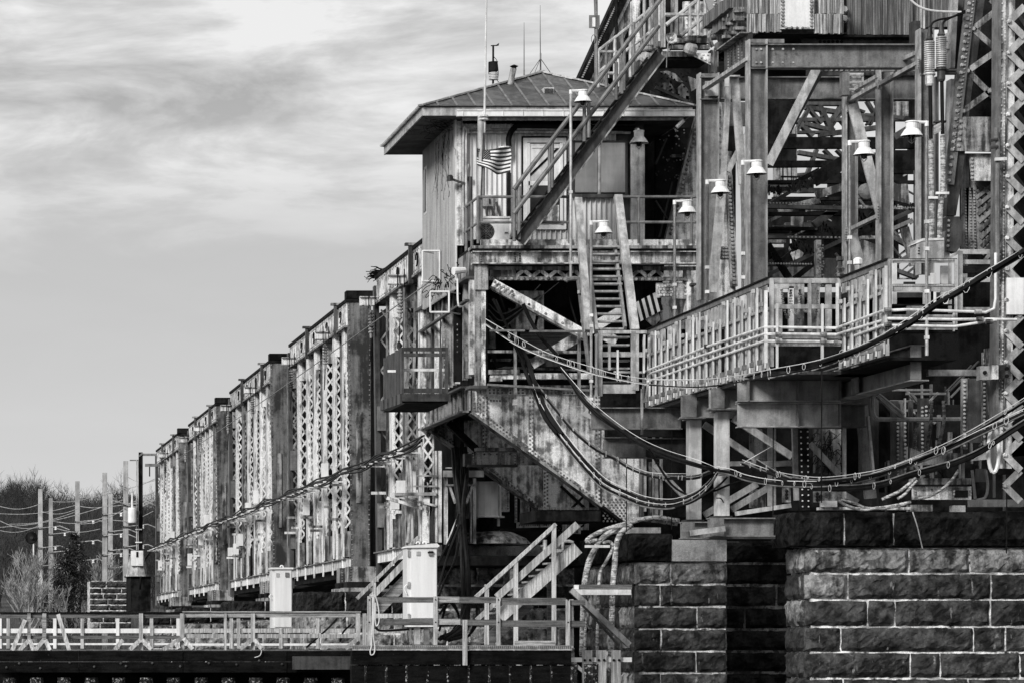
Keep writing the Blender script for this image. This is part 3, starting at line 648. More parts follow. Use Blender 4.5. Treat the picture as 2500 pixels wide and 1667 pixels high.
# ---------------------------------------------------------------- riveted cantilever girders and their cross beams
def cantilever():
    Y = 79.5
    def girder(Y, name, label, off=0.0, mm='plate'):
        k = Y / 79.5
        C = lambda x, y: P(900 + x / 2.24, 900 + y / 2.24, 79.5) + Vector((off, 0, 0))
        def W(x, y, dy=0): a = C(x, y); a.y = Y + dy; return a
        t = T(name, label, 'girder', W(1250, 745), 'riveted cantilever girders')
        web = [W(*p) for p in ((562, 104), (1262, 104), (1262, 740), (1236, 740), (562, 240))]
        MB().poly(web, VY * .03).build('web_plate', mm, t)
        MB().poly([W(1264, 300), W(1480, 330), W(1480, 830), (W(1400, 830)), W(1264, 745)], VY * .03).build('web_plate', mm, t)
        MB().bar(W(560, 100, -.06), W(1262, 100, -.06), .05, .5).build('top_flange', 'plated', t)
        MB().bar(W(640, 124, -.03), W(1262, 124, -.03), .16, .03).build('top_angle', mm, t)
        MB().bar(W(553, 244, -.10), W(1262, 752, -.10), .06, .5).build('bottom_flange', 'plated', t)
        MB().bar(W(610, 250, -.03), W(1240, 722, -.03), .17, .03).build('bottom_angle', mm, t)
        MB().bar(W(1262, 752, -.10), W(1372, 838, -.10), .06, .5).build('bottom_flange', 'black', t)
        for x, y1, w in ((578, 230, 26), (630, 265, 24), (885, 468, 24), (1248, 735, 30)): MB().bar(W(x, 112 if x > 600 else 100, -.045), W(x, y1, -.045), w / 2.24 / F * 79.5, .03).build('stiffener', mm, t)
        MB().bar(W(1490, 330), W(1490, 830), .12, .1).build('stiffener', 'trussd', t)
        r_ = MB(); n = (0, -1, 0)
        for y in (116, 132): r_.rivets(W(650, y, -.045), W(1235, y, -.045), 26, n)
        for x in (574, 598, 624, 644, 880, 896, 1242, 1258): r_.rivets(W(x, 146, -.06), W(x, 240 + max(0, (x - 560)) * .72, -.06), max(4, int((95 + (x - 560) * .72) / 22)), n)
        for d in (0, 22): r_.rivets(W(640, 262 + d - 2, -.045), W(1230, 706 + d, -.045), 34, n)
        for i in range(9):
            for j in range(6): r_.rivet(W(1285 + j * 22 + (i % 2) * 9, 712 + i * 15, -.002), n)
        r_.rivets(W(660, 172, 0), W(760, 176, 0), 6, n)
        r_.build('rivets', 'steel', t, kind='stuff')
        return t
    t = girder(79.5, 'cantilever_girder', 'front riveted plate girder slanting down below the control house, with a torn black patch')
    MB().poly([cE(*p, 79.46) for p in ((1205, 205), (1235, 212), (1243, 250), (1225, 262), (1203, 240))], VY * .02).build('torn_patch', 'black', t)
    MB().poly([cE(*p, 79.48) for p in ((1160, 250), (1240, 180), (1262, 200), (1258, 262), (1215, 275))], VY * .01).build('peeled_patch', 'white', t)
    girder(86.0, 'cantilever_girder', 'rear riveted plate girder seen beyond and left of the front one, in shade')
    a = MB(); p, q = cE(553, 118, 79.4), cE(332, 222, 86); p.y, q.y = 79.4, 86; q.x = p.x; q.z = p.z
    e = T('edge_girder', 'riveted edge girder with a stained channel joining the two cantilever girders', 'girder', Vector(p))
    x, z = p.x, p.z + .06
    MB().box(x - .02, x + .02, 79.4, 86.2, z - .55, z).build('web_plate', 'plated', e); MB().box(x - .22, x + .05, 79.4, 86.2, z + .003, z + .05).build('flange', 'steeld', e)
    MB().box(x - .22, x - .02, 79.4, 86.2, z - .60, z - .55).build('flange', 'trussd', e)
    for i in range(9): MB().box(x - .1, x - .02, 79.8 + .72 * i, 79.85 + .72 * i, z - .55, z).build('stiffener', 'plated', e)
    MB().box(x + .1, x + 2.2, 79.7, 86, z - .34, z - .26).build('soffit_plate', 'black', e)
    c = T('cross_beam', 'dark riveted cross beam hung between the two slanting girders', 'beam', cE(700, 535, 82.5))
    rect(cE, 565, 808, 455, 522, 82.0, .05).build('web_plate', 'plated', c); rect(cE, 545, 815, 522, 534, 81.9, .3).build('bottom_flange', 'steeld', c); rect(cE, 590, 812, 430, 448, 81.9, .3).build('top_flange', 'trussd', c)
    rect(cE, 526, 563, 462, 530, 82.1, .3).build('end_plate', 'steeld', c); rect(cE, 812, 960, 455, 525, 82.3, .1).build('side_plate', 'plated', c)
    r_ = MB()
    for x in (572, 800): r_.rivets(cE(x, 460, 82), cE(x, 518, 82), 4)
    r_.rivets(cE(580, 466, 82), cE(790, 466, 82), 6); r_.rivets(cE(830, 470, 82.3), cE(830, 515, 82.3), 3); r_.rivets(cE(850, 470, 82.3), cE(850, 515, 82.3), 3)
    r_.build('rivets', 'plated', c, kind='stuff')
    MB().bar(cE(440, 300, 83.5), cE(590, 440, 83), .16, .2).build('brace', 'black', c)
    g = T('grating_box', 'black grating platform tucked under the tip of the front girder', 'platform', cE(1090, 830, 78.6))
    rect(cE, 918, 1270, 770, 832, 78.6, 2.2).build('frame', 'black', g)
    gr = MB()
    for i in range(44): x = 930 + i * 7.6; a = cE(x, 770, 78.58); gr.box(a.x, a.x + .012, 78.56, 78.6, a.z, a.z + .06)
    gr.build('grating_teeth', 'steeld', g, kind='stuff')
    # machinery behind the girders, with a black sheet put in as their darkness
    d = T('pier_frame', 'shadowed frame of riveted plates and posts between the cantilever girders and the pier', 'frame', cE(1000, 900, 88.5))
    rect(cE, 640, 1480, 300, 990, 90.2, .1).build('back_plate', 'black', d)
    for x0, x1, y0, y1, m, yy in ((715, 770, 640, 780, 'plate', 87.6), (830, 880, 700, 835, 'plate', 88), (1010, 1160, 620, 760, 'plated', 86.6), (810, 1000, 838, 868, 'truss', 87.5), (800, 812, 690, 840, 'truss', 87.4), (960, 975, 560, 760, 'trussd', 86.4),
                                  (890, 905, 700, 840, 'trussd', 87.7), (1300, 1400, 870, 900, 'concrete', 84), (1060, 1160, 845, 900, 'plated', 84.9)): rect(cE, x0, x1, y0, y1, yy, .06).build('plate', m, d)
    r_ = MB()
    for x, y0, y1, yy in ((722, 650, 770, 87.6), (762, 650, 770, 87.6), (806, 700, 836, 87.4), (870, 710, 830, 88), (1080, 850, 895, 84.9), (1140, 850, 895, 84.9)): r_.rivets(cE(x, y0, yy), cE(x, y1, yy), 8)
    r_.rivets(cE(820, 853, 87.5), cE(990, 853, 87.5), 14); r_.build('rivets', 'plated', d, kind='stuff')
    bars(d, 'brace', 'black', cE, 86, [(1050, 640, 1180, 760, 14), (1180, 690, 1110, 760, 12), (720, 880, 980, 872, 16), (1090, 900, 1200, 840, 10)])
    tk = T('oil_tank', 'white cylindrical oil tank with black standoff below, behind the hanging cables', 'tank', cM(875, 515, 86.5))
    o = cM(878, 512, 86.5); h = cM.Z(240, 86.5) - o.z; MB().lathe(o, [(.56, 0), (.56, .04), (.48, .05), (.48, h - .04), (.5, h - .03), (.5, h)], 18).build('shell', 'white', tk)
    for i in range(5): y = 295 + i * 38; MB().tube([cM(928, y, 86.2), cM(992, y, 86.2)], .02, 5).build('cooling_pipe', 'galv', tk)
    MB().tube([cM(992, 262, 86.2), cM(994, 575, 86.2)], .04, 6).build('riser', 'galv', tk)
    MB().lathe(cM(900, 650, 86.6), [(.2, 0), (.3, .1), (.2, .16), (.3, .3), (.22, .34), (.22, 1.15)], 12).build('black_standoff', 'black', tk)
    MB().lathe(cM(930, 715, 86.8), [(1.1, 0), (.95, .16), (.6, .32), (.3, .36)], 12).build('foot', 'plated', tk); rect(cM, 960, 1210, 685, 718, 86.2, .9).build('footing_slab', 'concrete', tk)
    # posts between bridge end and tank
    f = T('equipment_frame', 'pale galvanised equipment frame standing left of the oil tank', 'frame', cM(660, 715, 85.5))
    bars(f, 'post', 'truss', cM, 85.5, [(590, 160, 590, 715, 26), (545, 0, 545, 700, 24), (515, 0, 518, 700, 14), (808, 210, 808, 710, 24), (780, 260, 780, 700, 14), (440, 350, 435, 715, 52)])
    bars(f, 'beam', 'galv', cM, 85.4, [(570, 175, 880, 175, 50), (590, 262, 810, 262, 14), (200, 330, 515, 328, 24), (345, 270, 525, 270, 12), (370, 190, 525, 190, 12), (590, 130, 640, 130, 10)])
    bars(f, 'brace', 'truss', cM, 85.45, [(615, 260, 665, 400, 16), (790, 270, 745, 400, 18), (140, 360, 410, 440, 24), (200, 345, 515, 420, 16), (600, 720, 690, 500, 20)])
    rect(cM, 217, 282, 225, 320, 84.8, .2).build('junction_box', 'white', f)
    rr = random.Random(6)
    for i in range(16):
        x = 290 + rr.uniform(0, 230); MB().tube(spline([cM(x, rr.uniform(0, 120), 85.9), cM(x + rr.uniform(-12, 20), 350, 85.8), cM(x + rr.uniform(-20, 30), 700, 85.9)], 4), rr.uniform(.025, .05), 5).build('vertical_conduit', rr.choice(['truss', 'trussd', 'black', 'galv']), f)
cantilever()

# ---------------------------------------------------------------- portal frame under the control house
def portal():
    Y = 78.0; t = T('support_frame', 'weathered steel portal frame with crossed braces carrying the control house', 'frame', cC(500, 1260, Y))
    xl = cC.X(440, Y); xr = P(1706, 0, Y).x
    zt, zb = cC.Z(322, Y), cC.Z(412, Y)
    MB().ibeam((xl, Y + .12, (zt + zb) / 2), (xr, Y + .12, (zt + zb) / 2), zt - zb, .3, .03).build('deck_girder', 'plate', t)
    r_ = MB()
    for x in (495, 733, 768): r_.rivets(cC(x, 335, Y + .1), cC(x, 400, Y + .1), 4)
    MB().box(xl, xr, Y - .05, Y + .4, zt + .003, zt + .045).build('deck_edge', 'black', t)
    MB().box(xl - .03, xr, Y - .08, Y + .5, zt + .048, zt + .12).build('deck_curb', 'plated', t)
    MB().box(xl + .2, xr, Y - .02, Y + .1, zt + .13, zt + .27).build('kick_plate', 'plate', t)
    # deck behind
    dk = MB().box(xl, xr, Y + .4, 80.0, zt + .0, zt + .12); dk.build('deck', 'black', t)
    MB().box(cC.X(450, Y) + .02, cC.X(550, Y), Y + .06, Y + .11, cC.Z(590, Y), zb + .01).build('gusset', 'plated', t)
    for x0, x1, m in ((458, 500, 'plated'), (500, 530, 'plate')): rect(cC, x0, x1, 420 if x0 < 500 else 540, 1255, Y + .12, .12).build('column_plate', m, t)
    rect(cC, 530, 545, 600, 1200, Y + .2, .3).build('column_flange', 'black', t)
    rect(cC, 420, 545, 1255, 1275, Y - .02, .7).build('base_plate', 'steeld', t)
    # lattice beam
    bars(t, 'lattice_chord', 'plated', cC, Y + .4, [(550, 445, 1990, 445, 26), (550, 514, 1930, 518, 26)], .1)
    for x0 in (740, 1545):
        for i in range(8 if x0 < 1000 else 4):
            x = x0 + i * 58
            a, b = ((x, 500), (x + 50, 458)) if i % 2 == 0 else ((x, 458), (x + 50, 500))
            MB().bar(cC(*a, Y + .36), cC(*b, Y + .36), .09, .02).build('lattice_bar', 'plate', t)
    rect(cC, 560, 740, 455, 500, Y + .34, .05).build('lattice_plate', 'plated', t)
    r_.rivets(cC(560, 516, Y + .35), cC(1160, 516, Y + .35), 14, r=.045); r_.rivets(cC(1555, 520, Y + .35), cC(1920, 520, Y + .35), 8, r=.045)
    # crossed braces
    MB().bar(cC(575, 553, Y + .2), cC(1235, 918, Y + .2), 78 / 2.851 / F * Y, .02).build('diagonal_brace', 'plate', t)
    MB().bar(cC(560, 575, Y + .15), cC(1190, 925, Y + .15), .06, .16).build('brace_flange', 'plated', t)
    MB().bar(cC(850, 1108, Y + .5), cC(1480, 735, Y + .5), 72 / 2.851 / F * Y, .02).build('diagonal_brace', 'plate', t)
    MB().bar(cC(1300, 880, Y + .55), cC(1440, 950, Y + .55), .25, .03).build('diagonal_brace', 'plate', t)
    for i in range(5):
        for j in range(4):
            x = 592 + i * 30 + (j % 2) * 12; y = 553 + (x - 575) * .553 + (j - 1.5) * 17; r_.rivet(cC(x, y, Y + .19), (0, -1, 0), .042)
    for i in range(7): r_.rivet(cC(715 + i * 58, 630 + i * 32 + (i % 2) * 20, Y + .19), (0, -1, 0), .035)
    # hazard-striped bracket and riveted gusset on the right
    gx = T('striped_gusset', 'riveted gusset with a black and white striped hazard plate behind the ladder stair', 'plate', cC(1750, 650, Y + .5))
    MB().poly([cC(*p, Y + .45) for p in ((1715, 545), (1935, 545), (1935, 655), (1870, 655), (1800, 640), (1715, 650))], VY * .03).build('gusset_plate', 'plate', gx)
    g2 = MB()
    for i in range(5):
        for j in range(4): g2.rivet(cC(1735 + i * 24 + (j % 2) * 12, 570 + j * 20, Y + .45), (0, -1, 0), .05)
    g2.rivets(cC(1920, 500, Y + .45), cC(1920, 640, Y + .45), 5, r=.04); g2.build('rivets', 'plate', gx, kind='stuff')
    A, B = cC(1555, 690, Y + .7), cC(1730, 600, Y + .7)
    for i in range(9):
        f0, f1 = i / 9, (i + 1) / 9; a, b = A.lerp(B, f0), A.lerp(B, f1); dz = Vector((.12, 0, -.46))
        MB().poly([a, b, b + dz, a + dz], VY * .03).build('hazard_stripe', 'white' if i % 2 else 'black', gx)
    MB().poly([cC(*p, Y + .75) for p in ((1580, 740), (1720, 690), (1745, 800), (1700, 850), (1600, 760))], VY * .05).build('torn_tarp', 'plated', gx)
    rect(cC, 1930, 1960, 440, 760, Y + .4, .4).build('column', 'plate', t)
    rect(cC, 1960, 2000, 545, 560, Y + .2, .5).build('bracket_plate', 'steeld', t)
    # lower horizontal beams
    bars(t, 'tie_beam', 'plate', cC, Y + .3, [(750, 1192, 1270, 1192, 40), (555, 1190, 750, 1190, 46)], .2)
    bars(t, 'tie_beam', 'trussd', cC, Y + .25, [(540, 1022, 1250, 1026, 18), (545, 1165, 760, 1160, 30), (555, 1215, 640, 1215, 26)], .2)
    bars(t, 'rail_channel', 'steel', cC, 76.9, [(560, 876, 800, 876, 14), (835, 880, 1225, 880, 14), (540, 1250, 1250, 1290, 14)], .1)
    for x in (737, 1182):
        rect(cC, x - 9, x + 9, 870, 1390, 77.2, .1).build('hanger_post', 'trussd', t); rect(cC, x - 14, x + 14, 1350, 1392, 77.15, .15).build('hanger_foot', 'plated', t)
    # left side: beam and columns receding along the side of the frame
    x = xl
    MB().box(x - .02, x + .1, 78.4, 86.5, zb - .25, zb + .35).build('side_beam', 'plated', t); MB().box(x - .1, x + .15, 78.4, 86.5, zb - .31, zb - .25).build('side_flange', 'steeld', t)
    rr = random.Random(8)
    zbot = cC.Z(1255, Y)
    for i in range(14):
        yy = 78.5 + i * .56 + rr.uniform(-.1, .1); w = rr.uniform(.05, .16)
        MB().box(x + rr.uniform(-.02, .15), x + .25, yy, yy + w, zbot + (.3 if i < 9 else .1), zb - .3).build('side_post', rr.choice(['plated', 'plate', 'black', 'trussd', 'steeld', 'plate']), t)
    MB().box(x + .3, x + .36, 78.8, 86.5, zbot, zb - .3).build('side_panel', 'black', t)
    MB().bar((x - .05, 78.5, cC.Z(665, 78.5)), (x - .05, 85.8, cC.Z(670, 78)), .05, .1, VX).build('side_rail', 'steeld', t)
    r_.rivets((x - .03, 80, zb - 1.2), (x - .03, 80, zb - 2.0), 6, (-1, 0, 0)); r_.rivets((x - .03, 82, zb - 1.4), (x - .03, 82, zb - 2.4), 8, (-1, 0, 0))
    r_.build('rivets', 'plated', t, kind='stuff')
    # dark machinery inside
    d = T('machinery_room', 'black machinery and plates in the shadow behind the crossed braces', 'machinery', cC(800, 1250, 82))
    rect(cC, 500, 2050, 420, 1300, 84.2, .2).build('shade_backing', 'black', d)  # black backdrop standing in for the darkness behind the frame
    rect(cC, 742, 935, 600, 870, 82.6, .2).build('plate', 'plate', d); rect(cC, 690, 742, 720, 860, 82.7, .2).build('plate', 'plated', d); rect(cC, 550, 600, 800, 1000, 82.5, .1).build('plate', 'plated', d)
    rect(cC, 770, 1160, 885, 1010, 81.5, .05).build('plywood_board', 'woodd', d); bars(d, 'shelf', 'plated', cC, 81, [(560, 1080, 1260, 1080, 20), (600, 1130, 1200, 1150, 14)])
    bars(d, 'pipe', 'black', cC, 81.5, [(600, 540, 700, 860, 12), (900, 720, 870, 870, 14), (1060, 480, 1170, 860, 5, 79)])
    for i in range(7): MB().tube(spline([cC(550, 690 + i * 14, 80.5), cC(640, 760 + i * 16, 80.5), cC(780, 700 + i * 8, 80.8), cC(900, 640, 81)]), .02, 4).build('loose_cable', 'steel' if i % 3 == 0 else 'cable', d)
    for i in range(5): MB().tube(spline([cC(560 + 10 * i, 1030, 80.5), cC(600, 1090 + i * 8, 80.5), cC(680, 1110, 80.5), cC(740, 1050, 80.5)]), .025, 4).build('cable_loop', 'cable', d)
    MB().lathe(cC(1000, 1130, 80.8), [(.3, 0), (.3, .15)], 12).build('drum', 'steeld', d)
    MB().tube([cC(910, 555, 79.5), cC(850, 620, 79.5)], .015, 4).build('loose_wire', 'galv', d); MB().tube([cC(1040, 540, 79.5), cC(790, 740, 79.5)], .012, 4).build('loose_wire', 'galv', d)
portal()

def cage():
    Y = 79.0; t = T('caged_platform', 'dark steel cage platform with slatted side hanging left of the support frame', 'platform', cG(1640, 1055, Y))
    X_ = lambda x: cG.X(x, Y); Zz = lambda y: cG.Z(y, Y); x0, x1 = X_(1525), X_(1795); z0, z1 = Zz(985), Zz(720); Yb = 82.2
    MB().box(x0, x1, Y, Yb, Zz(1045), Zz(995)).build('floor_frame', 'black', t)
    MB().box(x0 - .02, x1 + .05, Y - .05, Y, Zz(1035), Zz(993)).build('edge_channel', 'steeld', t)
    for y0, y1 in ((718, 740), (752, 772), (958, 985)): MB().box(x0, x1, Y, Y + .06, Zz(y1), Zz(y0)).build('rail', 'steeld', t)
    MB().box(X_(1535), X_(1785), Y + .3, Y + .34, Zz(852), Zz(836)).build('rail', 'galvb', t)
    for xx in (1520, 1745, 1780): MB().box(X_(xx), X_(xx + 14), Y - .015, Y + .1, Zz(990), Zz(718)).build('post', 'steeld', t)
    rr = random.Random(3)
    for i in range(12):
        yy = Y + .15 + i * .25; MB().box(x0 - .02, x0 + .04, yy, yy + .16, z0 - .25 + .02 * rr.random(), z1 + rr.uniform(-.02, .03)).build('side_slat', 'steeld', t)
    for i in range(5): MB().box(x0 - .06 - .03 * i, x0 + .05, Y + .5 * i, Y + .5 * i + .5, Zz(1020) - .12, Zz(990)).build('floor_joist', 'steeld', t)
    g = MB()
    for i in range(26): a = X_(1530 + i * 9.6); g.box(a, a + .03, Y - .03, Y, Zz(995), Zz(988))
    g.build('grating_teeth', 'steeld', t, kind='stuff'); MB().box(X_(1460), X_(1508), Y + .6, Y + .63, Zz(852), Zz(838)).build('tag', 'white', t)
    # square hoop guards left of the control house
    for (a, b, c, d, yy, lb) in ((1690, 1800, 392, 512, 79, 'white square pipe guard on the upper side of the support frame'), (1645, 1745, 152, 330, 82, 'white rectangular pipe guard tangled with dead vines beside the siding')):
        q = T('pipe_guard', lb, 'guard', cG(a, d, yy)); p = [cG(a, c, yy), cG(b, c, yy), cG(b, d, yy), cG(a, d, yy)]
        for i in range(4): MB().tube([p[i], p[(i + 1) % 4]], .024, 5).build('bar', 'white', q)
        for i in range(4): MB().tube([p[i], p[i] + Vector((.35, .5, .0))], .02, 5).build('return_bar', 'white', q)
cage()
# ---------------------------------------------------------------- control house
def house():
    Y = 80.0; XL, XR = 13.39, P(1573, 0, Y).x; YB = 85.1; zf = 9.92; zt = 12.90
    t = T('control_house', 'ribbed metal control house with a hip roof, propped on the bridge', 'building', Vector((XL, Y, zf)))
    # left wall, ribbed
    def ribs(p0, p1, z0, z1, n, out, dep=.03, fr=.3):
        mb = MB(); d = p1 - p0; pts = []
        for i in range(n):
            a, b = i / n, (i + 1) / n; w = fr / n
            for s, o in ((a, 0), (a + (b - a) - w - .15 / n, 0), (a + (b - a) - w, dep), (b - .15 / n, dep)): pts.append(p0 + d * s + out * o)
        pts.append(p1)
        b = len(mb.v); mb.v += [p + VZ * z0 for p in pts] + [p + VZ * z1 for p in pts]; m = len(pts)
        for i in range(m - 1): mb.f.append([b + i, b + i + 1, b + m + i + 1, b + m + i])
        return mb
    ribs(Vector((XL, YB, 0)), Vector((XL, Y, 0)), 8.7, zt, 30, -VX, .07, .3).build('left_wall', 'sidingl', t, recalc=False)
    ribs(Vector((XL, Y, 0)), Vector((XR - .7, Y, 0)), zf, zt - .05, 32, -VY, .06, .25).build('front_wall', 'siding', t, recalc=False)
    MB().box(XR - .75, XR, Y + .06, YB, zf, zt).build('right_wall', 'soffit', t)
    MB().box(XL + .05, XR - .02, Y + .08, Y + .1, zf, zt - .02).build('wall_backing', 'black', t)
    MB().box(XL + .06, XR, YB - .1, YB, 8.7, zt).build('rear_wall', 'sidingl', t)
    a = cA
    rect(a, 563, 606, 785, 1568, Y - .06, .05).build('corner_trim', 'plate', t); MB().box(XL - .05, XL - .003, Y - .05, Y + .25, 8.9, zt).build('corner_trim', 'siding', t)
    rect(a, 1672, 1762, 905, 1568, Y - .07, .1).build('end_panel', 'galv', t)
    rect(a, 605, 1700, 775, 790, Y - .09, .08).build('wall_header', 'black', t)
    # conduits and fascia pipes under the eave
    for dy in (0, 18): MB().tube(spline([a(605 + dy, 1560, Y - .12), a(605 + dy, 870, Y - .12), a(625 + dy, 835 + dy, Y - .12), a(680, 828 + dy, Y - .12), a(1300, 828 + dy, Y - .12), a(1670, 845 + dy * .3, Y - .12)], 4), .03, 6).build('conduit', 'galv', t)
    MB().tube(spline([a(895, 940, Y - .15), a(895, 880, Y - .15), a(930, 820, Y - .15), a(1020, 803, Y - .15), a(1700, 825, Y - .15)], 5), .07, 8).build('black_pipe', 'cable', t)
    rect(a, 888, 905, 1100, 1385, Y - .1, .08).build('black_downpipe', 'black', t)
    # door
    d = rect(a, 985, 1262, 882, 1465, Y - .1, .12).build('door', 'white', t)
    rect(a, 1012, 1236, 912, 1166, Y - .112, .01).build('glazing_gasket', 'black', d); rect(a, 978, 986, 875, 1470, Y - .11, .05).build('jamb', 'black', t); rect(a, 1262, 1270, 875, 1470, Y - .11, .05).build('jamb', 'black', t); rect(a, 978, 1270, 870, 880, Y - .11, .05).build('jamb', 'black', t)
    rect(a, 1020, 1228, 920, 1158, Y - .13, .03).build('pane', 'galvb', d); rect(a, 1020, 1225, 1182, 1425, Y - .13, .03).build('pane', 'glass', d)  # upper pane: bright sky reflection painted as its colour
    rect(a, 1012, 1030, 915, 1430, Y - .15, .05).build('door_stile', 'white', d); rect(a, 1222, 1240, 915, 1430, Y - .15, .05).build('door_stile', 'white', d)
    rect(a, 1020, 1235, 1158, 1185, Y - .15, .05).build('lock_rail', 'white', d); rect(a, 1042, 1215, 935, 947, Y - .15, .02).build('blind_head', 'white', d)
    for i, (x0, y0, x1, y1) in enumerate(((1030, 1120, 1210, 945), (1030, 1060, 1110, 960))): MB().bar(a(x0, y0, Y - .14), a(x1, y1, Y - .14), .05, .01).build('glazing_strap', 'black', d)
    rect(a, 1085, 1215, 1310, 1425, Y - .145, .01).build('hanging_notice', 'plate', d)
    MB().lathe(a(1032, 1210, Y - .2), [(.035, 0), (.035, .06)], 8, (0, -1, 0)).build('handle', 'black', d)
    # window with blinds
    w = rect(a, 1302, 1652, 898, 1250, Y - .09, .1).build('window', 'steeld', t)
    for x0, x1 in ((1315, 1462), (1480, 1640)):
        rect(a, x0, x1, 910, 1235, Y - .11, .02).build('pane', 'glass', w)
        b = MB()
        for i in range(44):
            y = 914 + i * 7.2; p = a(x0 + 3, y + 5.2, Y - .125); q = a(x1 - 3, y, Y - .125); b.hexa([(p.x, p.y, p.z), (q.x, p.y, p.z), (q.x, p.y + .012, p.z), (p.x, p.y + .012, p.z), (p.x, p.y - .012, q.z), (q.x, p.y - .012, q.z), (q.x, p.y, q.z), (p.x, p.y, q.z)])
        b.build('blind_slats', 'blind', w, kind='stuff')
    rect(a, 1463, 1480, 905, 1240, Y - .13, .05).build('mullion', 'galv', w); rect(a, 1300, 1660, 1240, 1262, Y - .16, .1).build('sill', 'steeld', w); rect(a, 1638, 1652, 900, 1240, Y - .14, .05).build('frame', 'steeld', w)
    # side window
    sw = MB().box(XL - .06, XL - .03, 84.35, 84.85, cA.Z(1365, 84.5), cA.Z(1062, 84.5)).build('side_window', 'white', t)
    MB().box(XL - .08, XL - .062, 84.43, 84.77, cA.Z(1350, 84.5), cA.Z(1085, 84.5)).build('pane', 'glass', sw)
    # roof: soffit, fascia, hip planes with standing seams
    ex0, ex1, ey0, ey1 = 12.42, 19.05, 79.3, 85.75; ze = 12.87; zr = 13.09; pk = Vector((15.95, 82.4, 14.45))
    MB().box(ex0 + .05, ex1 - .05, ey0 + .05, ey1 - .05, ze, ze + .03).build('soffit', 'soffit', t)
    MB().box(ex0, ex0 + .04, ey0 + .04, ey1, ze, zr - .01).build('fascia', 'galv', t); MB().box(ex0, ex1, ey0, ey0 + .04, ze, zr - .01).build('fascia', 'galv', t)
    MB().box(ex1 - .04, ex1, ey0 + .04, ey1, ze, zr - .01).build('fascia', 'galv', t)
    Z0 = zr
    c = [Vector((ex0 - .05, ey0 - .06, Z0)), Vector((ex1 + .05, ey0 - .06, Z0)), Vector((ex1 + .05, ey1 + .05, Z0)), Vector((ex0 - .05, ey1 + .05, Z0))]
    names = ['front', 'right', 'back', 'left']
    for k in range(4):
        A, B = c[k], c[(k + 1) % 4]; n = 15 if k % 2 == 0 else 13; E = (B - A); nn = E.cross(pk - A).normalized(); nn = nn if nn.z > 0 else -nn
        # foot of the peak on the eave
        s = (pk - A).dot(E) / E.dot(E)
        def top(u):
            if u <= s: return A.lerp(pk, u / s)
            return B.lerp(pk, (1 - u) / (1 - s))
        for i in range(n):
            u0, u1 = i / n, (i + 1) / n; poly = [A + E * u0, A + E * u1, top(u1)] + ([pk] if u0 < s < u1 else []) + ([top(u0)] if u0 > 0 else [])
            if u1 >= 1: poly = [A + E * u0, B, top(u0)]
            MB().poly(poly, nn * .015).build('roof_panel', 'roof', t)
            if i: MB().bar(A + E * u0 + nn * .025, top(u0) + nn * .025, .022, .05, nn.cross(E).cross(nn)).build('standing_seam', 'steel', t)
        MB().bar(A + nn * .03, pk + nn * .03 + VZ * .02, .16, .04, VZ).build('hip_cap', 'galv', t)
    g = MB()
    for i in range(60): y = ey0 + i * (ey1 - ey0) / 60; g.box(ex0 - .09, ex0 + .02, y, y + .055, zr - .015, zr + .035)
    g.build('eave_closure', 'galv', t, kind='stuff')
    gt = rect(a, 565, 2082, 705, 742, 79.12, .14).build('gutter', 'white', t)
    for x in range(600, 2080, 128): rect(a, x, x + 5, 703, 744, 79.10, .02).build('gutter_strap', 'galvb', gt)
    rect(a, 565, 2085, 700, 708, 79.1, .16).build('gutter_lip', 'galvb', gt)
    MB().tube([a(2010, 770, 79.3), a(1965, 815, 79.3)], .05, 6).build('gutter_bracket', 'white', t)
    rect(a, 600, 2010, 752, 768, 79.36, .08).build('drip_edge', 'galv', t)
    # vent hood
    v = rect(a, 1118, 1182, 560, 598, 80.4, .35).build('roof_vent', 'galvb', t)
    lv = MB()
    for i in range(7): p = a(1123 + i * 8.4, 596, 80.38); lv.box(p.x, p.x + .015, 80.36, 80.4, p.z, p.z + .12)
    lv.build('vent_louvres', 'steeld', v, kind='stuff')
    # flue
    f = MB().tube([a(893, 590, 81.3), a(925, 440, 81.3)], .075, 12).build('flue_pipe', 'plated', t)
    MB().lathe(a(928, 425, 81.3), [(.06, -.10), (.06, -.03), (.11, 0), (.02, .04)], 10).build('flue_cap', 'black', f)
    MB().poly([a(860, 592, 81.0), a(932, 598, 81.0), a(915, 545, 81.2), a(880, 540, 81.2)], VY * .02).build('flue_flashing', 'black', t)
    return t
house()
def vines():
    rr = random.Random(12); mb = MB()
    for k in range(24):
        y = 80.2 + rr.random() * 2.6; z = 12.75; p = Vector((13.32, y, z)); pts = [p]
        for i in range(rr.randint(4, 12)): p = p + Vector((rr.uniform(-.02, .02), rr.uniform(-.16, .16), -rr.uniform(.05, .22))); pts.append(p)
        mb.tube(spline(pts, 3), .005, 3, caps=False)
    for k in range(22):
        p = Vector((rr.uniform(12.6, 13.3), rr.uniform(79.5, 81), 12.84)); pts = [p]
        for i in range(5): p = p + Vector((rr.uniform(-.2, .2), rr.uniform(-.2, .2), rr.uniform(-.09, .02))); pts.append(p)
        mb.tube(spline(pts, 3), .005, 3, caps=False)
    for k in range(34):
        p = Vector((rr.uniform(13.1, 13.5), rr.uniform(79.9, 83.5), 8.9 + rr.random() * .3)); pts = [p]
        for i in range(5): p = p + Vector((rr.uniform(-.13, .13), rr.uniform(-.3, .3), rr.uniform(-.14, .14))); pts.append(p)
        mb.tube(spline(pts, 3), .011, 3, caps=False)
    mb.build('dead_vines', 'black', kind='stuff')
vines()
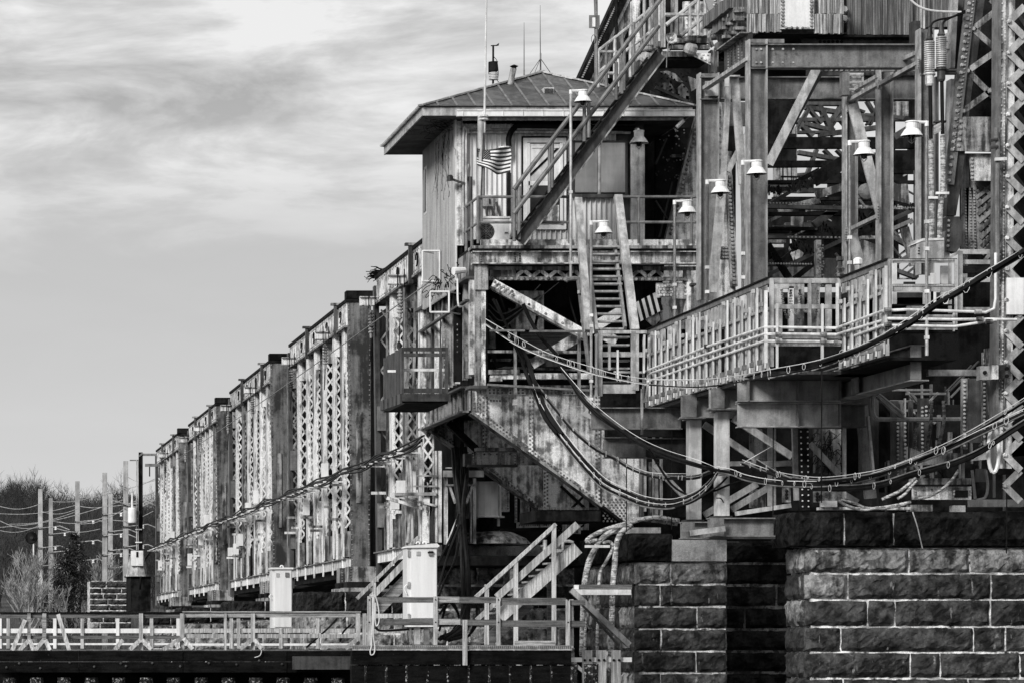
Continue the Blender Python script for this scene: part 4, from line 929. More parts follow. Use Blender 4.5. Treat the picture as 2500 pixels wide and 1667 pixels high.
def roof_gear():
    a = cA
    t = T('weather_station', 'weather station with a wind vane, black rain bucket and white louvred shield', 'weather station', a(795, 545, 81.8)); Y = 81.8
    MB().tube([a(794, 548, Y), a(795, 290, Y)], .025, 6).build('mast', 'black', t)
    MB().lathe(a(798, 460, Y), [(.09, 0), (.115, .03), (.10, .24), (.115, .25)], 14).build('rain_bucket', 'black', t)
    pr = []
    for i in range(5): z = -.01 - i * .04; pr += [(.08, z), (.125, z - .01), (.125, z - .02), (.08, z - .03)]
    MB().lathe(a(797, 462, Y), pr, 14).build('louvred_shield', 'white', t)
    MB().tube([a(780, 294, Y), a(820, 292, Y)], .014, 5).build('vane_arm', 'black', t); MB().poly([a(812, 290, Y), a(833, 276, Y), a(830, 293, Y), a(815, 296, Y)], VY * .01).build('vane_tail', 'black', t)
    rect(a, 768, 780, 395, 470, Y, .1).build('side_box', 'black', t)
    MB().tube(spline([a(800, 365, Y), a(820, 395, Y), a(828, 480, Y), a(818, 510, Y), a(840, 535, Y)]), .01, 4).build('lead', 'black', t)
    for x, y0, yb, lb, yy in ((992, 145, 495, 'shorter whip antenna on the roof, between flue and peak', 82), (1095, 35, 470, 'tall guyed whip antenna at the roof peak', 82.4)):
        q = T('whip_antenna', lb, 'antenna', a(x, yb, yy), 'whip antennas on the control house roof')
        xb = x + (2 if x > 1000 else 0)
        MB().tube([a(xb, yb, yy), a(x, (y0 + yb) / 2, yy), a(x, y0, yy)], [.012, .010, .004], 6).build('whip', 'steeld', q)
        hh = 340 if x > 1000 else 450
        MB().tube([a(xb, hh, yy), a(xb, hh + (110 if x > 1000 else 45), yy)], .02, 6).build('sleeve', 'steel', q)
        for dx, dy in (((-70, 0), (-40, 0), (80, 10)) if x > 1000 else ((-16, 0), (10, 2))): MB().tube([a(xb, hh + 35, yy), a(x + dx, yb + 8 + dy, yy - .3)], .009, 4).build('guy', 'steeld', q)
    # flagpole and flag
    Y = 78.0; q = T('flagpole', 'thin white flagpole rising from the platform rail past the eave', 'flagpole', a(710, 1420, Y))
    MB().tube([a(738, 850, Y), a(752, -40, Y)], [.03, .022], 8).build('upper_pole', 'galvp', q); MB().tube([a(720, 738, Y + .05), a(718, 1262, Y + .05)], .095, 10).build('lower_post', 'galv', q)
    MB().tube([a(712, 1262, Y), a(712, 1420, Y)], .06, 8).build('foot_post', 'galv', q)
    for y in (748, 768): MB().lathe(a(732, y, Y), [(.12, 0), (.12, .04)], 8).build('clamp', 'galvb', q)
    MB().tube(spline([a(733, 850, Y - .06), a(728, 960, Y - .06), a(722, 1090, Y - .06), a(716, 1250, Y - .06)]), .01, 4).build('halyard', 'black', q)
    # flag: canton and stripes as cloth strips, waving
    fl = T('flag', 'torn, wind-blown United States flag with stars and stripes', 'flag', a(700, 1110, Y)); Yf = Y - .1
    def sp(u, s):      # u along the fly 0..1, s down the hoist 0..1
        x = 694 + u * 214 + (6 * math.sin(s * 5) if u > .8 else 0); top = 944 + 12 * math.sin(u * 3.2 + .2) - 6 * u * u; bot = 1050 + 58 * min(1, u * 1.7) ** 1.2 + 8 * math.sin(u * 4)
        y = top + (bot - top) * s; return a(x, y, Yf) + Vector((0, .10 * math.sin(u * 8 + s * 2.2), 0))
    n = 16
    for k in range(13):
        mb = MB(); s0, s1 = k / 13, (k + 1) / 13; u0 = .38 if k < 7 else 0
        for i in range(n):
            ua = u0 + (1 - u0) * i / n; ub = u0 + (1 - u0) * (i + 1) / n
            if k == 2 and ua > .93: continue
            mb.quad(sp(ua, s0), sp(ub, s0), sp(ub, s1), sp(ua, s1))
        o = mb.build('stripe', 'flagm' if k % 2 == 0 else 'flagw', fl, recalc=False)
    mb = MB()
    for i in range(8):
        for j in range(6): mb.quad(sp(.38 * i / 8, 7 / 13 * j / 6), sp(.38 * (i + 1) / 8, 7 / 13 * j / 6), sp(.38 * (i + 1) / 8, 7 / 13 * (j + 1) / 6), sp(.38 * i / 8, 7 / 13 * (j + 1) / 6))
    mb.build('canton', 'flagd', fl, recalc=False)
    for r_ in range(9):
        for c_ in range(6 if r_ % 2 == 0 else 5):
            o = sp(.38 * ((c_ + .6 + (.5 if r_ % 2 else 0)) / 6.2), 7 / 13 * ((r_ + .6) / 9.2)) + Vector((0, -.012, 0)); mb = MB(); pts = []
            for i in range(10): rr_ = .012 if i % 2 == 0 else .005; th = math.pi / 2 + i * math.pi / 5; pts.append(o + Vector((rr_ * math.cos(th), 0, rr_ * math.sin(th))))
            mb.quad(*pts); mb.build('star', 'flagw', fl, recalc=False)
    # air conditioner, electrical box, gas lamp, camera arm
    Y = 79.2; ac = T('air_conditioner', 'white outdoor air conditioner with a round black fan grille', 'air conditioner', a(800, 1530, Y))
    rect(a, 708, 900, 1392, 1530, Y, .35).build('casing', 'white', ac); rect(a, 703, 905, 1382, 1394, Y - .03, .42).build('lid', 'white', ac)
    o = a(748, 1478, Y - .003); MB().lathe(o, [(.205, 0), (.205, .01)], 28, (0, -1, 0)).build('fan_opening', 'black', ac)
    for r_ in (.06, .10, .14, .18): MB().tube([o + Vector((r_ * math.cos(i * .3142), -.02, r_ * math.sin(i * .3142))) for i in range(21)], .006, 4).build('grille_ring', 'steel', ac)
    for i in range(8): MB().tube([o + Vector((0, -.02, 0)), o + Vector((.2 * math.cos(i * .785), -.02, .2 * math.sin(i * .785)))], .006, 4).build('grille_spoke', 'steel', ac)
    rect(a, 866, 892, 1478, 1494, Y - .01, .02).build('nameplate', 'galvb', ac); rect(a, 869, 888, 1484, 1490, Y - .02, .02).build('nameplate_slot', 'black', ac)
    Y = 79.85; eb = T('fuse_box', 'grey electrical fuse box with conduits on the siding above the air conditioner', 'electrical box', a(760, 1320, Y))
    rect(a, 728, 795, 1250, 1318, Y, .15).build('body', 'galv', eb); rect(a, 770, 777, 1270, 1302, Y - .03, .03).build('switch', 'black', eb); rect(a, 725, 798, 1246, 1254, Y - .02, .18).build('lid', 'galvb', eb)
    for p in (((755, 1318), (752, 1350), (758, 1382)), ((780, 1318), (790, 1345), (800, 1382)), ((815, 1290), (825, 1330), (840, 1382))): MB().tube(spline([a(x, y, Y + .02) for x, y in p]), .03, 6).build('lead', 'steeld', eb)
    j = T('bulkhead_lamp', 'round bulkhead lamp housing on the siding just above the flag', 'lamp', a(868, 975, Y)); o = a(868, 978, Y - .05)
    MB().lathe(o, [(.13, 0), (.15, .06), (.15, .1), (.13, .12)], 14).build('housing', 'galv', j); MB().lathe(o + VZ * .12, [(.155, 0), (.155, .03)], 14).build('cap', 'plate', j)
    cr = T('camera_arm', 'small surveillance camera on an arm at the front corner of the house', 'camera', a(620, 1175, 79.9))
    MB().bar(a(515, 1140, 79.7), a(625, 1178, 79.9), .05, .05).build('arm', 'steel', cr); MB().lathe(a(520, 1155, 79.7), [(.08, 0), (.08, .1), (.05, .14)], 10).build('housing', 'steeld', cr)
    MB().bar(a(608, 1170, 79.9), a(636, 1050, 79.9), .035, .03).build('strut', 'galv', cr); rect(a, 636, 658, 1128, 1152, 79.85, .1).build('bracket', 'black', cr)
roof_gear()

def rail_run(root, pts, hs, m='steel', r=.035, posts=None, h0=0, drop=1.07):
    """pipes through pts (top line) at depths hs below it; posts at indices of pts"""
    for h in hs: MB().tube([p - VZ * h for p in pts], r, 7).build('rail', m, root)
    for p in (posts if posts is not None else pts): MB().tube([p, p - VZ * drop], r * .95, 7).build('post', m, root)
def platform_rail():
    a = cA; Y = 77.9; t = T('platform_railing', 'pipe railing round the control house platform', 'railing', a(700, 1540, Y))
    zt = a.Z(1258, Y); z2 = a.Z(1420, Y); x0 = a.X(700, Y); x1 = P(1703, 0, Y).x
    for z in (zt, z2):
        MB().tube([Vector((x0, 80.4, z)), Vector((x0, Y, z)), Vector((a.X(1290, Y), Y, z))], .035, 7).build('rail', 'steel', t)
        MB().tube([Vector((a.X(1590, Y), Y, z)), Vector((x1, Y, z))], .035, 7).build('rail', 'steel', t)
    for x in (698, 1283, 1590, 1724, 2060): MB().tube([Vector((a.X(x, Y), Y, zt)), Vector((a.X(x, Y), Y, zt - 1.12))], .035, 7).build('post', 'steel', t)
    for y in (78.8, 79.6, 80.4): MB().tube([Vector((x0, y, zt)), Vector((x0, y, zt - 1.12))], .04, 7).build('post', 'steel', t)
    for x, yy in ((712, 78.3), (650, 79.2)): MB().tube([a(x, 1130 if x < 700 else 1270, yy), a(x - 3, 1540, yy)], .045, 7).build('pipe', 'steeld', t)
platform_rail()
def stair():
    a = cA; Y = 77.6; t = T('steel_stair', 'steep steel stair with pipe handrails climbing past the front of the control house', 'stair', a(960, 1540, Y))
    p, q = a(962, 1545, Y), a(1862, 345, Y); d = (q - p); n = Vector((-d.z, 0, d.x)).normalized(); w = 74 / 2.614 / F * Y
    for k, yy in enumerate((0, 1.0)):
        o = Vector((0, yy, 0))
        MB().bar(p + o, q + o, w * .9, .025).build('stringer', 'steeld', t)
        MB().bar(p + o + n * w * .47 - VY * .05, q + o + n * w * .47 - VY * .05, .03, .13).build('stringer_flange', 'black', t); MB().bar(p + o - n * w * .47 - VY * .05, q + o - n * w * .47 - VY * .05, .03, .13).build('stringer_flange', 'plated', t)
    for i in range(17):
        c = p.lerp(q, (i + .5) / 17); MB().box(c.x - .13, c.x + .13, Y + .04, Y + .98, c.z - .02, c.z + .02).build('tread', 'steeld', t)
    for (x0, y0), (x1, y1), yy in (((940, 1190), (1870, -12), Y - .05), ((940, 1345), (1852, 165), Y - .05)):
        MB().tube([a(x0 - 12, y0 + 20, yy), a(x0 + 8, y0 - 8, yy), a(x1, y1, yy)], .055, 8).build('handrail', 'steel', t)
    for x, y0, y1 in ((930, 1215, 1540), (960, 1190, 1530), (1155, 930, 1235), (1172, 900, 1200), (1377, 660, 905), (1405, 660, 880), (1618, 400, 600), (1630, 300, 580), (1580, 400, 640)):
        MB().tube([a(x, y0, Y - .03), a(x, y1, Y - .03)], .045, 7).build('baluster', 'steel', t)
    # gangway railing behind
    I = cI; Y = 80.5; g = T('gangway_railing', 'sloping pipe railing of the gangway behind the steel stair', 'railing', I(290, 850, Y))
    for pts in (((280, 590), (700, 262), (760, 210), (1010, 10)), ((290, 832), (700, 510), (760, 465), (990, 290)), ((300, 598), (500, 600)), ((390, 845), (500, 845))):
        MB().tube([I(x, y, Y) for x, y in pts], .042, 7).build('rail', 'galv', g)
    for x, y0, y1 in ((287, 590, 1010), (378, 520, 1010), (475, 450, 1030), (562, 380, 820), (515, 680, 1000), (655, 290, 890), (690, 260, 870), (782, 190, 520), (815, 0, 500), (875, 90, 520), (938, 60, 560), (960, 40, 540), (985, 20, 480), (540, 620, 1080), (583, 560, 1060)):
        MB().tube([I(x, y0, Y), I(x, y1, Y)], .042 if x not in (690,) else .05, 7).build('baluster', 'galv' if x % 2 else 'steel', g)
    MB().bar(I(430, 1060, Y + .2), I(1000, 560, Y + .2), .3, .06).build('walkway_edge', 'plated', g); rect(I, 684, 765, 0, 960, Y + .5, .3).build('column', 'plate', g); MB().bar(I(330, 960, Y + .6), I(430, 1010, Y + .6), .1, .1).build('brace', 'plated', g)
    # signal mast left of the gangway
    s = T('sign_mast', 'thin pole with a small plate sign and wire loop beside the gangway', 'pole', I(270, 930, Y)); MB().tube([I(256, -10, Y), I(260, 170, Y), I(262, 560, Y), I(268, 930, Y)], [.05, .045, .05, .06], 7).build('mast', 'steel', s)
    rect(I, 180, 302, 178, 326, Y - .06, .02).build('sign_plate', 'steel', s); rect(I, 218, 252, 205, 310, Y - .08, .02).build('white_patch', 'white', s)
    o = I(232, 455, Y - .05); MB().tube([o + Vector((.055 * math.cos(i * .3142), 0, .11 * math.sin(i * .3142))) for i in range(21)], .008, 4).build('wire_loop', 'black', s)
    MB().tube([I(492, -10, Y), I(492, 400, Y)], .04, 6).build('antenna', 'black', s)
    # upper landing
    Y = 78.5; u = T('upper_landing', 'small railed landing at the top of the steel stair', 'platform', I(1300, 690, Y))
    rect(I, 1030, 1300, 590, 655, Y, .2).build('edge_beam', 'plated', u); rect(I, 1040, 1570, 655, 690, Y + .05, 1.2).build('soffit', 'black', u); rect(I, 1120, 1570, 520, 565, Y + .1, .2).build('channel', 'plated', u)
    rect(I, 1160, 1560, 440, 495, Y + .2, .3).build('beam', 'plated', u); MB().poly([I(*p_, Y - .05) for p_ in ((1320, 615), (1575, 615), (1575, 750))], VY * .05).build('bracket_plate', 'plate', u)
    r_ = MB()
    for x, y in ((1415, 632), (1462, 660), (1510, 688), (1560, 712), (1490, 630), (1540, 632)): r_.rivet(I(x, y, Y - .05), (0, -1, 0), .035)
    for x in (1303, 1357, 1590):
        for i in range(7): r_.rivet(I(x, 60 + i * 72, Y + 1.55), (0, -1, 0), .035)
    r_.build('rivets', 'plate', u, kind='stuff')
    for pts in (((1050, 175), (1530, 172)), ((1065, 290), (1430, 0)), ((1235, 410), (1505, 195))): MB().tube([I(x, y, Y) for x, y in pts], .05, 7).build('rail', 'galv', u)
    for x in (1335, 1430, 1515): MB().tube([I(x, -10 if x > 1400 else 90, Y), I(x, 412, Y)], .05, 7).build('post', 'galv', u)
    for x, w in ((1022, 22), (1047, 20), (1180, 40), (1140, 30), (1232, 36)): rect(I, x - w / 2, x + w / 2, -10 if x < 1200 else 190, 545 if x < 1100 else 410, Y + (.1 if x < 1100 else .6), .08).build('channel_post', 'galv' if x < 1100 else 'plated', u)
    rect(I, 1262, 1610, 20, 415, Y + 1.6, .1).build('back_plate', 'plate', u); rect(I, 1530, 1595, 240, 320, Y + 1.5, .05).build('dark_port', 'black', u)
    rect(I, 1580, 1640, 575, 835, Y + .3, .3).build('post', 'trussd', u)
    # horn
    h = T('horn_loudspeaker', 'square-mouthed horn loudspeaker hung on the landing rail', 'loudspeaker', I(1125, 500, Y - .3)); o = I(1128, 438, Y - .45)
    mb = MB(); n = 16
    for k, (rr, dy) in enumerate(((.13, 0), (.10, .03), (.05, .12), (.03, .2))):
        for i in range(n): th = 2 * math.pi * i / n + .2; f = 1 / max(abs(math.cos(th - .2)), abs(math.sin(th - .2))) ** .55; mb.v.append(o + Vector((rr * f * math.cos(th), dy, rr * f * math.sin(th))))
    for k in range(3):
        for i in range(n): mb.f.append([k * n + i, k * n + (i + 1) % n, (k + 1) * n + (i + 1) % n, (k + 1) * n + i])
    mb.f.append([3 * n + i for i in range(n)]); mb.build('horn_mouth', 'plate', h); MB().lathe(o + VY * .1, [(.03, 0), (.035, .05), (.01, .09)], 10, (0, -1, 0)).build('phase_plug', 'white', h)
    MB().tube(spline([I(1085, 600, Y - .3), I(1085, 520, Y - .3), I(1100, 495, Y - .3)]), .02, 5).build('bracket', 'galv', h); MB().tube(spline([I(1118, 500, Y - .3), I(1128, 560, Y - .3), I(1095, 600, Y - .3)]), .01, 4).build('lead', 'black', h)
    MB().tube([I(1073, 590, Y - .3), I(1068, 780, Y - .3)], .012, 4).build('hanging_wire', 'galv', h)
    for x, y, lb, yy in ((1342, 430, 'floodlight with a bulging metal shade under the landing', Y - .1), (835, 530, 'floodlight behind the stair handrails, under the gangway', 79.6)):
        fl = T('floodlight', lb, 'floodlight', I(x, y + 180, yy), 'floodlights by the upper landing')
        MB().lathe(I(x, y + 65, yy), [(.15, 0), (.17, .03), (.17, .11), (.185, .12), (.185, .15)], 16).build('ballast_housing', 'plated', fl)
        MB().lathe(I(x + 5, y + 130, yy) + Vector((0, 0, 0)), [(.06, -.16), (.15, -.11), (.17, -.03), (.15, .08), (.1, .13)], 16, (.35, -.45, 1)).build('reflector', 'galv', fl)
stair()
def ladder():
    c = cC; t = T('ladder_stair', 'steep open-tread steel ladder stair below the platform', 'stair', c(1400, 870, 75.6))
    for (x0, y0, x1, y1, w, m) in ((1172, -40, 1245, 880, 50, 'galv'), (1235, 300, 1300, 880, 22, 'steelm'), (1450, -60, 1568, 875, 55, 'galv'), (1428, 300, 1500, 860, 16, 'steelm')):
        MB().bar(c(x0, y0, 77.0 if w > 30 else 77.1), c(x1, y1, 75.4 if w > 30 else 75.5), w / 2.851 / F * 76.5, .14).build('side_board', m, t)
    for i in range(12):
        y = 288 + i * 52; yy = 76.9 - i * .12; f = (y + 40) / 920; xl, xr = 1222 + 68 * f + 8, 1428 + 82 * f
        p, q = c(xl, y, yy), c(xr, y, yy); MB().box(p.x, q.x, yy - .02, yy + .22, p.z - .03, p.z + .012).build('tread', 'galv', t)
    # lower flight framed by galvanised guards
    for i in range(5): y = 920 + i * 54; p, q = c(1345, y, 75.6), c(1525, y, 75.6); MB().box(p.x, q.x, 75.5, 75.75, p.z - .03, p.z + .01).build('tread', 'galv', t)
    g = T('stair_gate', 'pale galvanised gate frame at the foot of the ladder stair', 'gate', c(1450, 1300, 75.3)); Y = 75.3
    bars(g, 'frame_rail', 'galv', c, Y, [(1310, 886, 1650, 886, 22), (1310, 1040, 1650, 1042, 34), (1345, 1280, 1570, 1280, 62)], .06)
    bars(g, 'frame_post', 'galv', c, Y, [(1325, 880, 1325, 1330, 30), (1555, 880, 1555, 1290, 30), (1580, 900, 1580, 1290, 26), (1390, 960, 1390, 1150, 14)], .08)
    bars(g, 'bright_post', 'galvb', c, Y - .1, [(1298, 900, 1298, 1330, 12), (1448, 1010, 1448, 1210, 12), (1262, 905, 1262, 1140, 9), (1634, 905, 1630, 1170, 12)], .05)
    gt = MB()
    for i in range(20): a_ = c(1345 + i * 10, 1238, Y - .05); gt.box(a_.x, a_.x + .018, Y - .05, Y, a_.z, a_.z + .04)
    gt.build('grating_teeth', 'steeld', g, kind='stuff')
    pp = T('drop_pipe', 'bent pale pipe running down beside the ladder stair', 'pipe', c(1250, 1150, 76.2)); MB().tube(spline([c(1085, 535, 76.4), c(1100, 520, 76.4), c(1165, 515, 76.4), c(1178, 545, 76.4), c(1200, 730, 76.3), c(1250, 1150, 76.2)], 4), .055, 7).build('pipe', 'steel', pp)
    for y in (620, 820): MB().lathe(c(1190 if y < 700 else 1213, y, 76.3), [(.075, 0), (.075, .08)], 8).build('coupling', 'plated', pp)
    wl = T('small_spotlight', 'small white spotlight on a bent bracket at the corner of the house platform', 'lamp', c(340, 480, 78.6))
    MB().tube([c(305, 462, 78.5), c(385, 455, 78.6)], [.10, .07], 10).build('head', 'white', wl); MB().tube(spline([c(332, 480, 78.6), c(338, 690, 78.6), c(365, 710, 78.8)]), .025, 5).build('bracket', 'white', wl)
ladder()
# ---------------------------------------------------------------- bascule leaf, counterweight, tower
def leaf():
    I = cI; Y = 83.0
    t = T('bascule_leaf', 'steep dark riveted edge of the raised bridge leaf above the house roof', 'bridge leaf', I(75, 945, Y))
    MB().bar(I(95, 945, Y), I(545, -40, Y), .30, .5).build('edge_chord', 'black', t); MB().bar(I(150, 975, Y - .1), I(640, -60, Y - .1), .16, .1).build('riveted_angle', 'truss', t)
    MB().bar(I(225, 985, Y - .05), I(700, -40, Y - .05), .42, .05).build('web_strip', 'plated', t)
    rv = MB(); rv.rivets(I(150, 965, Y - .15), I(625, -30, Y - .15), 60, r=.03); rv.rivets(I(100, 900, Y - .26), I(540, -40, Y - .26), 40, r=.03); rv.build('rivets', 'plated', t, kind='stuff')
    for i in range(7): y = 130 + i * 130; x = 640 - (y) * .45; MB().bar(I(x, y, Y + .3), I(x + 220, y + 30, Y + .3), .14, .1).build('strut', 'black', t)
    # shade behind the stairs
    MB().poly([I(*p, Y + 3) for p in ((760, -20), (1680, -20), (1680, 420), (1560, 450), (760, 620), (430, 1000), (420, 420))], VY * .2).build('shade_sheet', 'black', t)
    for x in (905, 960): MB().tube([I(x, 0, Y + .6), I(x, 600, Y + .6)], .08, 6).build('post', 'plated', t)
    # rusty gear segment under the landing
    g = T('gear_quadrant', 'shadowed riveted gear quadrant under the upper landing', 'machinery', I(1200, 1200, 82)); Y = 82
    MB().poly([I(*p, 84.5) for p in ((1030, 660), (1480, 660), (1480, 1400), (700, 1400), (620, 1000), (760, 860))], VY * .2).build('back_plate', 'black', g)
    for pts, m in ((((1000, 825), (1080, 815), (1170, 850), (1265, 950), (1210, 945), (1100, 890)), 'plated'), (((945, 955), (1110, 955), (1175, 1040), (1165, 1130), (1060, 1060)), 'plated'), (((1220, 1180), (1200, 1010), (1250, 960), (1330, 1040), (1330, 1130), (1270, 1230)), 'plated'),
                   (((1320, 880), (1440, 920), (1440, 1000), (1360, 1050)), 'plated'), (((1290, 1100), (1340, 1110), (1340, 1250), (1285, 1250)), 'steeld'), (((880, 1040), (960, 1080), (1000, 1130), (900, 1110)), 'steeld')):
        MB().poly([I(x, y, Y) for x, y in pts], VY * .06).build('plate', m, g)
    rv = MB(); RR = random.Random(5)
    for i in range(40): rv.rivet(I(RR.uniform(1010, 1330), RR.uniform(830, 1180), Y - .01), (0, -1, 0), .028)
    rv.build('rivets', 'black', g, kind='stuff')
    for k in range(4): MB().tube(spline([I(1650, 320 + k * 40, 79.5), I(1590, 360 + k * 30, 79.5), I(1560, 430 + k * 20, 79.5), I(1600, 540, 79.5)]), .05, 7).build('hose', 'plated', g)
leaf()
def counterweight():
    b = cB; rr = random.Random(21); Y = 72.0
    t = T('counterweight', 'huge counterweight clad in bleached vertical planks with a riveted white plate', 'counterweight', b(900, 180, Y))
    def planks(x0, x1, y0, y1, YY, n, m, d=.08, sl=0):
        w = (x1 - x0) / n
        for i in range(n):
            a = x0 + i * w; p = b(a + .6, y1 + rr.uniform(-2, 4) + sl * i / n, YY); q = b(a + w - .3, y0, YY); o = rr.uniform(-.03, .02)
            MB().box(p.x, q.x, YY + o, YY + o + d, p.z, q.z).build('plank', m, t)
    planks(505, 690, 78, 176, Y, 17, 'plank'); planks(870, 1030, 78, 184, Y, 15, 'plank'); planks(505, 690, -30, 76, Y + .12, 17, 'plank'); planks(870, 1030, -30, 76, Y + .12, 15, 'plank')
    planks(1050, 1405, -30, 190, Y + .9, 28, 'plankd', sl=2); planks(1405, 1450, -30, 120, Y + .95, 4, 'plankd'); planks(1450, 1475, -30, 155, Y + .8, 2, 'plank')
    rect(b, 1475, 1640, -30, 160, Y + .9, .1).build('end_board', 'plated', t); planks(1475, 1610, -30, 150, Y + .8, 10, 'plankd')
    rect(b, 684, 868, -30, 160, Y - .06, .05).build('white_plate', 'plate', t); rect(b, 690, 862, 0, 150, Y - .063, .002).build('pale_panel', 'white', t)
    rv = MB()
    for x in (697, 853): rv.rivets(b(x, 0, Y - .06), b(x, 150, Y - .06), 8, r=.045)
    rv.rivets(b(700, 152, Y - .06), b(850, 155, Y - .06), 5, r=.035)
    for x in (1032,): rv.rivets(b(x, 30, Y + .8), b(x, 130, Y + .8), 2, r=.1)
    rect(b, 500, 1050, 180, 186, Y + .05, 3.0).build('bottom_board', 'black', t)
    MB().box(b.X(505, Y), b.X(1600, Y), Y + 1.05, Y + 2.2, b.Z(186, Y), b.Z(-60, Y)).build('core', 'black', t)
    # stepped end seen at the left, running back
    x = b.X(505, Y)
    for k, (y0, y1, ya, yb) in enumerate(((186, 140, 72.2, 73.2), (140, 90, 72.3, 73.6), (90, 30, 72.2, 74.2), (30, -40, 72.3, 74.8))):
        n = 12
        for i in range(n):
            u0 = ya + (yb - ya) * i / n; u1 = ya + (yb - ya) * (i + .94) / n; MB().box(x - .02 - k * .1 - rr.uniform(0, .03), x + .06, u0, u1, b.Z(y0, 72), b.Z(y1, 72)).build('plank', 'plankd', t)
    for y in (55, 100, 150):
        for k in range(3): MB().box(x - .28, x - .05, 72.1 + .5 * k, 72.2 + .5 * k, b.Z(y + 8, 72), b.Z(y - 8, 72)).build('tie_bolt', 'plated', t)
    # deck girders under it
    g = T('deck_girder', 'dark riveted floor girder directly under the counterweight planks', 'girder', b(1100, 240, Y + .5))
    rect(b, 800, 1440, 204, 240, Y + .6, .1).build('web_plate', 'steeld', g); rect(b, 900, 1440, 192, 204, Y + .3, .4).build('flange', 'black', g); rect(b, 1410, 1450, 115, 240, Y - .2, .3).build('end_plate', 'steeld', g)
    rv2 = MB(); rv2.rivets(b(890, 210, Y + .6), b(1400, 214, Y + .6), 17, r=.04); rv2.rivets(b(890, 230, Y + .6), b(1030, 230, Y + .6), 6, r=.04); rv2.build('rivets', 'black', g, kind='stuff')
    rv.build('rivets', 'plated', t, kind='stuff')
    # riveted box to the left (trunnion girder) running back to the left
    s = T('trunnion_girder', 'dark riveted girder stepping back behind the tall frame top', 'girder', b(450, 330, 74))
    xx = b.X(512, 71.2)
    MB().box(xx - .02, xx + .08, 71.2, 73.3, b.Z(330, 71.2), b.Z(180, 71.2)).build('side_web', 'steeld', s); MB().box(xx - .2, xx + .2, 71.2, 73.4, b.Z(183, 71.2), b.Z(176, 71.2)).build('flange', 'plated', s)
    rv = MB()
    for k in range(6): rv.rivets((xx - .02, 71.4 + .3 * k, b.Z(310, 71.2)), (xx - .02, 71.4 + .3 * k, b.Z(195, 71.2)), 7, (-1, 0, 0), .035)
    rv.build('rivets', 'plated', s, kind='stuff')
    MB().bar(b(310, -10, 75), b(385, 225, 75), .34, .1).build('riveted_strut', 'trussd', s); rect(b, 340, 415, 230, 260, 74.5, .3).build('cap_plate', 'steel', s); rect(b, 345, 412, 262, 325, 74.6, .3).build('black_opening', 'black', s)
    rect(b, 330, 345, 258, 400, 74.5, .2).build('angle', 'trussd', s); rect(b, 418, 425, 258, 400, 74.5, .2).build('angle', 'trussd', s)
    for i, (x, y) in enumerate(((455, 25), (490, 45), (455, 150), (480, 140))): rect(b, x, x + 24, y, y + 14, 73, .3).build('bolt_stack', 'plated', s)
    r3 = MB(); rr2 = random.Random(3)
    for k in range(40): a = rr2.random(); r3.rivet(b(318 + a * 60 + rr2.uniform(-10, 10), a * 215, 74.94), (0, -1, 0), .028)
    for xq in (395, 412, 440, 462): r3.rivets(b(xq, 20, 75.2), b(xq, 160, 75.2), 8, r=.03)
    rect(b, 385, 520, -20, 240, 75.2, .1).build('web_plate', 'steeld', s); r3.build('rivets', 'plate', s, kind='stuff')
counterweight()
def a_leg():
    b = cB; Y = 81.0
    t = T('tapered_leg', 'tall tapered riveted plate leg widening downward behind the left frame column', 'leg', b(250, 1568, Y))
    MB().poly([b(*p, Y) for p in ((240, 560), (360, 560), (415, 960), (448, 1800), (20, 1800), (62, 1320))], VY * .05).build('plate', 'plate', t)
    MB().bar(b(60, 1320, Y - .12), b(242, 590, Y - .12), .12, .2).build('left_flange', 'trussd', t); MB().bar(b(400, 960, Y - .1), b(430, 1568, Y - .1), .16, .16).build('right_flange', 'plated', t); MB().bar(b(402, 830, Y - .1), b(400, 980, Y - .1), .14, .1).build('right_flange', 'plated', t)
    r_ = MB(); r_.rivets(b(82, 1290, Y - .23), b(240, 640, Y - .23), 26, r=.045); r_.rivets(b(403, 960, Y - .19), b(432, 1560, Y - .19), 28, r=.05)
    for i in range(4):
        for j in range(4): r_.rivet(b(357 + j * 14, 1355 + i * 18, Y - .02), (0, -1, 0), .04)
    r_.rivets(b(352, 620, Y - .02), b(352, 1300, Y - .02), 20, r=.03)
    r_.build('rivets', 'plated', t, kind='stuff')
    rect(b, 360, 505, 560, 690, Y + .3, .1).build('head_plate', 'steel', t); rect(b, 90, 165, 845, 862, Y + .2, .05).build('bracket', 'plated', t)
    MB().poly([b(*p, Y + 2) for p in ((60, 905), (85, 960), (95, 1150), (70, 1200), (55, 1100))], VY * .05).build('leaf_spring', 'plate', t)
    # darkness right of the house, put in as black sheets
    d = T('shadow_bay', 'riveted bay with its shade painted black between the control house and the tapered leg', 'structure bay', b(100, 1400, 83))
    MB().box(P(1573, 0, 80).x + .1, b.X(440, 84), 84.0, 84.2, b.Z(1500, 84), b.Z(300, 84)).build('shade_backing', 'black', d)
    rect(b, 0, 240, 700, 1340, 82.5, .1).build('panel', 'black', d); bars(d, 'brace', 'steeld', b, 82, [(30, 640, 200, 560, 14), (0, 480, 180, 560, 16), (60, 760, 0, 900, 10), (0, 1100, 90, 1240, 8), (20, 1300, 90, 1000, 10)])
    rr = random.Random(3); s = MB()
    for i in range(60): s.rivet(b(rr.uniform(0, 180), rr.uniform(700, 1000), 82.4), (0, -1, 0), .025)
    s.build('rivets', 'plated', d, kind='stuff')
a_leg()
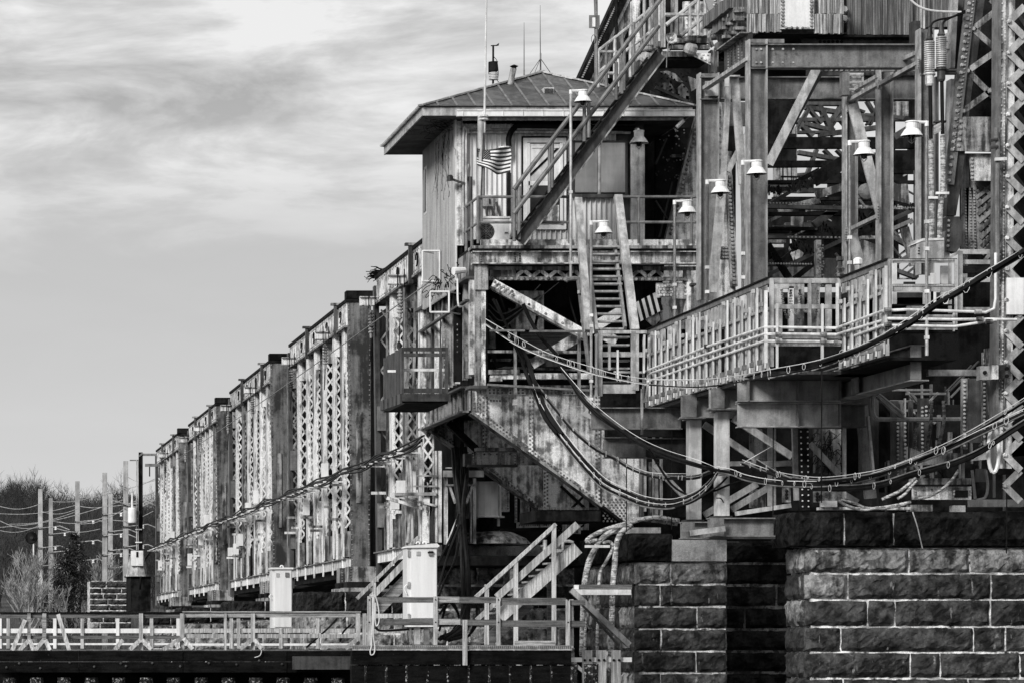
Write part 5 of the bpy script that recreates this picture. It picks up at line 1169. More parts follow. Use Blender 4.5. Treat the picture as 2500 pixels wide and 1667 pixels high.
def steel_frame():
    b = cB; Yf, Yb = 68.00, 72.33; t = T('column_gantry', 'tall grey frame of H columns and beams standing over the walkway', 'frame', b(560, 1568, Yf))
    hcol(t, 'column', 'steel', b, 512, 614, 215, 1700, Yf, .32); hcol(t, 'column', 'steel', b, 243, 350, 398, 1640, Yb, .32)
    hcol(t, 'column', 'steel', b, 1228, 1302, 280, 1520, 69.24, .32); hcol(t, 'column', 'steel', b, 1042, 1108, 510, 1600, 71.81, .32); hcol(t, 'column', 'steel', b, 1446, 1526, 156, 1500, 66.66, .32)
    a, c = b(616, 305, Yf), b(1444, 305, Yf); MB().ibeam((a.x, Yf + .16, a.z), (c.x + .1, Yf + .16, c.z), b.Z(240, Yf) - b.Z(370, Yf), .3, .02).build('top_beam', 'steel', t)
    rect(b, 525, 612, 240, 366, Yf + .05, .03).build('splice_plate', 'steel', t); rect(b, 528, 705, 215, 236, Yf + .1, .1).build('top_plate', 'steel', t)
    MB().ibeam(b(352, 487, Yb + .15), b(1036, 487, Yb + .15), b.Z(425, Yb) - b.Z(548, Yb), .3, .02).build('rear_beam', 'steel', t); MB().ibeam(b(1110, 482, Yb + .2), b(1446, 482, Yb + .2), b.Z(412, Yb) - b.Z(550, Yb), .3, .02).build('rear_beam', 'steel', t)
    rect(b, 350, 1440, 360, 440, 74, .2).build('dark_backing', 'black', t)  # black sheet added behind to close the sky gap over the rear beam
    rect(b, 830, 1040, 378, 414, Yb - .6, .1).build('riveted_plate', 'steeld', t); rect(b, 1040, 1440, 372, 412, Yb - .5, .1).build('riveted_plate', 'steeld', t)
    bars(t, 'side_beam', 'galv', b, Yf, [(275, 482, 515, 322, 34, Yb - .1, Yf + .1), (1062, 552, 1222, 462, 30, 71.71, 69.34), (1232, 462, 1440, 346, 30, 69.13, 66.87), (1075, 500, 1225, 415, 26, 71.71, 69.34), (1306, 350, 1446, 285, 30, 69.13, 66.87), (1062, 1258, 1222, 1182, 26, 71.71, 69.34)], .08)
    bars(t, 'column_diagonal', 'galv', b, 72.64, [(620, 900, 880, 380, 48, 71.50, 71.50), (880, 380, 905, 330, 40, 71.50, 71.50)], .05)
    MB().bar(b(630, 910, 71.71), b(905, 400, 71.71), .06, .25).build('diagonal_flange', 'steeld', t)
    bars(t, 'leg_brace', 'galv', b, 71.71, [(1078, 570, 1232, 1165, 58), (1075, 1280, 1150, 1580, 56), (402, 420, 370, 985, 30), (370, 960, 310, 1600, 50), (432, 420, 478, 1010, 44), (478, 1000, 500, 1560, 30), (395, 940, 520, 700, 30), (520, 690, 545, 620, 26)], .06)
    rect(b, 378, 464, 412, 420, 71.50, .25).build('cap_plate', 'galv', t); rect(b, 380, 405, 418, 474, 71.45, .05).build('gusset', 'galv', t); rect(b, 272, 345, 445, 525, Yb - .02, .02).build('gusset', 'galv', t)
    for x0, x1, y0, y1, yy in ((1043, 1058, 560, 612, 71.71), (1216, 1240, 430, 490, 69.13), (1432, 1446, 312, 378, 66.56), (1036, 1052, 1240, 1320, 71.71), (1212, 1224, 1115, 1200, 69.13), (1062, 1140, 400, 520, 71.40)): rect(b, x0, x1, y0, y1, yy, .05).build('splice_plate', 'galv', t)
    for yy in (412, 455, 492): MB().tube([b(1062, yy, 71.30), b(1138, yy, 71.30)], .03, 6).build('ladder_rung', 'galv', t)
    for yy in (305, 388): MB().tube([b(1240, yy, 69.13), b(1300, yy, 69.13)], .03, 6).build('ladder_rung', 'galv', t)
    rect(b, 1025, 1062, 394, 520, 71.30, .25).build('box_plate', 'steel', t); rect(b, 1130, 1140, 400, 500, 71.30, .25).build('box_plate', 'galv', t)
    for x0, x1, yy, Yq in ((520, 612, 372, Yf), (520, 612, 240, Yf), (245, 345, 540, Yb), (245, 345, 420, Yb)): rect(b, x0, x1, yy, yy + 5, Yq - .02, .15).build('stiffener', 'steel', t)
    r_ = MB()
    for x in (552, 578, 642, 698, 755):
        for y in (271, 344): r_.rivet(b(x, y, Yf + .04), (0, -1, 0), .03)
    for x, y0, y1, yy in ((1050, 566, 606, 71.69), (1220, 436, 484, 69.11), (1234, 436, 484, 69.11), (1438, 318, 372, 66.54), (1218, 1120, 1195, 69.11), (1042, 1246, 1315, 71.69)): r_.rivets(b(x, y0, yy), b(x, y1, yy), 5, r=.02)
    r_.rivets(b(920, 384, Yb - .6), b(1430, 384, Yb - .6), 18, r=.04)
    r_.build('bolts', 'galv', t, kind='stuff')
steel_frame()
def bascule_interior():
    J = cJ
    far = T('far_truss', 'open lattice of the raised leaf seen against the sky through the tall frame', 'truss', J(500, 1000, 110))
    rows = [(430, 105, 740, 110, 30), (520, 120, 640, 370, 26), (700, 120, 600, 280, 26), (430, 140, 540, 270, 18), (360, 240, 1000, 240, 22), (410, 140, 1000, 230, 26), (300, 340, 700, 340, 16), (350, 250, 470, 370, 28), (440, 160, 340, 340, 14), (600, 280, 640, 370, 30),
            (400, 270, 640, 330, 24), (520, 360, 1000, 300, 28), (350, 500, 700, 560, 24), (500, 480, 400, 740, 22), (560, 480, 640, 560, 18), (660, 480, 720, 540, 16), (340, 680, 560, 660, 16), (900, 90, 960, 190, 16), (1000, 90, 930, 280, 14), (970, 90, 1020, 200, 14), (740, 130, 880, 180, 14),
            (430, 150, 330, 320, 10), (580, 170, 500, 250, 12), (700, 180, 620, 300, 12), (640, 190, 760, 330, 12), (480, 250, 560, 330, 10), (760, 150, 700, 250, 12), (880, 200, 1000, 210, 16), (900, 280, 960, 180, 12)]
    bars(far, 'truss_member', 'steeld', J, 110, [(a, b, c, d, w * 1.25) for a, b, c, d, w in rows], .3)
    sm = [(180, 480, 180, 860, 34), (245, 500, 245, 800, 24), (270, 500, 270, 780, 16), (320, 300, 320, 760, 34), (210, 480, 210, 850, 12)]
    bars(far, 'hanger_post', 'plated', J, 104, sm, .3)
    mid = T('leaf_machinery', 'dark tangle of beams, chains and struts inside the tower behind the tall frame', 'machinery', J(500, 1500, 90))
    rows = [(110, 80, 730, 80, 16, 'black'), (210, 425, 1310, 425, 90, 'black'), (110, 595, 730, 590, 50, 'black'), (730, 610, 1310, 600, 60, 'black'), (110, 920, 480, 700, 30, 'steeld'), (480, 720, 730, 570, 110, 'black'), (215, 800, 520, 640, 40, 'black'), (110, 735, 1310, 738, 24, 'black'),
            (360, 806, 730, 800, 36, 'steeld'), (150, 868, 980, 870, 26, 'black'), (110, 990, 730, 990, 26, 'black'), (500, 840, 720, 770, 60, 'plated'), (200, 960, 520, 880, 50, 'plated'), (110, 930, 730, 945, 30, 'steeld'), (420, 960, 730, 940, 26, 'plated'), (110, 1110, 480, 1108, 24, 'black'), (110, 1175, 730, 1180, 22, 'steeld'), (110, 1210, 250, 1210, 24, 'plated'),
            (110, 1050, 300, 960, 24, 'plated'), (100, 1480, 740, 1180, 30, 'steeld'), (110, 1390, 480, 1400, 22, 'steeld'), (480, 1080, 660, 940, 60, 'steeld'), (110, 1230, 280, 1500, 44, 'black'), (400, 1210, 300, 1260, 70, 'black'), (480, 1380, 330, 1500, 40, 'black'), (250, 1090, 500, 1090, 60, 'steeld'), (280, 1130, 100, 1130, 26, 'black'),
            (830, 850, 1000, 850, 30, 'steel'), (830, 935, 1310, 945, 26, 'plated'), (1000, 1080, 1310, 940, 34, 'steeld'), (840, 1150, 1000, 1090, 40, 'black'), (1100, 1110, 1260, 1040, 30, 'steel'), (1110, 1180, 1290, 1270, 36, 'steel'), (1110, 1400, 1290, 1290, 30, 'steel'), (1110, 1430, 1300, 1500, 30, 'steel'), (1200, 1100, 1280, 1400, 60, 'plated'), (1110, 800, 1130, 1500, 50, 'black'),
            (1115, 380, 1310, 260, 50, 'steeld'), (1110, 230, 1310, 230, 40, 'steeld'), (1110, 650, 1300, 650, 40, 'black'), (1295, 620, 1295, 1500, 26, 'steeld'), (830, 700, 980, 740, 60, 'black'), (850, 1180, 1000, 1180, 26, 'plated'), (850, 1100, 960, 980, 40, 'black'), (510, 1200, 510, 1568, 40, 'plated'), (560, 1300, 720, 1300, 80, 'black'), (330, 1200, 420, 1290, 30, 'steeld')]
    for i, (x0, y0, x1, y1, w, m) in enumerate(rows): bars(mid, 'beam', m, J, 84 + (i * 7 % 11) * .7, [(x0, y0, x1, y1, w)], .2)
    for pts, m, yy in ((((115, 85), (430, 85), (250, 350), (200, 430), (115, 430)), 'black', 80), (((1110, 750), (1230, 750), (1245, 910), (1110, 880)), 'plated', 82), (((860, 790), (890, 755), (920, 790), (945, 830), (830, 830)), 'plated', 82), (((500, 1340), (715, 1340), (730, 1568), (500, 1568)), 'steeld', 84),
                       (((830, 500), (1000, 500), (1000, 720), (830, 720)), 'black', 85), (((1110, 480), (1310, 480), (1310, 640), (1110, 640)), 'black', 84), (((280, 1270), (300, 1220), (340, 1290), (320, 1360)), 'plate', 92), (((330, 1290), (360, 1270), (400, 1300), (370, 1360), (330, 1350)), 'plate', 92),
                       (((130, 1230), (240, 1230), (240, 1255), (130, 1255)), 'white', 92), (((830, 1290), (860, 1190), (1000, 1240), (1000, 1400), (900, 1420)), 'plated', 83), (((110, 1410), (480, 1410), (480, 1490), (110, 1490)), 'plated', 88), (((1115, 95), (1240, 95), (1240, 210), (1115, 210)), 'plated', 85), (((1240, 95), (1310, 95), (1310, 220), (1240, 220)), 'black', 84),
                       (((1110, 200), (1210, 210), (1190, 240), (1110, 220)), 'steeld', 83), (((300, 1010), (400, 1010), (400, 1090), (300, 1090)), 'plated', 90), (((310, 1070), (700, 1090), (640, 1180), (300, 1170)), 'black', 91), (((560, 1170), (720, 1170), (715, 1330), (560, 1330)), 'black', 90), (((110, 1310), (480, 1180), (490, 1400), (110, 1480)), 'black', 94)):
        MB().poly([J(x, y, yy) for x, y in pts], VY * .05).build('plate', m, mid)
    MB().lathe(J(890, 812, 81.9), [(.2, 0), (.2, .1), (.1, .14)], 14, (0, -1, 0)).build('bearing', 'steel', mid)
    rr = random.Random(31)
    for (x0, y0, x1, y1, n) in ((270, 790, 500, 730, 16), (550, 1090, 700, 1170, 14), (310, 1210, 480, 1290, 16), (1110, 880, 1290, 945, 16), (840, 990, 960, 1080, 12), (110, 1310, 200, 1340, 8), (110, 800, 230, 800, 9)):
        mb = MB()
        for i in range(n):
            f = i / n; p = J(x0 + (x1 - x0) * f, y0 + (y1 - y0) * f, 83.5); d = Vector((rr.uniform(-.04, .04), 0, rr.uniform(.05, .14))); mb.bar(p - d, p + d, .035, .05)
        mb.build('rack_teeth', 'black', mid, kind='stuff')
    rv = MB()
    for x0, y0, x1, y1, n in ((120, 905, 480, 905, 14), (840, 935, 1000, 938, 8), (120, 1385, 470, 1390, 16), (1120, 938, 1300, 942, 9), (260, 1175, 700, 1178, 14), (850, 1185, 1000, 1188, 8), (300, 700, 200, 860, 0)): 
        if n: rv.rivets(J(x0, y0, 83), J(x1, y1, 83), n, r=.03)
    for i in range(70): rv.rivet(J(rr.uniform(505, 560), rr.uniform(1220, 1568), 83.9), (0, -1, 0), .025)
    rv.build('rivets', 'steel', mid, kind='stuff')
    for x0, x1, y0, y1 in ((110, 730, 870, 1160), (110, 290, 1180, 1568), (410, 700, 1180, 1568), (290, 410, 1350, 1568), (730, 1230, 500, 1110), (730, 1100, 1110, 1568), (1240, 1310, 90, 600), (110, 340, 350, 600), (1000, 1130, 90, 480), (110, 480, 720, 800), (600, 730, 660, 880)): rect(J, x0, x1, y0, y1, 97 + (x0 % 7) * .3, .2).build('shade_plate', 'black', mid)  # black sheets added to paint the tower interior dark
    rr = random.Random(77)
    for k in range(60):
        x = rr.uniform(115, 1250); y = rr.uniform(640, 1540); a = rr.choice([0, 0, .02, .5, -.5, -.7, .9]); L_ = rr.uniform(60, 260)
        bars(mid, 'small_member', rr.choice(['steeld', 'plated', 'black', 'steel']), J, 86 + k * .13, [(x, y, x + L_ * math.cos(a), y + L_ * math.sin(a), rr.uniform(7, 20))], .08)
    ww = T('stub_mast', 'small capped pipe and fitting poking up behind the walkway top rail', 'pipe', J(830, 1440, 68)); MB().tube([J(832, 1460, 68), J(832, 1375, 68)], .07, 8).build('pipe', 'galv', ww); MB().lathe(J(832, 1390, 68), [(.1, 0), (.1, .1), (.05, .14)], 8).build('cap', 'white', ww)
    vv = T('valve_fitting', 'small threaded valve fitting standing on the walkway frame', 'valve', J(690, 1490, 68)); MB().lathe(J(690, 1490, 68), [(.1, 0), (.12, .05), (.06, .1), (.1, .18), (.05, .24), (.05, .32), (.08, .34), (.08, .42)], 10).build('body', 'plated', vv)
bascule_interior()
def right_tower():
    k = cK; Y = 63.0
    t = T('laced_column', 'tall pale riveted column with zigzag lacing at the right edge', 'column', k(690, 1568, Y))
    zb, zt = P(0, 1150, Y).z, 13.6
    def xs(y): return 684 - (y / 1568) * 14
    p, q = k(676, 2560, Y), k(694, -30, Y); MB().bar(p, q, .28, .05).build('front_plate', 'plate', t)
    MB().bar(p + Vector((-.17, .12, 0)), q + Vector((-.17, .12, 0)), .05, .4).build('left_flange', 'steel', t); MB().bar(p + Vector((-.03, -.05, 0)), q + Vector((-.03, -.05, 0)), .02, .05).build('riveted_seam', 'trussd', t)
    p2, q2 = k(850, 2560, Y), k(868, -30, Y); MB().bar(p2, q2, .4, .05).build('front_plate', 'plate', t)
    for i in range(16):
        y = 120 + i * 169; xl = 703 - y * .009; xr = xl + 85
        MB().bar(k(xl, y, Y - .05), k(xr, y - 84, Y - .05), .135, .02).build('lacing_bar', 'galv', t); MB().bar(k(xl, y, Y - .08), k(xr, y + 85, Y - .08), .135, .02).build('lacing_bar', 'galv', t)
    MB().box(p.x + .3, p2.x + .3, Y + 1.2, Y + 1.25, zb, zt).build('rear_web', 'black', t)
    for i in range(9): y = 40 + i * 180; MB().bar(k(720, y, Y + .9), k(800, y + 110, Y + .9), .08, .03).build('rear_lacing', 'steeld', t)
    r_ = MB()
    for i in range(16): y = 120 + i * 169; r_.rivet(k(703 - y * .009, y, Y - .1), (0, -1, 0), .05)
    for x in (662, 722 - 4): r_.rivets(k(x, 0, Y - .03), k(x - 22, 2400, Y - .03), 56 if x < 700 else 14, r=.03)
    r_.rivets(k(682, -10, Y - .08), k(664, 2400, Y - .08), 120, r=.016); r_.build('rivets', 'plate', t, kind='stuff')
    pt = rect(k, 690, 784, 1520, 1720, Y - .12, .05); pt.build('white_patch_plate', 'white', t)
    # inclined post
    Yp = 64.5; u = T('inclined_post', 'dark riveted inclined post leaning beside the laced column', 'post', k(400, 1380, Yp))
    MB().poly([k(*a, Yp) for a in ((485, -10), (570, -10), (530, 300), (500, 480), (462, 830), (440, 1010), (412, 1180), (360, 1180), (378, 860), (420, 520))], VY * .35).build('web_plate', 'steeld', u)
    MB().bar(k(492, -10, Yp - .04), k(372, 1010, Yp - .04), .20, .06).build('riveted_flange', 'steel', u); MB().bar(k(400, -10, Yp + .2), k(380, 380, Yp + .2), .09, .3).build('pale_angle', 'galv', u); MB().bar(k(385, 440, Yp + .2), k(350, 1420, Yp + .2), .10, .3).build('pale_angle', 'galv', u)
    MB().poly([k(*a, Yp + .35) for a in ((402, -10), (480, -10), (430, 380), (385, 380))], VY * .05).build('inner_plate', 'steeld', u)
    MB().poly([k(*a, Yp - .1) for a in ((452, 640), (642, 640), (642, 832), (402, 826))], VY * .06).build('wrap_plate', 'plated', u); MB().poly([k(*a, Yp - .06) for a in ((366, 1185), (430, 1185), (444, 1220), (442, 1340), (415, 1380), (362, 1372))], VY * .3).build('foot_plate', 'steeld', u)
    for a, c in (((505, 160), (650, 45)), ((505, 160), (640, 278)), ((475, 390), (640, 275)), ((475, 390), (645, 560)), ((450, 610), (642, 470)), ((600, 0), (650, 40))):
        MB().bar(k(a[0], a[1], Yp + .0), k(c[0], c[1], Yp + .0), .115, .02).build('lacing_bar', 'plated', u)
    MB().poly([k(*a, Yp + 1.5) for a in ((560, -10), (660, -10), (660, 640), (450, 640))], VY * .05).build('shade_screen', 'black', u)  # black sheet painted in as shade behind the lacing
    MB().poly([k(*a, Yp + .05) for a in ((484, 842), (640, 842), (640, 990), (500, 990))], VY * .05).build('speckled_plate', 'plate', u)
    r_ = MB(); r_.rivets(k(486, 0, Yp - .08), k(370, 1010, Yp - .08), 24, r=.045); r_.rivets(k(508, 0, Yp - .08), k(400, 820, Yp - .08), 40, r=.02)
    for a in ((505, 160), (475, 390), (450, 610), (630, 275), (600, 500)): r_.rivet(k(*a, Yp - .02), (0, -1, 0), .06)
    for x in (500, 625): r_.rivets(k(x, 860, Yp + .04), k(x, 985, Yp + .04), 6, r=.035)
    r_.rivets(k(440, 650, Yp - .1), k(425, 815, Yp - .1), 5, r=.045); r_.rivets(k(372, 1195, Yp - .07), k(368, 1360, Yp - .07), 6, r=.035)
    # lower lattice column
    for x0, x1, y0, y1, w in ((465, 452, 842, 1560, 34), (500, 545, 990, 1370, 30), (480, 490, 1030, 1370, 40)): MB().bar(k(x0, y0, Yp + .4), k(x1, y1, Yp + .4), w / 2.24 / F * Yp, .1).build('lower_angle', 'trussd', u)
    for i in range(9):
        y = 1000 + i * 44; MB().bar(k(520 + i * 5, y, Yp + .35), k(628, y + 85, Yp + .35), .07, .02).build('lattice_bar', 'trussd', u); MB().bar(k(520 + i * 5, y + 85, Yp + .32), k(628, y, Yp + .32), .07, .02).build('lattice_bar', 'trussd', u)
    for x in (462, 488, 510): r_.rivets(k(x, 1030, Yp + .34), k(x + 8, 1360, Yp + .34), 20, r=.025)
    r_.build('rivets', 'galv', u, kind='stuff')
    rect(k, 440, 660, 840, 1600, Yp + 2.0, .1).build('shade_screen', 'black', u)  # black sheet as shade behind the lower lattice
    # pipe on the column
    pi = T('valve_pipe', 'thin pipe with valve handles running up the left edge of the laced column', 'pipe', k(636, 1480, Y - .2)); MB().tube(spline([k(640, 1500, Y - .2), k(637, 1100, Y - .2), k(640, 800, Y - .2), k(632, 760, Y - .2), k(632, 700, Y - .2)]), .045, 7).build('pipe', 'steel', pi)
    for y in (768, 808): MB().tube([k(600, y, Y - .25), k(640, y - 6, Y - .25)], .035, 6).build('handle', 'steeld', pi)
    MB().bar(k(625, 873, Y - .26), k(688, 870, Y - .26), .06, .06).build('clamp', 'galvb', pi)
right_tower()
def insulators():
    k = cK; Y = 64.2
    for x, y0, y1, m, lb in ((267, 230, 400, 'white', 'left one of two ribbed high-voltage insulators at the top right'), (331, 205, 375, 'white', 'right, higher one of two ribbed high-voltage insulators at the top right')):
        o = k(x, y1, Y); t = T('insulator', lb, 'insulator', o, 'high-voltage cable terminations'); h = k.Z(y0, Y) - o.z; pr = [(.05, 0)]
        n = 15
        for i in range(n): z = h * i / n; pr += [(.05, z + .005), (.105, z + .02), (.10, z + .045), (.05, z + .06)]
        pr += [(.05, h + .02)]; MB().lathe(o, pr, 16).build('ribbed_body', 'galv', t)
        MB().lathe(o, [(.06, -.26), (.08, -.22), (.08, -.06), (.11, -.03), (.11, 0)], 12).build('base', 'plate' if x < 300 else 'steeld', t); MB().lathe(o + VZ * h, [(.05, 0), (.08, .05), (.05, .1), (.03, .28)], 10).build('terminal', 'steeld', t)
        MB().tube([k(x + 3, y1 + 30, Y), k(x + 8, y1 + 360, Y)], .038, 8).build('black_lead', 'cable', t)
        b = MB(); b.tube(spline([k(x + 8, 770 if x < 300 else 740, Y), k(x + 10, 1000, Y), k(x + (14 if x < 300 else -4), 1150, Y), k(x + (12 if x < 300 else -9), 1320, Y)]), .052, 9).build('wrapped_cable', 'wrap', t)
    s = T('cable_support', 'steel support post and clamps behind the two ribbed insulators', 'support', k(310, 1300, Y)); rect(k, 302, 318, 420, 1300, Y + .2, .1).build('post', 'steel', s)
    for x0, x1, y in ((230, 300, 402), (290, 420, 378), (330, 420, 395), (300, 360, 660), (275, 300, 682)): rect(k, x0, x1, y, y + 10, Y + .05, .15).build('cross_arm', 'steeld', s)
    for x0, x1, y in ((254, 314, 1075), (305, 375, 1050)): rect(k, x0, x1, y, y + 13, Y - .12, .06).build('clamp', 'galvb', s)
    for i in range(5): MB().bar(k(290, 735 - i * 10, Y - .05), k(328, 715 - i * 10, Y - .05), .03, .05).build('clamp_fin', 'galv', s)
    for a in (((280, 190), (276, 140), (310, 112), (390, 95), (462, 60)), ((345, 190), (340, 130), (380, 100), (462, 70)), ((150, -10), (215, 40), (300, 62), (440, 68))):
        MB().tube(spline([k(x, y, Y + .1) for x, y in a]), .022, 6).build('jumper_cable', 'cable' if a[0][0] > 200 else 'wire', label=('black jumper cable arching from the left insulator', 'black jumper cable arching from the right insulator', 'pale cable sagging below the counterweight at the top right')[(280, 345, 150).index(a[0][0])], cat='cable')
    for x0, y0, x1, y1, w in ((346, 215, 388, 195, 46), (350, 250, 384, 250, 42)): MB().bar(k(x0, y0, Y + .5), k(x1, y1, Y + .5), w / 2.24 / F * Y, .1).build('rear_bracket', 'galv', s)
    bx = T('control_cabinet', 'grey control cabinet with a sloped lid standing behind the walkway guard', 'cabinet', k(270, 1420, 63.4)); rect(k, 196, 346, 1312, 1420, 63.4, .4).build('body', 'galv', bx)
    MB().poly([k(*a, 63.38) for a in ((186, 1335), (232, 1304), (346, 1302), (346, 1314), (232, 1318))], VY * .5).build('lid', 'galvb', bx)
    for y in (1355, 1370, 1385): rect(k, 205, 214, y, y + 4, 63.38, .03).build('hinge', 'black', bx)
insulators()

# ---------------------------------------------------------------- walkway
def walkway():
    D = cD; XW = 17.19; XV = 18.63; zt, zb, zm = 7.29, 5.47, 6.72; rr = random.Random(17)
    t = T('walkway', 'long galvanised walkway guard with rows of bright upright posts', 'walkway', Vector((XW, 70, zb)))
    def side(X, ya, yb, n, first):
        dy = (yb - ya) / n
        MB().box(X - .05, X + .05, ya, yb, zt, zt + .035).build('top_rail', 'black', t)
        MB().box(X - .02, X + .03, ya, yb, zt - .10, zt - .003).build('top_angle', 'steel', t)
        MB().box(X - .05, X + .02, ya, yb, zm - .06, zm).build('mid_angle', 'steelm', t); MB().box(X - .05, X + .02, ya, yb, zm - .66, zm - .62).build('mid_angle', 'steelm', t); MB().box(X - .05, X + .02, ya, yb, zb, zb + .22).build('toe_board', 'galv', t)
        for i in range(n):
            y = ya + i * dy
            if rr.random() < .97: MB().box(X, X + .03, y + .05, y + dy * .93, zb + .22, zm - .06).build('guard_panel', rr.choice(['galvp', 'galvp', 'galv', 'galv']), t)
            if rr.random() < .8: MB().box(X, X + .03, y + .05, y + dy * rr.uniform(.6, .93), zm, zt - .11).build('guard_panel', rr.choice(['galvp', 'galv', 'galv']), t)
            h = rr.choice([zt - .25, zt - .45, zt - .12])
            MB().box(X - .09, X - .06, y, y + .05, zb + .03, h).build('bright_post', 'galvb' if i % 3 else 'galvp', t)
            MB().box(X - .075, X - .06, y + .06, y + .2, zb + .0, h - .1).build('post_return', 'galv', t)
            MB().box(X - .17, X - .12, y + .02, y + .16, h - .1, h - .02).build('clip', 'galv', t); MB().box(X - .2, X - .14, y - .02, y + .16, zb + .1, zb + .2).build('clip', 'steel', t)
    side(XW, 65.15, 76.0, 18, 0); side(XV, 61.95, 65.1, 6, 1)
    Y = 65.1
    for y0, y1, m in ((178, 205, 'galv'), (322, 345, 'galv'), (480, 508, 'galv'), (512, 520, 'black'), (520, 548, 'galv')): rect(D, 852, 1238, y0, y1, Y, .06).build('front_rail', m, t)
    for x0, x1 in ((852, 872), (1062, 1076), (1222, 1240)): rect(D, x0, x1, 180, 470 if x0 != 852 else 660, Y - .02, .08).build('front_post', 'galv', t)
    for x0, x1, y0, y1 in ((886, 897, 315, 668), (1132, 1145, 318, 630), (1214, 1228, 205, 470), (822, 838, 245, 640)): rect(D, x0, x1, y0, y1, Y - .15, .05).build('bright_post', 'galvb', t)
    gt = MB()
    for i in range(40): a = D(875 + i * 8.8, 512, Y - .03); gt.box(a.x, a.x + .02, Y - .04, Y - .005, a.z - .05, a.z)
    gt.build('grating_teeth', 'galv', t, kind='stuff')
    for i in range(4):      # chains hanging across the gap
        x0 = 915 + 50 * i; 
        pts = spline([D(x0, 240, Y + .3), D(x0 + 10, 330 + 20 * (i % 2), Y + .3), D(x0 + 30, 400 - 20 * (i % 3), Y + .3), D(x0 + 42, 345, Y + .3), D(x0 + 48, 240, Y + .3)], 8); mb = MB()
        for j in range(len(pts) - 1): mb.bar(pts[j], pts[j].lerp(pts[j + 1], .7), .03 if j % 2 else .05, .03)
        mb.build('chain', 'plated', t)
    # second guard, rear side and uprights behind
    for x, y0, y1, w, m, yy in ((895, 235, 480, 40, 'galv', 66.4), (965, 225, 470, 26, 'galvb', 66.6), (1010, 210, 480, 50, 'plated', 67), (1100, 210, 480, 40, 'plated', 67), (1170, 215, 470, 30, 'galv', 66.8), (930, 210, 235, 110, 'galv', 66.6)): MB().bar(D(x, y0, yy), D(x, y1, yy), w / 2.24 / F * yy, .1).build('inner_post', m, t)
    MB().box(XW + .05, XV + 1.4, 65.3, 76, zb - .08, zb - .02).build('floor_grating', 'steeld', t)
    Y = 61.9
    for y0, y1, m in ((70, 82, 'black'), (85, 94, 'galv'), (210, 218, 'black'), (222, 250, 'galv'), (320, 328, 'black'), (378, 405, 'galv'), (420, 432, 'black'), (436, 460, 'galv'), (460, 480, 'black')): rect(D, 1505, 1875, y0, y1, Y, .06).build('front_rail', m, t)
    for x0, x1, y0, y1, m in ((1500, 1516, 72, 440, 'galv'), (1864, 1876, 75, 460, 'galv'), (1482, 1494, 110, 440, 'galvb'), (1512, 1520, 80, 320, 'galvb'), (1855, 1862, 360, 468, 'galvb')): rect(D, x0, x1, y0, y1, Y - .05, .06).build('front_post', m, t)
    for x0, x1, y0, y1, m, yy in ((1520, 1545, 95, 320, 'galvb', 63.5), (1730, 1760, 150, 320, 'galvb', 63.6), (1785, 1830, 110, 320, 'galvb', 63.8), (1690, 1745, 240, 320, 'galv', 63.6), (1600, 1690, 330, 400, 'galv', 63)): rect(D, x0, x1, y0, y1, yy, .05).build('inner_post', m, t)
    gt = MB()
    for i in range(44): a = D(1520 + i * 7.8, 422, Y - .03); gt.box(a.x, a.x + .018, Y - .04, Y - .005, a.z - .05, a.z)
    for i in range(40):
        for yy in (74, 212): a = D(1512 + i * 9, yy, Y - .02); gt.box(a.x, a.x + .025, Y - .03, Y - .005, a.z - .03, a.z)
    gt.build('grating_teeth', 'galv', t, kind='stuff')
    MB().box(XV + .05, 20.0, 62.1, 66, zb - .08, zb - .02).build('floor_grating', 'black', t)
    # guard beyond, right of the frame
    bars(t, 'rear_rail', 'galv', D, 63.4, [(1815, 80, 1890, 30, 14), (1880, 34, 2085, 34, 26), (1900, 90, 2080, 90, 24), (1890, 188, 2085, 188, 24), (1900, 350, 2090, 350, 24)], .05)
    bars(t, 'rear_post', 'galv', D, 63.3, [(1892, 30, 1892, 360, 22), (2082, 34, 2082, 330, 12), (1835, 60, 1835, 370, 16)], .05)
    for x0, x1, y0, y1 in ((1905, 2070, 110, 150), (1900, 2080, 200, 330)): rect(D, x0, x1, y0, y1, 64.4, .1).build('dark_panel', 'black', t)
    # conduits along the outside
    cn = T('conduit_run', 'three pale pipes strapped along the outside of the walkway', 'pipes', Vector((XW - .25, 70, 6)))
    for pts in (((0, 690, 77.2), (155, 692, 75.8), (505, 552, 69.9), (825, 445, 64.95), (890, 446, 64.9), (1215, 450, 64.9), (1470, 356, 61.8), (1600, 350, 61.75), (1960, 362, 61.7), (2030, 365, 61.7), (2075, 345, 61.7), (2085, 290, 61.7), (2085, 40, 61.7)),
                ((185, 745, 75.4), (188, 708, 75.4), (200, 695, 75.2), (825, 482, 64.95), (890, 482, 64.9), (1215, 485, 64.9), (1500, 398, 61.8), (1860, 404, 61.7), (2050, 402, 61.7), (2200, 405, 61.7)),
                ((188, 740, 75.5), (205, 733, 75.3), (825, 520, 64.95), (1150, 524, 64.9), (1240, 528, 64.9)), ((1315, 492, 63.9), (1470, 436, 61.8), (1520, 436, 61.75), (1860, 442, 61.7), (2000, 420, 61.7), (2090, 405, 61.7)),
                ((155, 840, 75.7), (160, 740, 75.7), (160, 500, 75.7)), ((170, 840, 75.7), (182, 760, 75.6), (190, 500, 75.4))):
        p = [D(*a) for a in pts]; MB().tube(p, .028, 8).build('pipe', 'galvb', cn)
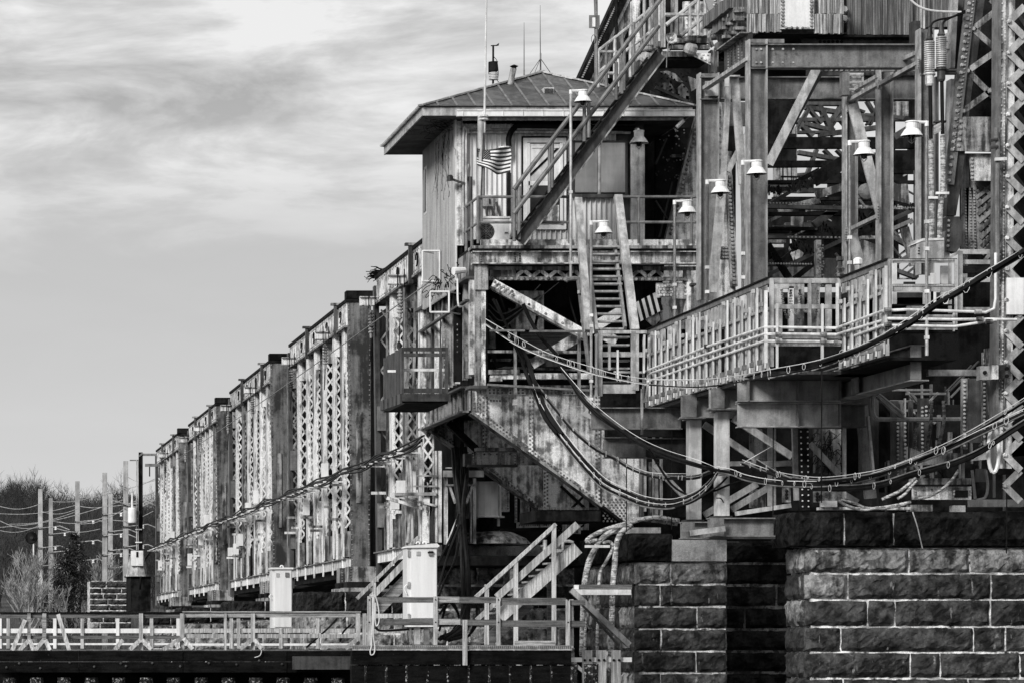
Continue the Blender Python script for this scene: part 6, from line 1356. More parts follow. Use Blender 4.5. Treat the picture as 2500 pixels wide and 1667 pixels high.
    for x, y, yy in ((500, 550, 69.9), (325, 612, 72.9), (698, 485, 67), (1258, 432, 64.4), (1485, 352, 61.75), (1485, 432, 61.75), (1980, 362, 61.6), (1990, 402, 61.6), (2040, 415, 61.6), (890, 485, 64.8), (890, 520, 64.8), (1135, 485, 64.8), (1135, 522, 64.8), (1210, 530, 64.8)):
        MB().lathe(D(x - 8, y, yy - .02), [(.048, 0), (.048, .12)], 8, (1, 0, 0)).build('coupling', 'plated', cn)
    for x, y0, y1, yy in ((891, 430, 668, 64.8), (1139, 320, 620, 64.8), (17, 570, 718, 76)): rect(D, x - 5, x + 5, y0, y1, yy, .04).build('strut_channel', 'galvb', cn)
walkway()
def lamps():
    def head(root, o, s=1.0):      # o: centre of the lamp at the top of its junction box
        MB().lathe(o, [(.14, -.18), (.145, -.15), (.145, -.02), (.165, -.015), (.165, 0), (.14, .02)], 14).build('junction_box', 'lamp', root)
        sh = MB(); n = 20; prof = [(.14, -.17), (.17, -.19), (.205, -.24), (.245, -.30), (.275, -.355), (.285, -.36)]; sh.lathe(o, prof, n); sh.f = [f for f in sh.f if len(f) == 4]
        sh.build('dome_shade', 'lamp', root, smooth=False, recalc=False); i2 = MB(); i2.lathe(o, [(.13, -.18), (.27, -.352)], n); i2.f = [f for f in i2.f if len(f) == 4]; i2.build('shade_lining', 'galv', root, recalc=False)
        h = MB()
        for i in range(10): a = i * .628; h.rivet(o + Vector((.158 * math.cos(a), .158 * math.sin(a), -.215)), Vector((math.cos(a), math.sin(a), .3)).normalized(), .014)
        h.build('screws', 'black', root, kind='stuff'); MB().lathe(o, [(.02, -.47), (.06, -.45), (.085, -.39), (.085, -.3)], 10).build('bulb', 'glass', root)
        for i in range(4): a = i * 1.57 + .4; MB().tube([o + Vector((.09 * math.cos(a), .09 * math.sin(a), -.38)), o + Vector((.1 * math.cos(a), .1 * math.sin(a), -.46)), o + Vector((0, 0, -.545))], .008, 4).build('cage_wire', 'steel', root)
    proto = T('lamp_post', 'x', 'lamp post', Vector((0, 0, 0)), 'gooseneck dome lamps on pipe posts'); head(proto, Vector((.38, 0, .02)))
    MB().tube([(0, 0, .0), (.0, 0, .01), (.38, 0, .02)], .038, 6).build('arm', 'lamp', proto); MB().lathe(Vector((0, 0, -.09)), [(.05, 0), (.05, .13)], 8).build('elbow', 'lamp', proto)
    MB().box(.0, .32, -.03, .03, .015, .045).build('arm_strap', 'lamp', proto)
    specs = [(cA(1290, 583, 77.2), cC(1105, 505, 77.2), 1, 'dome lamp post in front of the house gutter, crossing the stair handrails', 1.0),
             (cA(1420, 1418, 75.0), cC(1258, 1320, 75.0), 1, 'dome lamp post at the foot of the ladder stair treads', 1.0),
             (cB(105, 1103, 73.4), cD(325, 600, 73.4), 1, 'dome lamp post at the right end of the platform railing, before the tapered leg', 1.0),
             (cB(283, 992, 70.4), cD(500, 520, 70.4), 1, 'dome lamp post in front of the left rear frame column', 1.0),
             (cB(478, 886, 67.4), cD(697, 470, 67.4), 1, 'dome lamp post overlapping the big front frame column', 1.0),
             (cB(1062, 778, 64.6), cD(1280, 400, 64.6), 1, 'dome lamp post in the middle of the tall frame, before the slanting leg brace', 1.0),
             (cB(1484, 672, 61.75), cD(1690, 330, 61.75), -1, 'dome lamp post reaching left, nearest the ribbed insulators', 1.0)]
    for i, (o, foot, sgn, lb, s) in enumerate(specs):
        c = proto if i == 0 else copy_tree(proto, o, lb)
        c.location = o; c['label'] = lb; c.scale = (sgn * .76, .76, .76)
        L = o.z - foot.z; bpy.context.view_layer.update()
        MB().tube([o, o - VZ * L / .76], .042, 8).build('pole', 'galv', c)
        cl = MB()
        for f in (.55, .93): cl = MB().box(o.x - .05, o.x + .05, o.y - .055, o.y + .055, o.z - L / .76 * f, o.z - L / .76 * f + .09); cl.build('pole_clamp', 'galvb', c)
    w = T('wall_lamp', 'dome lamp hung under the eave at the right end of the house wall', 'lamp', cA(1722, 930, 79.4)); head(w, Vector((0, 0, 0)))
    for ch in w.children: ch.location = (cA(1725, 838, 79.4) - w.location) ; ch.location += w.location * .82; ch.scale = (.82,) * 3
    MB().tube([cA(1700, 826, 79.9), cA(1722, 826, 79.4)], .03, 5).build('bracket', 'lamp', w)
lamps()
def supports():
    D = cD
    t = T('walkway_support', 'heavy I-beam trestle on square posts holding up the walkway', 'trestle', D(600, 1500, 69))
    def ib(x0, x1, y0, y1, Y, m='steelm', d=.3):
        a, b = D(x0, y0, Y), D(x1, y1, Y); return MB().ibeam((a.x, Y + d / 2, (a.z + b.z) / 2), (b.x, Y + d / 2, (a.z + b.z) / 2), a.z - b.z, d, .02).build('cross_girder', m, t)
    def beamY(x, w, y0, y1, Ya, Yb, m='steel'):   # beam running away from the camera, near end drawn at x0..x0+w, y0..y1
        a, b = D(x, y0, Ya), D(x + w, y1, Ya); xc = (a.x + b.x) / 2
        MB().ibeam((xc, Ya, (a.z + b.z) / 2), (xc, Yb, (a.z + b.z) / 2), a.z - b.z, b.x - a.x, .02).build('long_girder', m, t)
        MB().box(a.x, xc + .03, Ya - .01, Ya + .012, b.z + .03, a.z - .03).build('end_stiffener', m, t)
    beamY(1618, 102, 542, 738, 62.4, 69, 'steelm')
    # bracketed flange and splice on the long girder's left face
    xg = D(1669, 600, 62.4).x - .14
    MB().box(xg, xg + .02, 66.0, 66.5, D.Z(735, 62.4) + .04, D.Z(545, 62.4) - .04).build('stiffener', 'galv', t)
    MB().box(xg - .02, xg + .02, 67.3, 67.9, D.Z(735, 62.4) + .04, D.Z(545, 62.4) - .04).build('splice_plate', 'steel', t)
    bo = MB(); bo.rivets((xg - .02, 67.6, D.Z(730, 62.4)), (xg - .02, 67.6, D.Z(550, 62.4)), 4, (-1, 0, 0), .05); bo.build('bolts', 'galvb', t, kind='stuff')
    ib(682, 1240, 722, 850, 66.8); ib(682, 1240, 854, 990, 66.9); ib(1240, 1380, 862, 990, 67.2, 'steeld')
    for x in (735, 1006, 1238): rect(D, x - 4, x + 4, 730, 846, 66.78, .12).build('stiffener', 'steel', t); 
    for x in (1006, 1236): rect(D, x - 4, x + 4, 860, 984, 66.88, .12).build('stiffener', 'steel', t)
    ib(526, 700, 770, 890, 69.3); ib(372, 680, 812, 938, 71.5); rect(D, 530, 602, 775, 886, 69.2, .03).build('end_plate', 'steel', t); rect(D, 374, 450, 816, 934, 71.4, .03).build('end_plate', 'steel', t)
    rect(D, 520, 690, 888, 896, 69.1, .4).build('bearing_plate', 'steel', t); rect(D, 370, 500, 936, 943, 71.3, .4).build('bearing_plate', 'steel', t)
    ib(-120, 372, 882, 1002, 74.5, 'steel'); rect(D, 146, 158, 780, 1030, 74.3, .06).build('hanger_strap', 'plated', t); ib(-50, 180, 1044, 1158, 75.6, 'steel'); ib(180, 420, 1050, 1160, 75.8, 'steeld')
    rect(D, -40, 420, 1000, 1042, 75.9, .3).build('shade_strip', 'black', t)  # black strip standing in for shade between the cross girders
    for x0, x1, y0, y1, Y in ((412, 476, 945, 1494, 71.6), (565, 630, 900, 1474, 69.4)):
        rect(D, x0, x1, y0, y1, Y, .34).build('square_post', 'galvp', t); rect(D, x0 - 16, x1 + 16, y1, y1 + 8, Y - .1, .5).build('base_plate', 'steeld', t); rect(D, x0 - 12, x1 + 12, y0 - 6, y0 + 3, Y - .08, .5).build('cap_plate', 'steel', t)
    bars(t, 'diagonal_brace', 'galv', D, 70, [(490, 975, 780, 1170, 36, 72, 72), (650, 940, 970, 1150, 40, 69.5, 69.5), (1070, 1080, 1230, 1250, 30, 72, 72), (490, 1470, 780, 1300, 34, 71.8, 71.8), (640, 1440, 860, 1310, 34, 69.6, 69.6), (220, 1200, 410, 1400, 30, 74, 74), (1230, 1340, 1330, 1400, 30, 72, 72)], .08)
    bars(t, 'tie', 'steel', D, 69, [(635, 1190, 1000, 1190, 26), (830, 1195, 1050, 1180, 30, 68.5, 68.5), (570, 1240, 630, 1235, 34, 69.2, 69.2)], .1)
    for x0, y0, x1, y1, w, m, Y in ((985, 905, 1000, 1390, 34, 'galv', 68.4), (1350, 870, 1400, 1380, 62, 'steel', 68.6), (1385, 930, 1415, 1240, 12, 'galv', 68.4), (860, 990, 860, 1420, 40, 'galv', 73), (1258, 990, 1258, 1380, 12, 'galv', 68.5), (1335, 860, 1360, 1000, 20, 'steel', 68.4)):
        MB().bar(D(x0, y0, Y), D(x1, y1, Y), w / 2.24 / F * Y, .12).build('upright', m, t)
    MB().bar(D(1030, 925, 68.2), D(1042, 1445, 68.2), .20, .12).build('black_post', 'black', t); d_ = MB(); d_.rivets(D(1018, 935, 68.12), D(1030, 1440, 68.12), 16, r=.02); d_.rivets(D(1056, 935, 68.12), D(1062, 1440, 68.12), 16, r=.02); d_.build('bolts', 'galvb', t, kind='stuff')
    ib(520, 880, 1484, 1588, 66.3, 'steel', .3); rect(D, 522, 600, 1488, 1585, 66.2, .03).build('end_plate', 'steel', t); ib(370, 530, 1506, 1600, 69.3, 'steel'); rect(D, 372, 440, 1510, 1560, 69.2, .03).build('end_plate', 'steel', t)
    rect(D, 520, 880, 1590, 1600, 66.2, .5).build('base_flange', 'steeld', t)
    for (x0, y0, x1, y1, w, Y) in ((665, 1462, 960, 1418, 24, 67.4), (420, 1568, 600, 1545, 30, 65.9)): MB().bar(D(x0, y0, Y), D(x1, y1, Y), w / 2.24 / F * Y, .2).build('inclined_channel', 'galv', t)
    # strut to the laced column
    L = cL; s = T('strut', 'pale square strut bolted with a zed bracket to the riveted tower', 'strut', L(1000, 210, 63)); rect(L, 838, 1235, 162, 208, 63.2, .15).build('bar', 'galv', s)
    rect(L, 1230, 1325, 135, 240, 62.7, .2).build('bracket', 'galv', s); rect(L, 1325, 1372, 128, 235, 62.6, .1).build('bracket_flange', 'plate', s); rect(L, 1372, 1465, 125, 230, 62.75, .05).build('tower_plate', 'plated', s)
    for x, y in ((1267, 185), (1435, 155), (1435, 212)): MB().lathe(L(x, y, 62.68), [(.04, 0), (.04, .03)], 8, (0, -1, 0)).build('bolt', 'black', s)
    # tower base: shadowed posts and plates
    b = T('tower_base', 'shadowed riveted posts, plates and pipes at the tower foot behind the sagging cables', 'tower base', L(800, 1240, 68))
    for x0, x1, y0, y1, m, Y in ((188, 200, 620, 1150, 'galv', 68.6), (205, 300, 610, 980, 'black', 69), (400, 455, 380, 1240, 'steeld', 70), (555, 605, 400, 1000, 'steeld', 69), (610, 640, 400, 980, 'steel', 69.1), (655, 665, 380, 1000, 'plated', 68.9), (690, 720, 400, 900, 'steeld', 69.2), (1095, 1135, 230, 770, 'plated', 67.4),
                                 (1140, 1250, 230, 720, 'steeld', 68.2), (1255, 1275, 30, 700, 'plated', 67.2), (1285, 1300, 30, 700, 'steeld', 67.1), (760, 840, 380, 820, 'steeld', 68.8), (890, 1090, 430, 700, 'black', 70), (990, 1020, 640, 900, 'plated', 68), (1205, 1280, 920, 1020, 'steeld', 66.8), (1340, 1350, 900, 1140, 'steel', 66.5), (1418, 1428, 900, 1240, 'steel', 66.4), (460, 545, 420, 1100, 'black', 70.4)):
        rect(L, x0, x1, y0, y1, Y, .1).build('post', m, b)
    MB().bar(L(1310, 0, 66), L(1350, 500, 66), .22, .2).build('leg', 'plated', b); MB().poly([L(*a, 66.6) for a in ((700, 760), (800, 800), (1090, 800), (1090, 870), (700, 900))], VY * .05).build('gusset', 'plated', b)
    MB().poly([L(*a, 64.2) for a in ((1170, 860), (1560, 820), (1600, 820), (1600, 660), (1440, 700), (1300, 770))], VY * .1).build('pale_plate', 'galv', b)
    rect(L, 720, 1165, 1055, 1155, 67.2, .1).build('bearing_plate', 'plate', b); rect(L, 720, 1165, 992, 1040, 67.1, .3).build('bearing_roll', 'plated', b); rect(L, 715, 1170, 1040, 1053, 67.05, .3).build('groove', 'black', b); rect(L, 1040, 1140, 1085, 1140, 67.15, .05).build('dark_patch', 'black', b)
    rect(L, 1160, 1568, 1155, 1210, 66.0, .2).build('sill_beam', 'steel', b); rect(L, 700, 870, 1195, 1245, 67.3, .3).build('rubble_block', 'plated', b); rect(L, 1030, 1120, 1200, 1250, 67.3, .3).build('rubble_block', 'concrete', b)
    rect(L, 20, 138, 1165, 1212, 66.1, .15).build('channel_end', 'galvb', b); rect(L, 10, 700, 1212, 1232, 66.2, .3).build('sole_plate', 'plate', b)
    rv = MB()
    for x, y0, y1, Y in ((603, 560, 980, 68.98), (658, 560, 1000, 68.88), (1112, 240, 760, 67.38), (1265, 40, 690, 67.18), (790, 440, 800, 68.78), (820, 430, 560, 68.78), (735, 620, 760, 68.7), (733, 1080, 1120, 67.18), (1158, 1080, 1130, 67.18), (1035, 1080, 1125, 67.18), (860, 1080, 1082, 67.18)): rv.rivets(L(x, y0, Y), L(x, y1, Y), max(2, int((y1 - y0) / 30)), r=.032)
    rv.build('rivets', 'galv', b, kind='stuff')
    for pts, r_ in ((((405, 440), (415, 370), (430, 362)), .04), (((415, 370), (412, 480), (440, 535), (520, 542), (1090, 542)), .05), (((440, 362), (620, 520), (680, 545)), .05), (((455, 360), (470, 365), (650, 510)), .04), (((1275, 930), (1290, 1050), (1270, 1140), (1200, 1160)), .03), (((1170, 930), (1195, 1150)), .03), (((1400, 840), (1420, 870), (1430, 920)), .03)):
        MB().tube(spline([L(x, y, 67.8 if x < 1100 else 66.2) for x, y in pts], 5), r_, 7).build('pipe', 'steel', b)
    rr = random.Random(55)
    for i in range(70):
        x = rr.uniform(430, 1330); y = rr.uniform(260, 900); a = rr.choice([1.57, 1.57, 1.54, 1.6, 0, .9, -.8]); q = rr.uniform(80, 380); w_ = rr.uniform(6, 22)
        MB().bar(L(x, y, 69.3 + i * .07), L(x + q * math.cos(a), y + q * math.sin(a), 69.3 + i * .07), w_ / 3.136 / F * 70, .08).build('shadow_member', rr.choice(['steeld', 'plated', 'steel', 'black', 'steel']), b)
    MB().poly([L(x, y, 83) for x, y in ((-900, 200), (1700, -400), (1700, 1240), (-900, 1240))], VY * .1).build('shade_backing', 'black', b)  # black backdrop painted in as shade behind the tower foot
    # lower-left darkness between girders and trestle
    q = T('web_bay', 'stained plates and angles in the shadow between cantilever girder and trestle', 'plates', D(300, 1450, 77))
    for x0, x1, y0, y1, m, Y in ((0, 140, 1160, 1480, 'plate', 79.6), (145, 175, 1160, 1450, 'plated', 79.4), (185, 240, 1180, 1470, 'plated', 79.5), (250, 420, 1000, 1480, 'black', 80), (740, 850, 1000, 1200, 'plated', 75.5), (740, 830, 1330, 1430, 'plated', 76), (485, 565, 960, 1400, 'black', 77), (920, 965, 1320, 1400, 'plate', 72), (1090, 1240, 1000, 1240, 'plated', 73.5), (1090, 1260, 1340, 1400, 'plate', 72.5)): rect(D, x0, x1, y0, y1, Y, .06).build('plate', m, q)
    for x in (152, 215, 256): MB().bar(D(x, 1000, 79), D(x, 1480, 79), .05, .1).build('angle', 'trussd', q)
    rv = MB()
    for x, y0, y1, Y in ((20, 1370, 1460, 79.58), (45, 1370, 1460, 79.58), (70, 1370, 1460, 79.58), (95, 1370, 1460, 79.58), (120, 1370, 1460, 79.58), (1110, 1345, 1395, 72.48), (1130, 1360, 1395, 72.48), (1160, 1350, 1370, 72.48), (942, 1330, 1385, 71.98), (1180, 1010, 1230, 73.48)): rv.rivets(D(x, y0, Y), D(x, y1, Y), max(3, int((y1 - y0) / 20)), r=.045)
    rv.build('rivets', 'plated', q, kind='stuff'); rr = random.Random(7); v = MB()
    for i in range(30):
        p = D(rr.uniform(1100, 1240), rr.uniform(1000, 1240), 73.4); pts = [p]
        for j in range(4): p = p + Vector((rr.uniform(-.15, .15), 0, rr.uniform(-.3, .1))); pts.append(p)
        v.tube(spline(pts, 3), .01, 3, caps=False)
    v.build('dead_vines', 'black', q, kind='stuff')
supports()
# ---------------------------------------------------------------- sagging cables with wire loops
def swag(name, label, crop, cables, loops=None, mess=None):
    """cables: list of (points (x,y,Y), radius, material); loops: (points, n, size)"""
    p0 = crop(*cables[0][0][0]); t = T(name, label, 'cable', p0, 'sagging cable runs')
    for pts, r, m in cables: MB().tube(spline([crop(*p) for p in pts], 7), r * (.62 if m == 'wire' else 1 if r < .02 else .62), 6).build('wire' if m == 'wire' else 'cable', m, t)
    if loops:
        for pts, n, s in loops:
            sp = spline([crop(*p) for p in pts], 12); L = [0]
            for i in range(1, len(sp)): L.append(L[-1] + (sp[i] - sp[i - 1]).length)
            rr = random.Random(n)
            for k in range(n):
                d = L[-1] * (k + .5 + rr.uniform(-.48, .48)) / n; i = max(j for j in range(len(L)) if L[j] <= d); i = min(i, len(sp) - 2)
                c = sp[i].lerp(sp[i + 1], (d - L[i]) / max(1e-6, L[i + 1] - L[i])); tt = (sp[i + 1] - sp[i]).normalized(); up = VZ; a = rr.uniform(-.5, .5); q = (tt * math.cos(a) + VY * math.sin(a) * .6).normalized(); s2 = s * rr.uniform(.5, 1.3)
                MB().tube([c + q * s2 * .62 * math.cos(h * .698) + up * s2 * (math.sin(h * .698) - .15) + VY * -.03 for h in range(10)], .005, 3, caps=False).build('wire_loop', 'wire', t)
    return t
# long run from the frame corner under the walkway up to the right edge
up1 = [(530, 795, 77.3), (640, 860, 77), (760, 925, 76.6), (960, 1030, 76), (1240, 1120, 75), (1450, 1180, 73.8), (1700, 1215, 72), (1990, 1218, 70)]
lo1 = [(530, 830, 77.3), (640, 905, 77), (760, 980, 76.6), (960, 1065, 76), (1240, 1160, 75), (1450, 1210, 73.8), (1700, 1250, 72), (1990, 1272, 70)]
swag('looped_wire_run', 'double pale wire run with open rings, from the frame corner past the ladder foot', cC, [(up1, .014, 'wire'), (lo1, .02, 'steel'), ([(a, b + 6, c) for a, b, c in lo1], .016, 'wire')], [([(a, (b + lo1[i][1]) / 2, c) for i, (a, b, c) in enumerate(up1)], 22, .09)])
u2 = [(190, 728, 70), (440, 730, 69), (640, 715, 66), (850, 676, 63), (1140, 618, 61.5), (1400, 520, 60.5), (1600, 400, 60), (1760, 290, 60), (1900, 215, 60), (2060, 120, 60), (2300, -20, 60)]
l2 = [(190, 760, 70), (440, 772, 69), (640, 750, 66), (850, 712, 63), (1140, 655, 61.5), (1400, 545, 60.5), (1600, 440, 60), (1760, 335, 60), (1900, 255, 60), (2060, 160, 60), (2300, 20, 60)]
big = [(1120, 640, 61.6), (1250, 598, 61), (1400, 540, 60.5), (1600, 432, 60), (1760, 322, 60), (1900, 240, 60), (2060, 140, 60), (2300, -10, 60)]
swag('thick_cable_run', 'thick black cable bundle laced with pale rings rising to the right edge past the walkway', cD, [(big, .085, 'cable'), ([(a, b + 12, c + .05) for a, b, c in big], .05, 'cable'), (u2, .014, 'wire'), (l2, .022, 'cable'), ([(a, b + 10, c) for a, b, c in l2[3:7]], .02, 'plated')],
     [([(a, (b + l2[i][1]) / 2 - 3, c) for i, (a, b, c) in enumerate(u2)], 24, .10)])
# from the braces down across the girder to the trestle: several runs (crop E)
swag('upper_black_run', 'upper black cable run dropping diagonally from the braces to the trestle', cE, [([(1040, -20, 75.2), (1080, 20, 75), (1140, 120, 74.6), (1220, 210, 74.3), (1330, 300, 73.8), (1480, 400, 72.5), (1620, 465, 70.5), (1792, 520, 68.8), (1904, 553, 68.6)], .055, 'cable'),
     ([(1040, -10, 75.2), (1090, 50, 75), (1150, 150, 74.6), (1230, 240, 74.3), (1340, 320, 73.8), (1480, 412, 72.5), (1620, 480, 70.5), (1792, 532, 68.8), (1904, 560, 68.6)], .04, 'cable'), ([(1050, -10, 75.1), (1200, 160, 74.2), (1340, 280, 73.7), (1480, 375, 72.4), (1620, 440, 70.4), (1792, 495, 68.7), (1904, 540, 68.5)], .010, 'wire')])
A2 = [(880, 30, 77.4), (940, 120, 77.2), (1020, 220, 77), (1120, 340, 76.6), (1240, 440, 76), (1340, 490, 75), (1440, 550, 74), (1560, 590, 72.5), (1680, 600, 71), (1792, 596, 69.8), (1880, 565, 69)]
swag('middle_cable_run', 'middle pair of cables with pale lashings curving over the slanted girder to the trestle posts', cE, [(A2, .045, 'cable'), ([(a, b - 14, c - .05) for a, b, c in A2], .03, 'steel'), ([(1460, 540, 73.8), (1560, 568, 72.4), (1792, 572, 69.7)], .012, 'wire')], [([(a, b - 8, c - .1) for a, b, c in A2[1:]], 16, .06)])
A3 = [(880, 40, 77.4), (920, 170, 77.2), (1000, 310, 77), (1080, 420, 76.7), (1180, 540, 76.2), (1280, 640, 75.5), (1400, 700, 74.6), (1500, 740, 73.6), (1620, 755, 72.2), (1700, 742, 71.2), (1792, 700, 70), (1860, 640, 69.3), (1904, 575, 69)]
swag('lower_cable_run', 'lowest heavy black cable with wires sagging across the girder toward the pier', cE, [(A3, .05, 'cable'), ([(a + 10, b - 26, c - .05) for a, b, c in A3], .065, 'cable'), ([(a + 14, b - 44, c - .1) for a, b, c in A3], .013, 'wire'), ([(a - 4, b + 10, c) for a, b, c in A3], .03, 'steel'), ([(a + 4, b - 16, c - .15) for a, b, c in A3], .012, 'wire')], [([(a + 4, b - 14, c - .15) for a, b, c in A3[1:]], 14, .06)])
B1 = [(560, 1225, 68.8), (640, 1240, 68.4), (720, 1270, 68), (850, 1295, 67), (1000, 1305, 66), (1200, 1300, 65), (1400, 1265, 64), (1600, 1195, 63), (1800, 1120, 62), (2000, 1025, 61.3), (2260, 900, 61)]
B2 = [(700, 1190, 68.2), (850, 1245, 67), (1000, 1275, 66), (1150, 1285, 65.2), (1350, 1262, 64), (1500, 1228, 63.4), (1700, 1150, 62.4), (1900, 1055, 61.6), (2100, 940, 61.2), (2260, 840, 61)]
B3 = [(780, 1190, 67.6), (900, 1262, 66.6), (1050, 1318, 65.8), (1250, 1332, 64.8), (1450, 1312, 63.8), (1650, 1250, 62.8), (1850, 1195, 61.9), (2000, 1130, 61.3), (2120, 1050, 61.1), (2260, 960, 61)]
swag('right_upper_run', 'upper sagging cable with pale messenger wire from the trestle to the right edge', cD, [(B2, .05, 'cable'), ([(a, b - 22, c - .05) for a, b, c in B2], .013, 'wire'), ([(a, b - 7, c - .05) for a, b, c in B2], .02, 'steel')], [([(a, b - 12, c - .08) for a, b, c in B2], 12, .06)])
swag('right_middle_run', 'middle sagging cable bundle tied with wire rings from the trestle to the right edge', cD, [(B1, .05, 'cable'), ([(a, b + 10, c) for a, b, c in B1], .035, 'steel'), ([(a, b - 20, c - .05) for a, b, c in B1], .013, 'wire')], [([(a, b - 8, c - .08) for a, b, c in B1], 15, .06)])
swag('right_lower_run', 'lowest and thickest black sagging cable from the trestle to the right edge', cD, [(B3, .065, 'cable'), ([(a, b - 14, c) for a, b, c in B3], .045, 'cable'), ([(a, b - 24, c - .05) for a, b, c in B3], .022, 'steel')], [([(a, b - 10, c - .08) for a, b, c in B3], 10, .055)])
swag('slack_cable_run', 'slack black cable with a frayed end looping round the trestle posts', cN, [([(640, 850, 71), (720, 990, 71), (830, 1150, 71), (940, 1230, 71), (1040, 1260, 70.5), (1200, 1210, 69.4), (1320, 1160, 69), (1480, 1110, 68.6)], .04, 'cable'), ([(870, 1350, 70.2), (1000, 1310, 69.6), (1140, 1230, 69.1), (1240, 1160, 69), (1310, 1090, 69)], .035, 'cable'), ([(1215, 1270, 69), (1255, 1275, 69), (1278, 1310, 69)], .02, 'cable'), ([(1420, 990, 68.4), (1500, 940, 68.2), (1742, 800, 68)], .012, 'wire')])
# dark multi-cable drop beside the brace (crop C)
drop = T('cable_drop', 'thick sheaf of black cables dropping from the crossed braces over the girder edge', 'cable', cC(780, 1000, 77.6), 'sagging cable runs'); rr = random.Random(8)
for i in range(7):
    dx = rr.uniform(-26, 26)
    MB().tube(spline([cC(770 + dx * .3, 990, 77.5), cC(800 + dx, 1080, 77.4), cC(840 + dx, 1200, 77.2), cC(890 + dx * .8, 1320, 77.1), cC(960 + dx, 1480, 76.9), cC(1040 + dx, 1590, 76.7)], 6), .035, 5).build('cable', 'cable', drop)
for pts, r in ((((580, 655), (640, 770), (690, 870), (740, 1000), (800, 1110)), .035), (((790, 690), (850, 820), (920, 930), (1010, 1030), (1080, 1140)), .045), (((600, 660), (660, 800), (720, 930), (790, 1060)), .02)): MB().tube(spline([cC(x, y, 77.2) for x, y in pts], 6), r, 6).build('cable', 'cable', drop)
# hanging black hose bundle on the left (crop M)
hb = T('hanging_hoses', 'tall curtain of black hoses hanging from the rear girder down to the wharf', 'hoses', cM(720, 1400, 80))
for i in range(16):
    f = i / 15; x0 = 640 + 100 * f; xm = 690 + 45 * f + rr.uniform(-14, 14); x1 = 715 + 50 * f + rr.uniform(-10, 10); yy = 80 + rr.uniform(-.6, .6)
    MB().tube(spline([cM(x0, -20, 84), cM(x0 + 12, 180, 82.5), cM(xm, 420, yy), cM(xm + 12, 650, yy - 1), cM(x1, 900, yy - 2.5), cM(x1 + rr.uniform(-8, 8), 1180, 76.5), cM(x1 - rr.uniform(0, 60), 1370 + rr.uniform(-30, 40), 75.6), cM(x1 - 120 - rr.uniform(0, 60), 1440 + rr.uniform(-20, 15), 75.4)], 5), rr.choice([.035, .045, .055]), 6).build('hose', 'cable', hb)
for pts in (((690, 480), (640, 640), (560, 800), (530, 870)), ((700, 560), (620, 760), (560, 960), (530, 1090)), ((690, 700), (650, 860), (580, 1000), (535, 1110)), ((760, 1000), (800, 1110), (830, 1250), (770, 1420)), ((540, 1380), (600, 1170), (660, 1200), (690, 1300), (600, 1420), (530, 1440)), ((545, 1180), (640, 1160), (690, 1260), (700, 1360)), ((450, 1350), (300, 1365), (100, 1375), (50, 1350)), ((540, 1250), (600, 1170)), ((770, 1020), (840, 1200), (820, 1340), (740, 1440))):
    MB().tube(spline([cM(x, y, 76.4 if y > 1100 else 78.5) for x, y in pts], 6), .03, 5).build('hose', 'cable', hb)
# wrapped cables arching over the left pier (crop E)
def wrapped(pts, r, name, lb, cat, group):
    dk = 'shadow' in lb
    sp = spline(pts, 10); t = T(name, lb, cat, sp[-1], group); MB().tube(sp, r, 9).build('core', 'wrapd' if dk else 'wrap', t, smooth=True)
    h = []; d = 0; u = Vector((.3, 1, .2))
    for i in range(len(sp) - 1):
        tt = (sp[i + 1] - sp[i]); L = tt.length; tt.normalize(); a = (u - tt * u.dot(tt)).normalized(); b = tt.cross(a); n = max(1, int(L / (r * .5)))
        for k in range(n): th = (d + L * k / n) / (r * 3.2) * 6.283; h.append(sp[i].lerp(sp[i + 1], k / n) + (a * math.cos(th) + b * math.sin(th)) * r * .93)
        d += L
    MB().tube(h, r * .2, 4).build('binding', 'black', t, recalc=False)
for i, (pts, r, lb) in enumerate(((((1700, 830, 77.6), (1560, 812, 77.8), (1420, 842, 78), (1290, 880, 78), (1205, 925, 78), (1200, 945, 78), (1250, 935, 78)), .085, 'wrapped pale cable curling over the pier edge with its bent end'),
        (((1690, 845, 77.8), (1500, 822, 78), (1400, 850, 78), (1290, 910, 78), (1215, 1020, 78), (1190, 1100, 78), (1175, 1200, 77.6), (1170, 1350, 77.4), (1165, 1570, 77.4)), .09, 'leftmost wrapped cable bending down past the bracket'),
        (((1400, 850, 78.1), (1350, 880, 78), (1270, 940, 78), (1210, 1060, 78), (1185, 1180, 77.7), (1182, 1400, 77.4), (1178, 1570, 77.4)), .075, 'second wrapped cable, pressed against the leftmost one'),
        (((1280, 950, 78), (1320, 945, 78), (1335, 980, 78), (1300, 1050, 78), (1268, 1110, 78), (1258, 1200, 77.6), (1252, 1400, 77.4), (1250, 1570, 77.4)), .06, 'thin wrapped cable with a hooked top between the thicker ones'),
        (((1440, 850, 78), (1385, 890, 78), (1355, 960, 78), (1345, 1080, 78), (1335, 1190, 77.6), (1330, 1350, 77.4), (1325, 1570, 77.4)), .105, 'thickest wrapped cable, rightmost of those dropping past the bracket'))):
    wrapped([cE(*p) for p in pts], r * .66, 'wrapped_cable', lb, 'cable', 'wrapped cables over the middle pier')
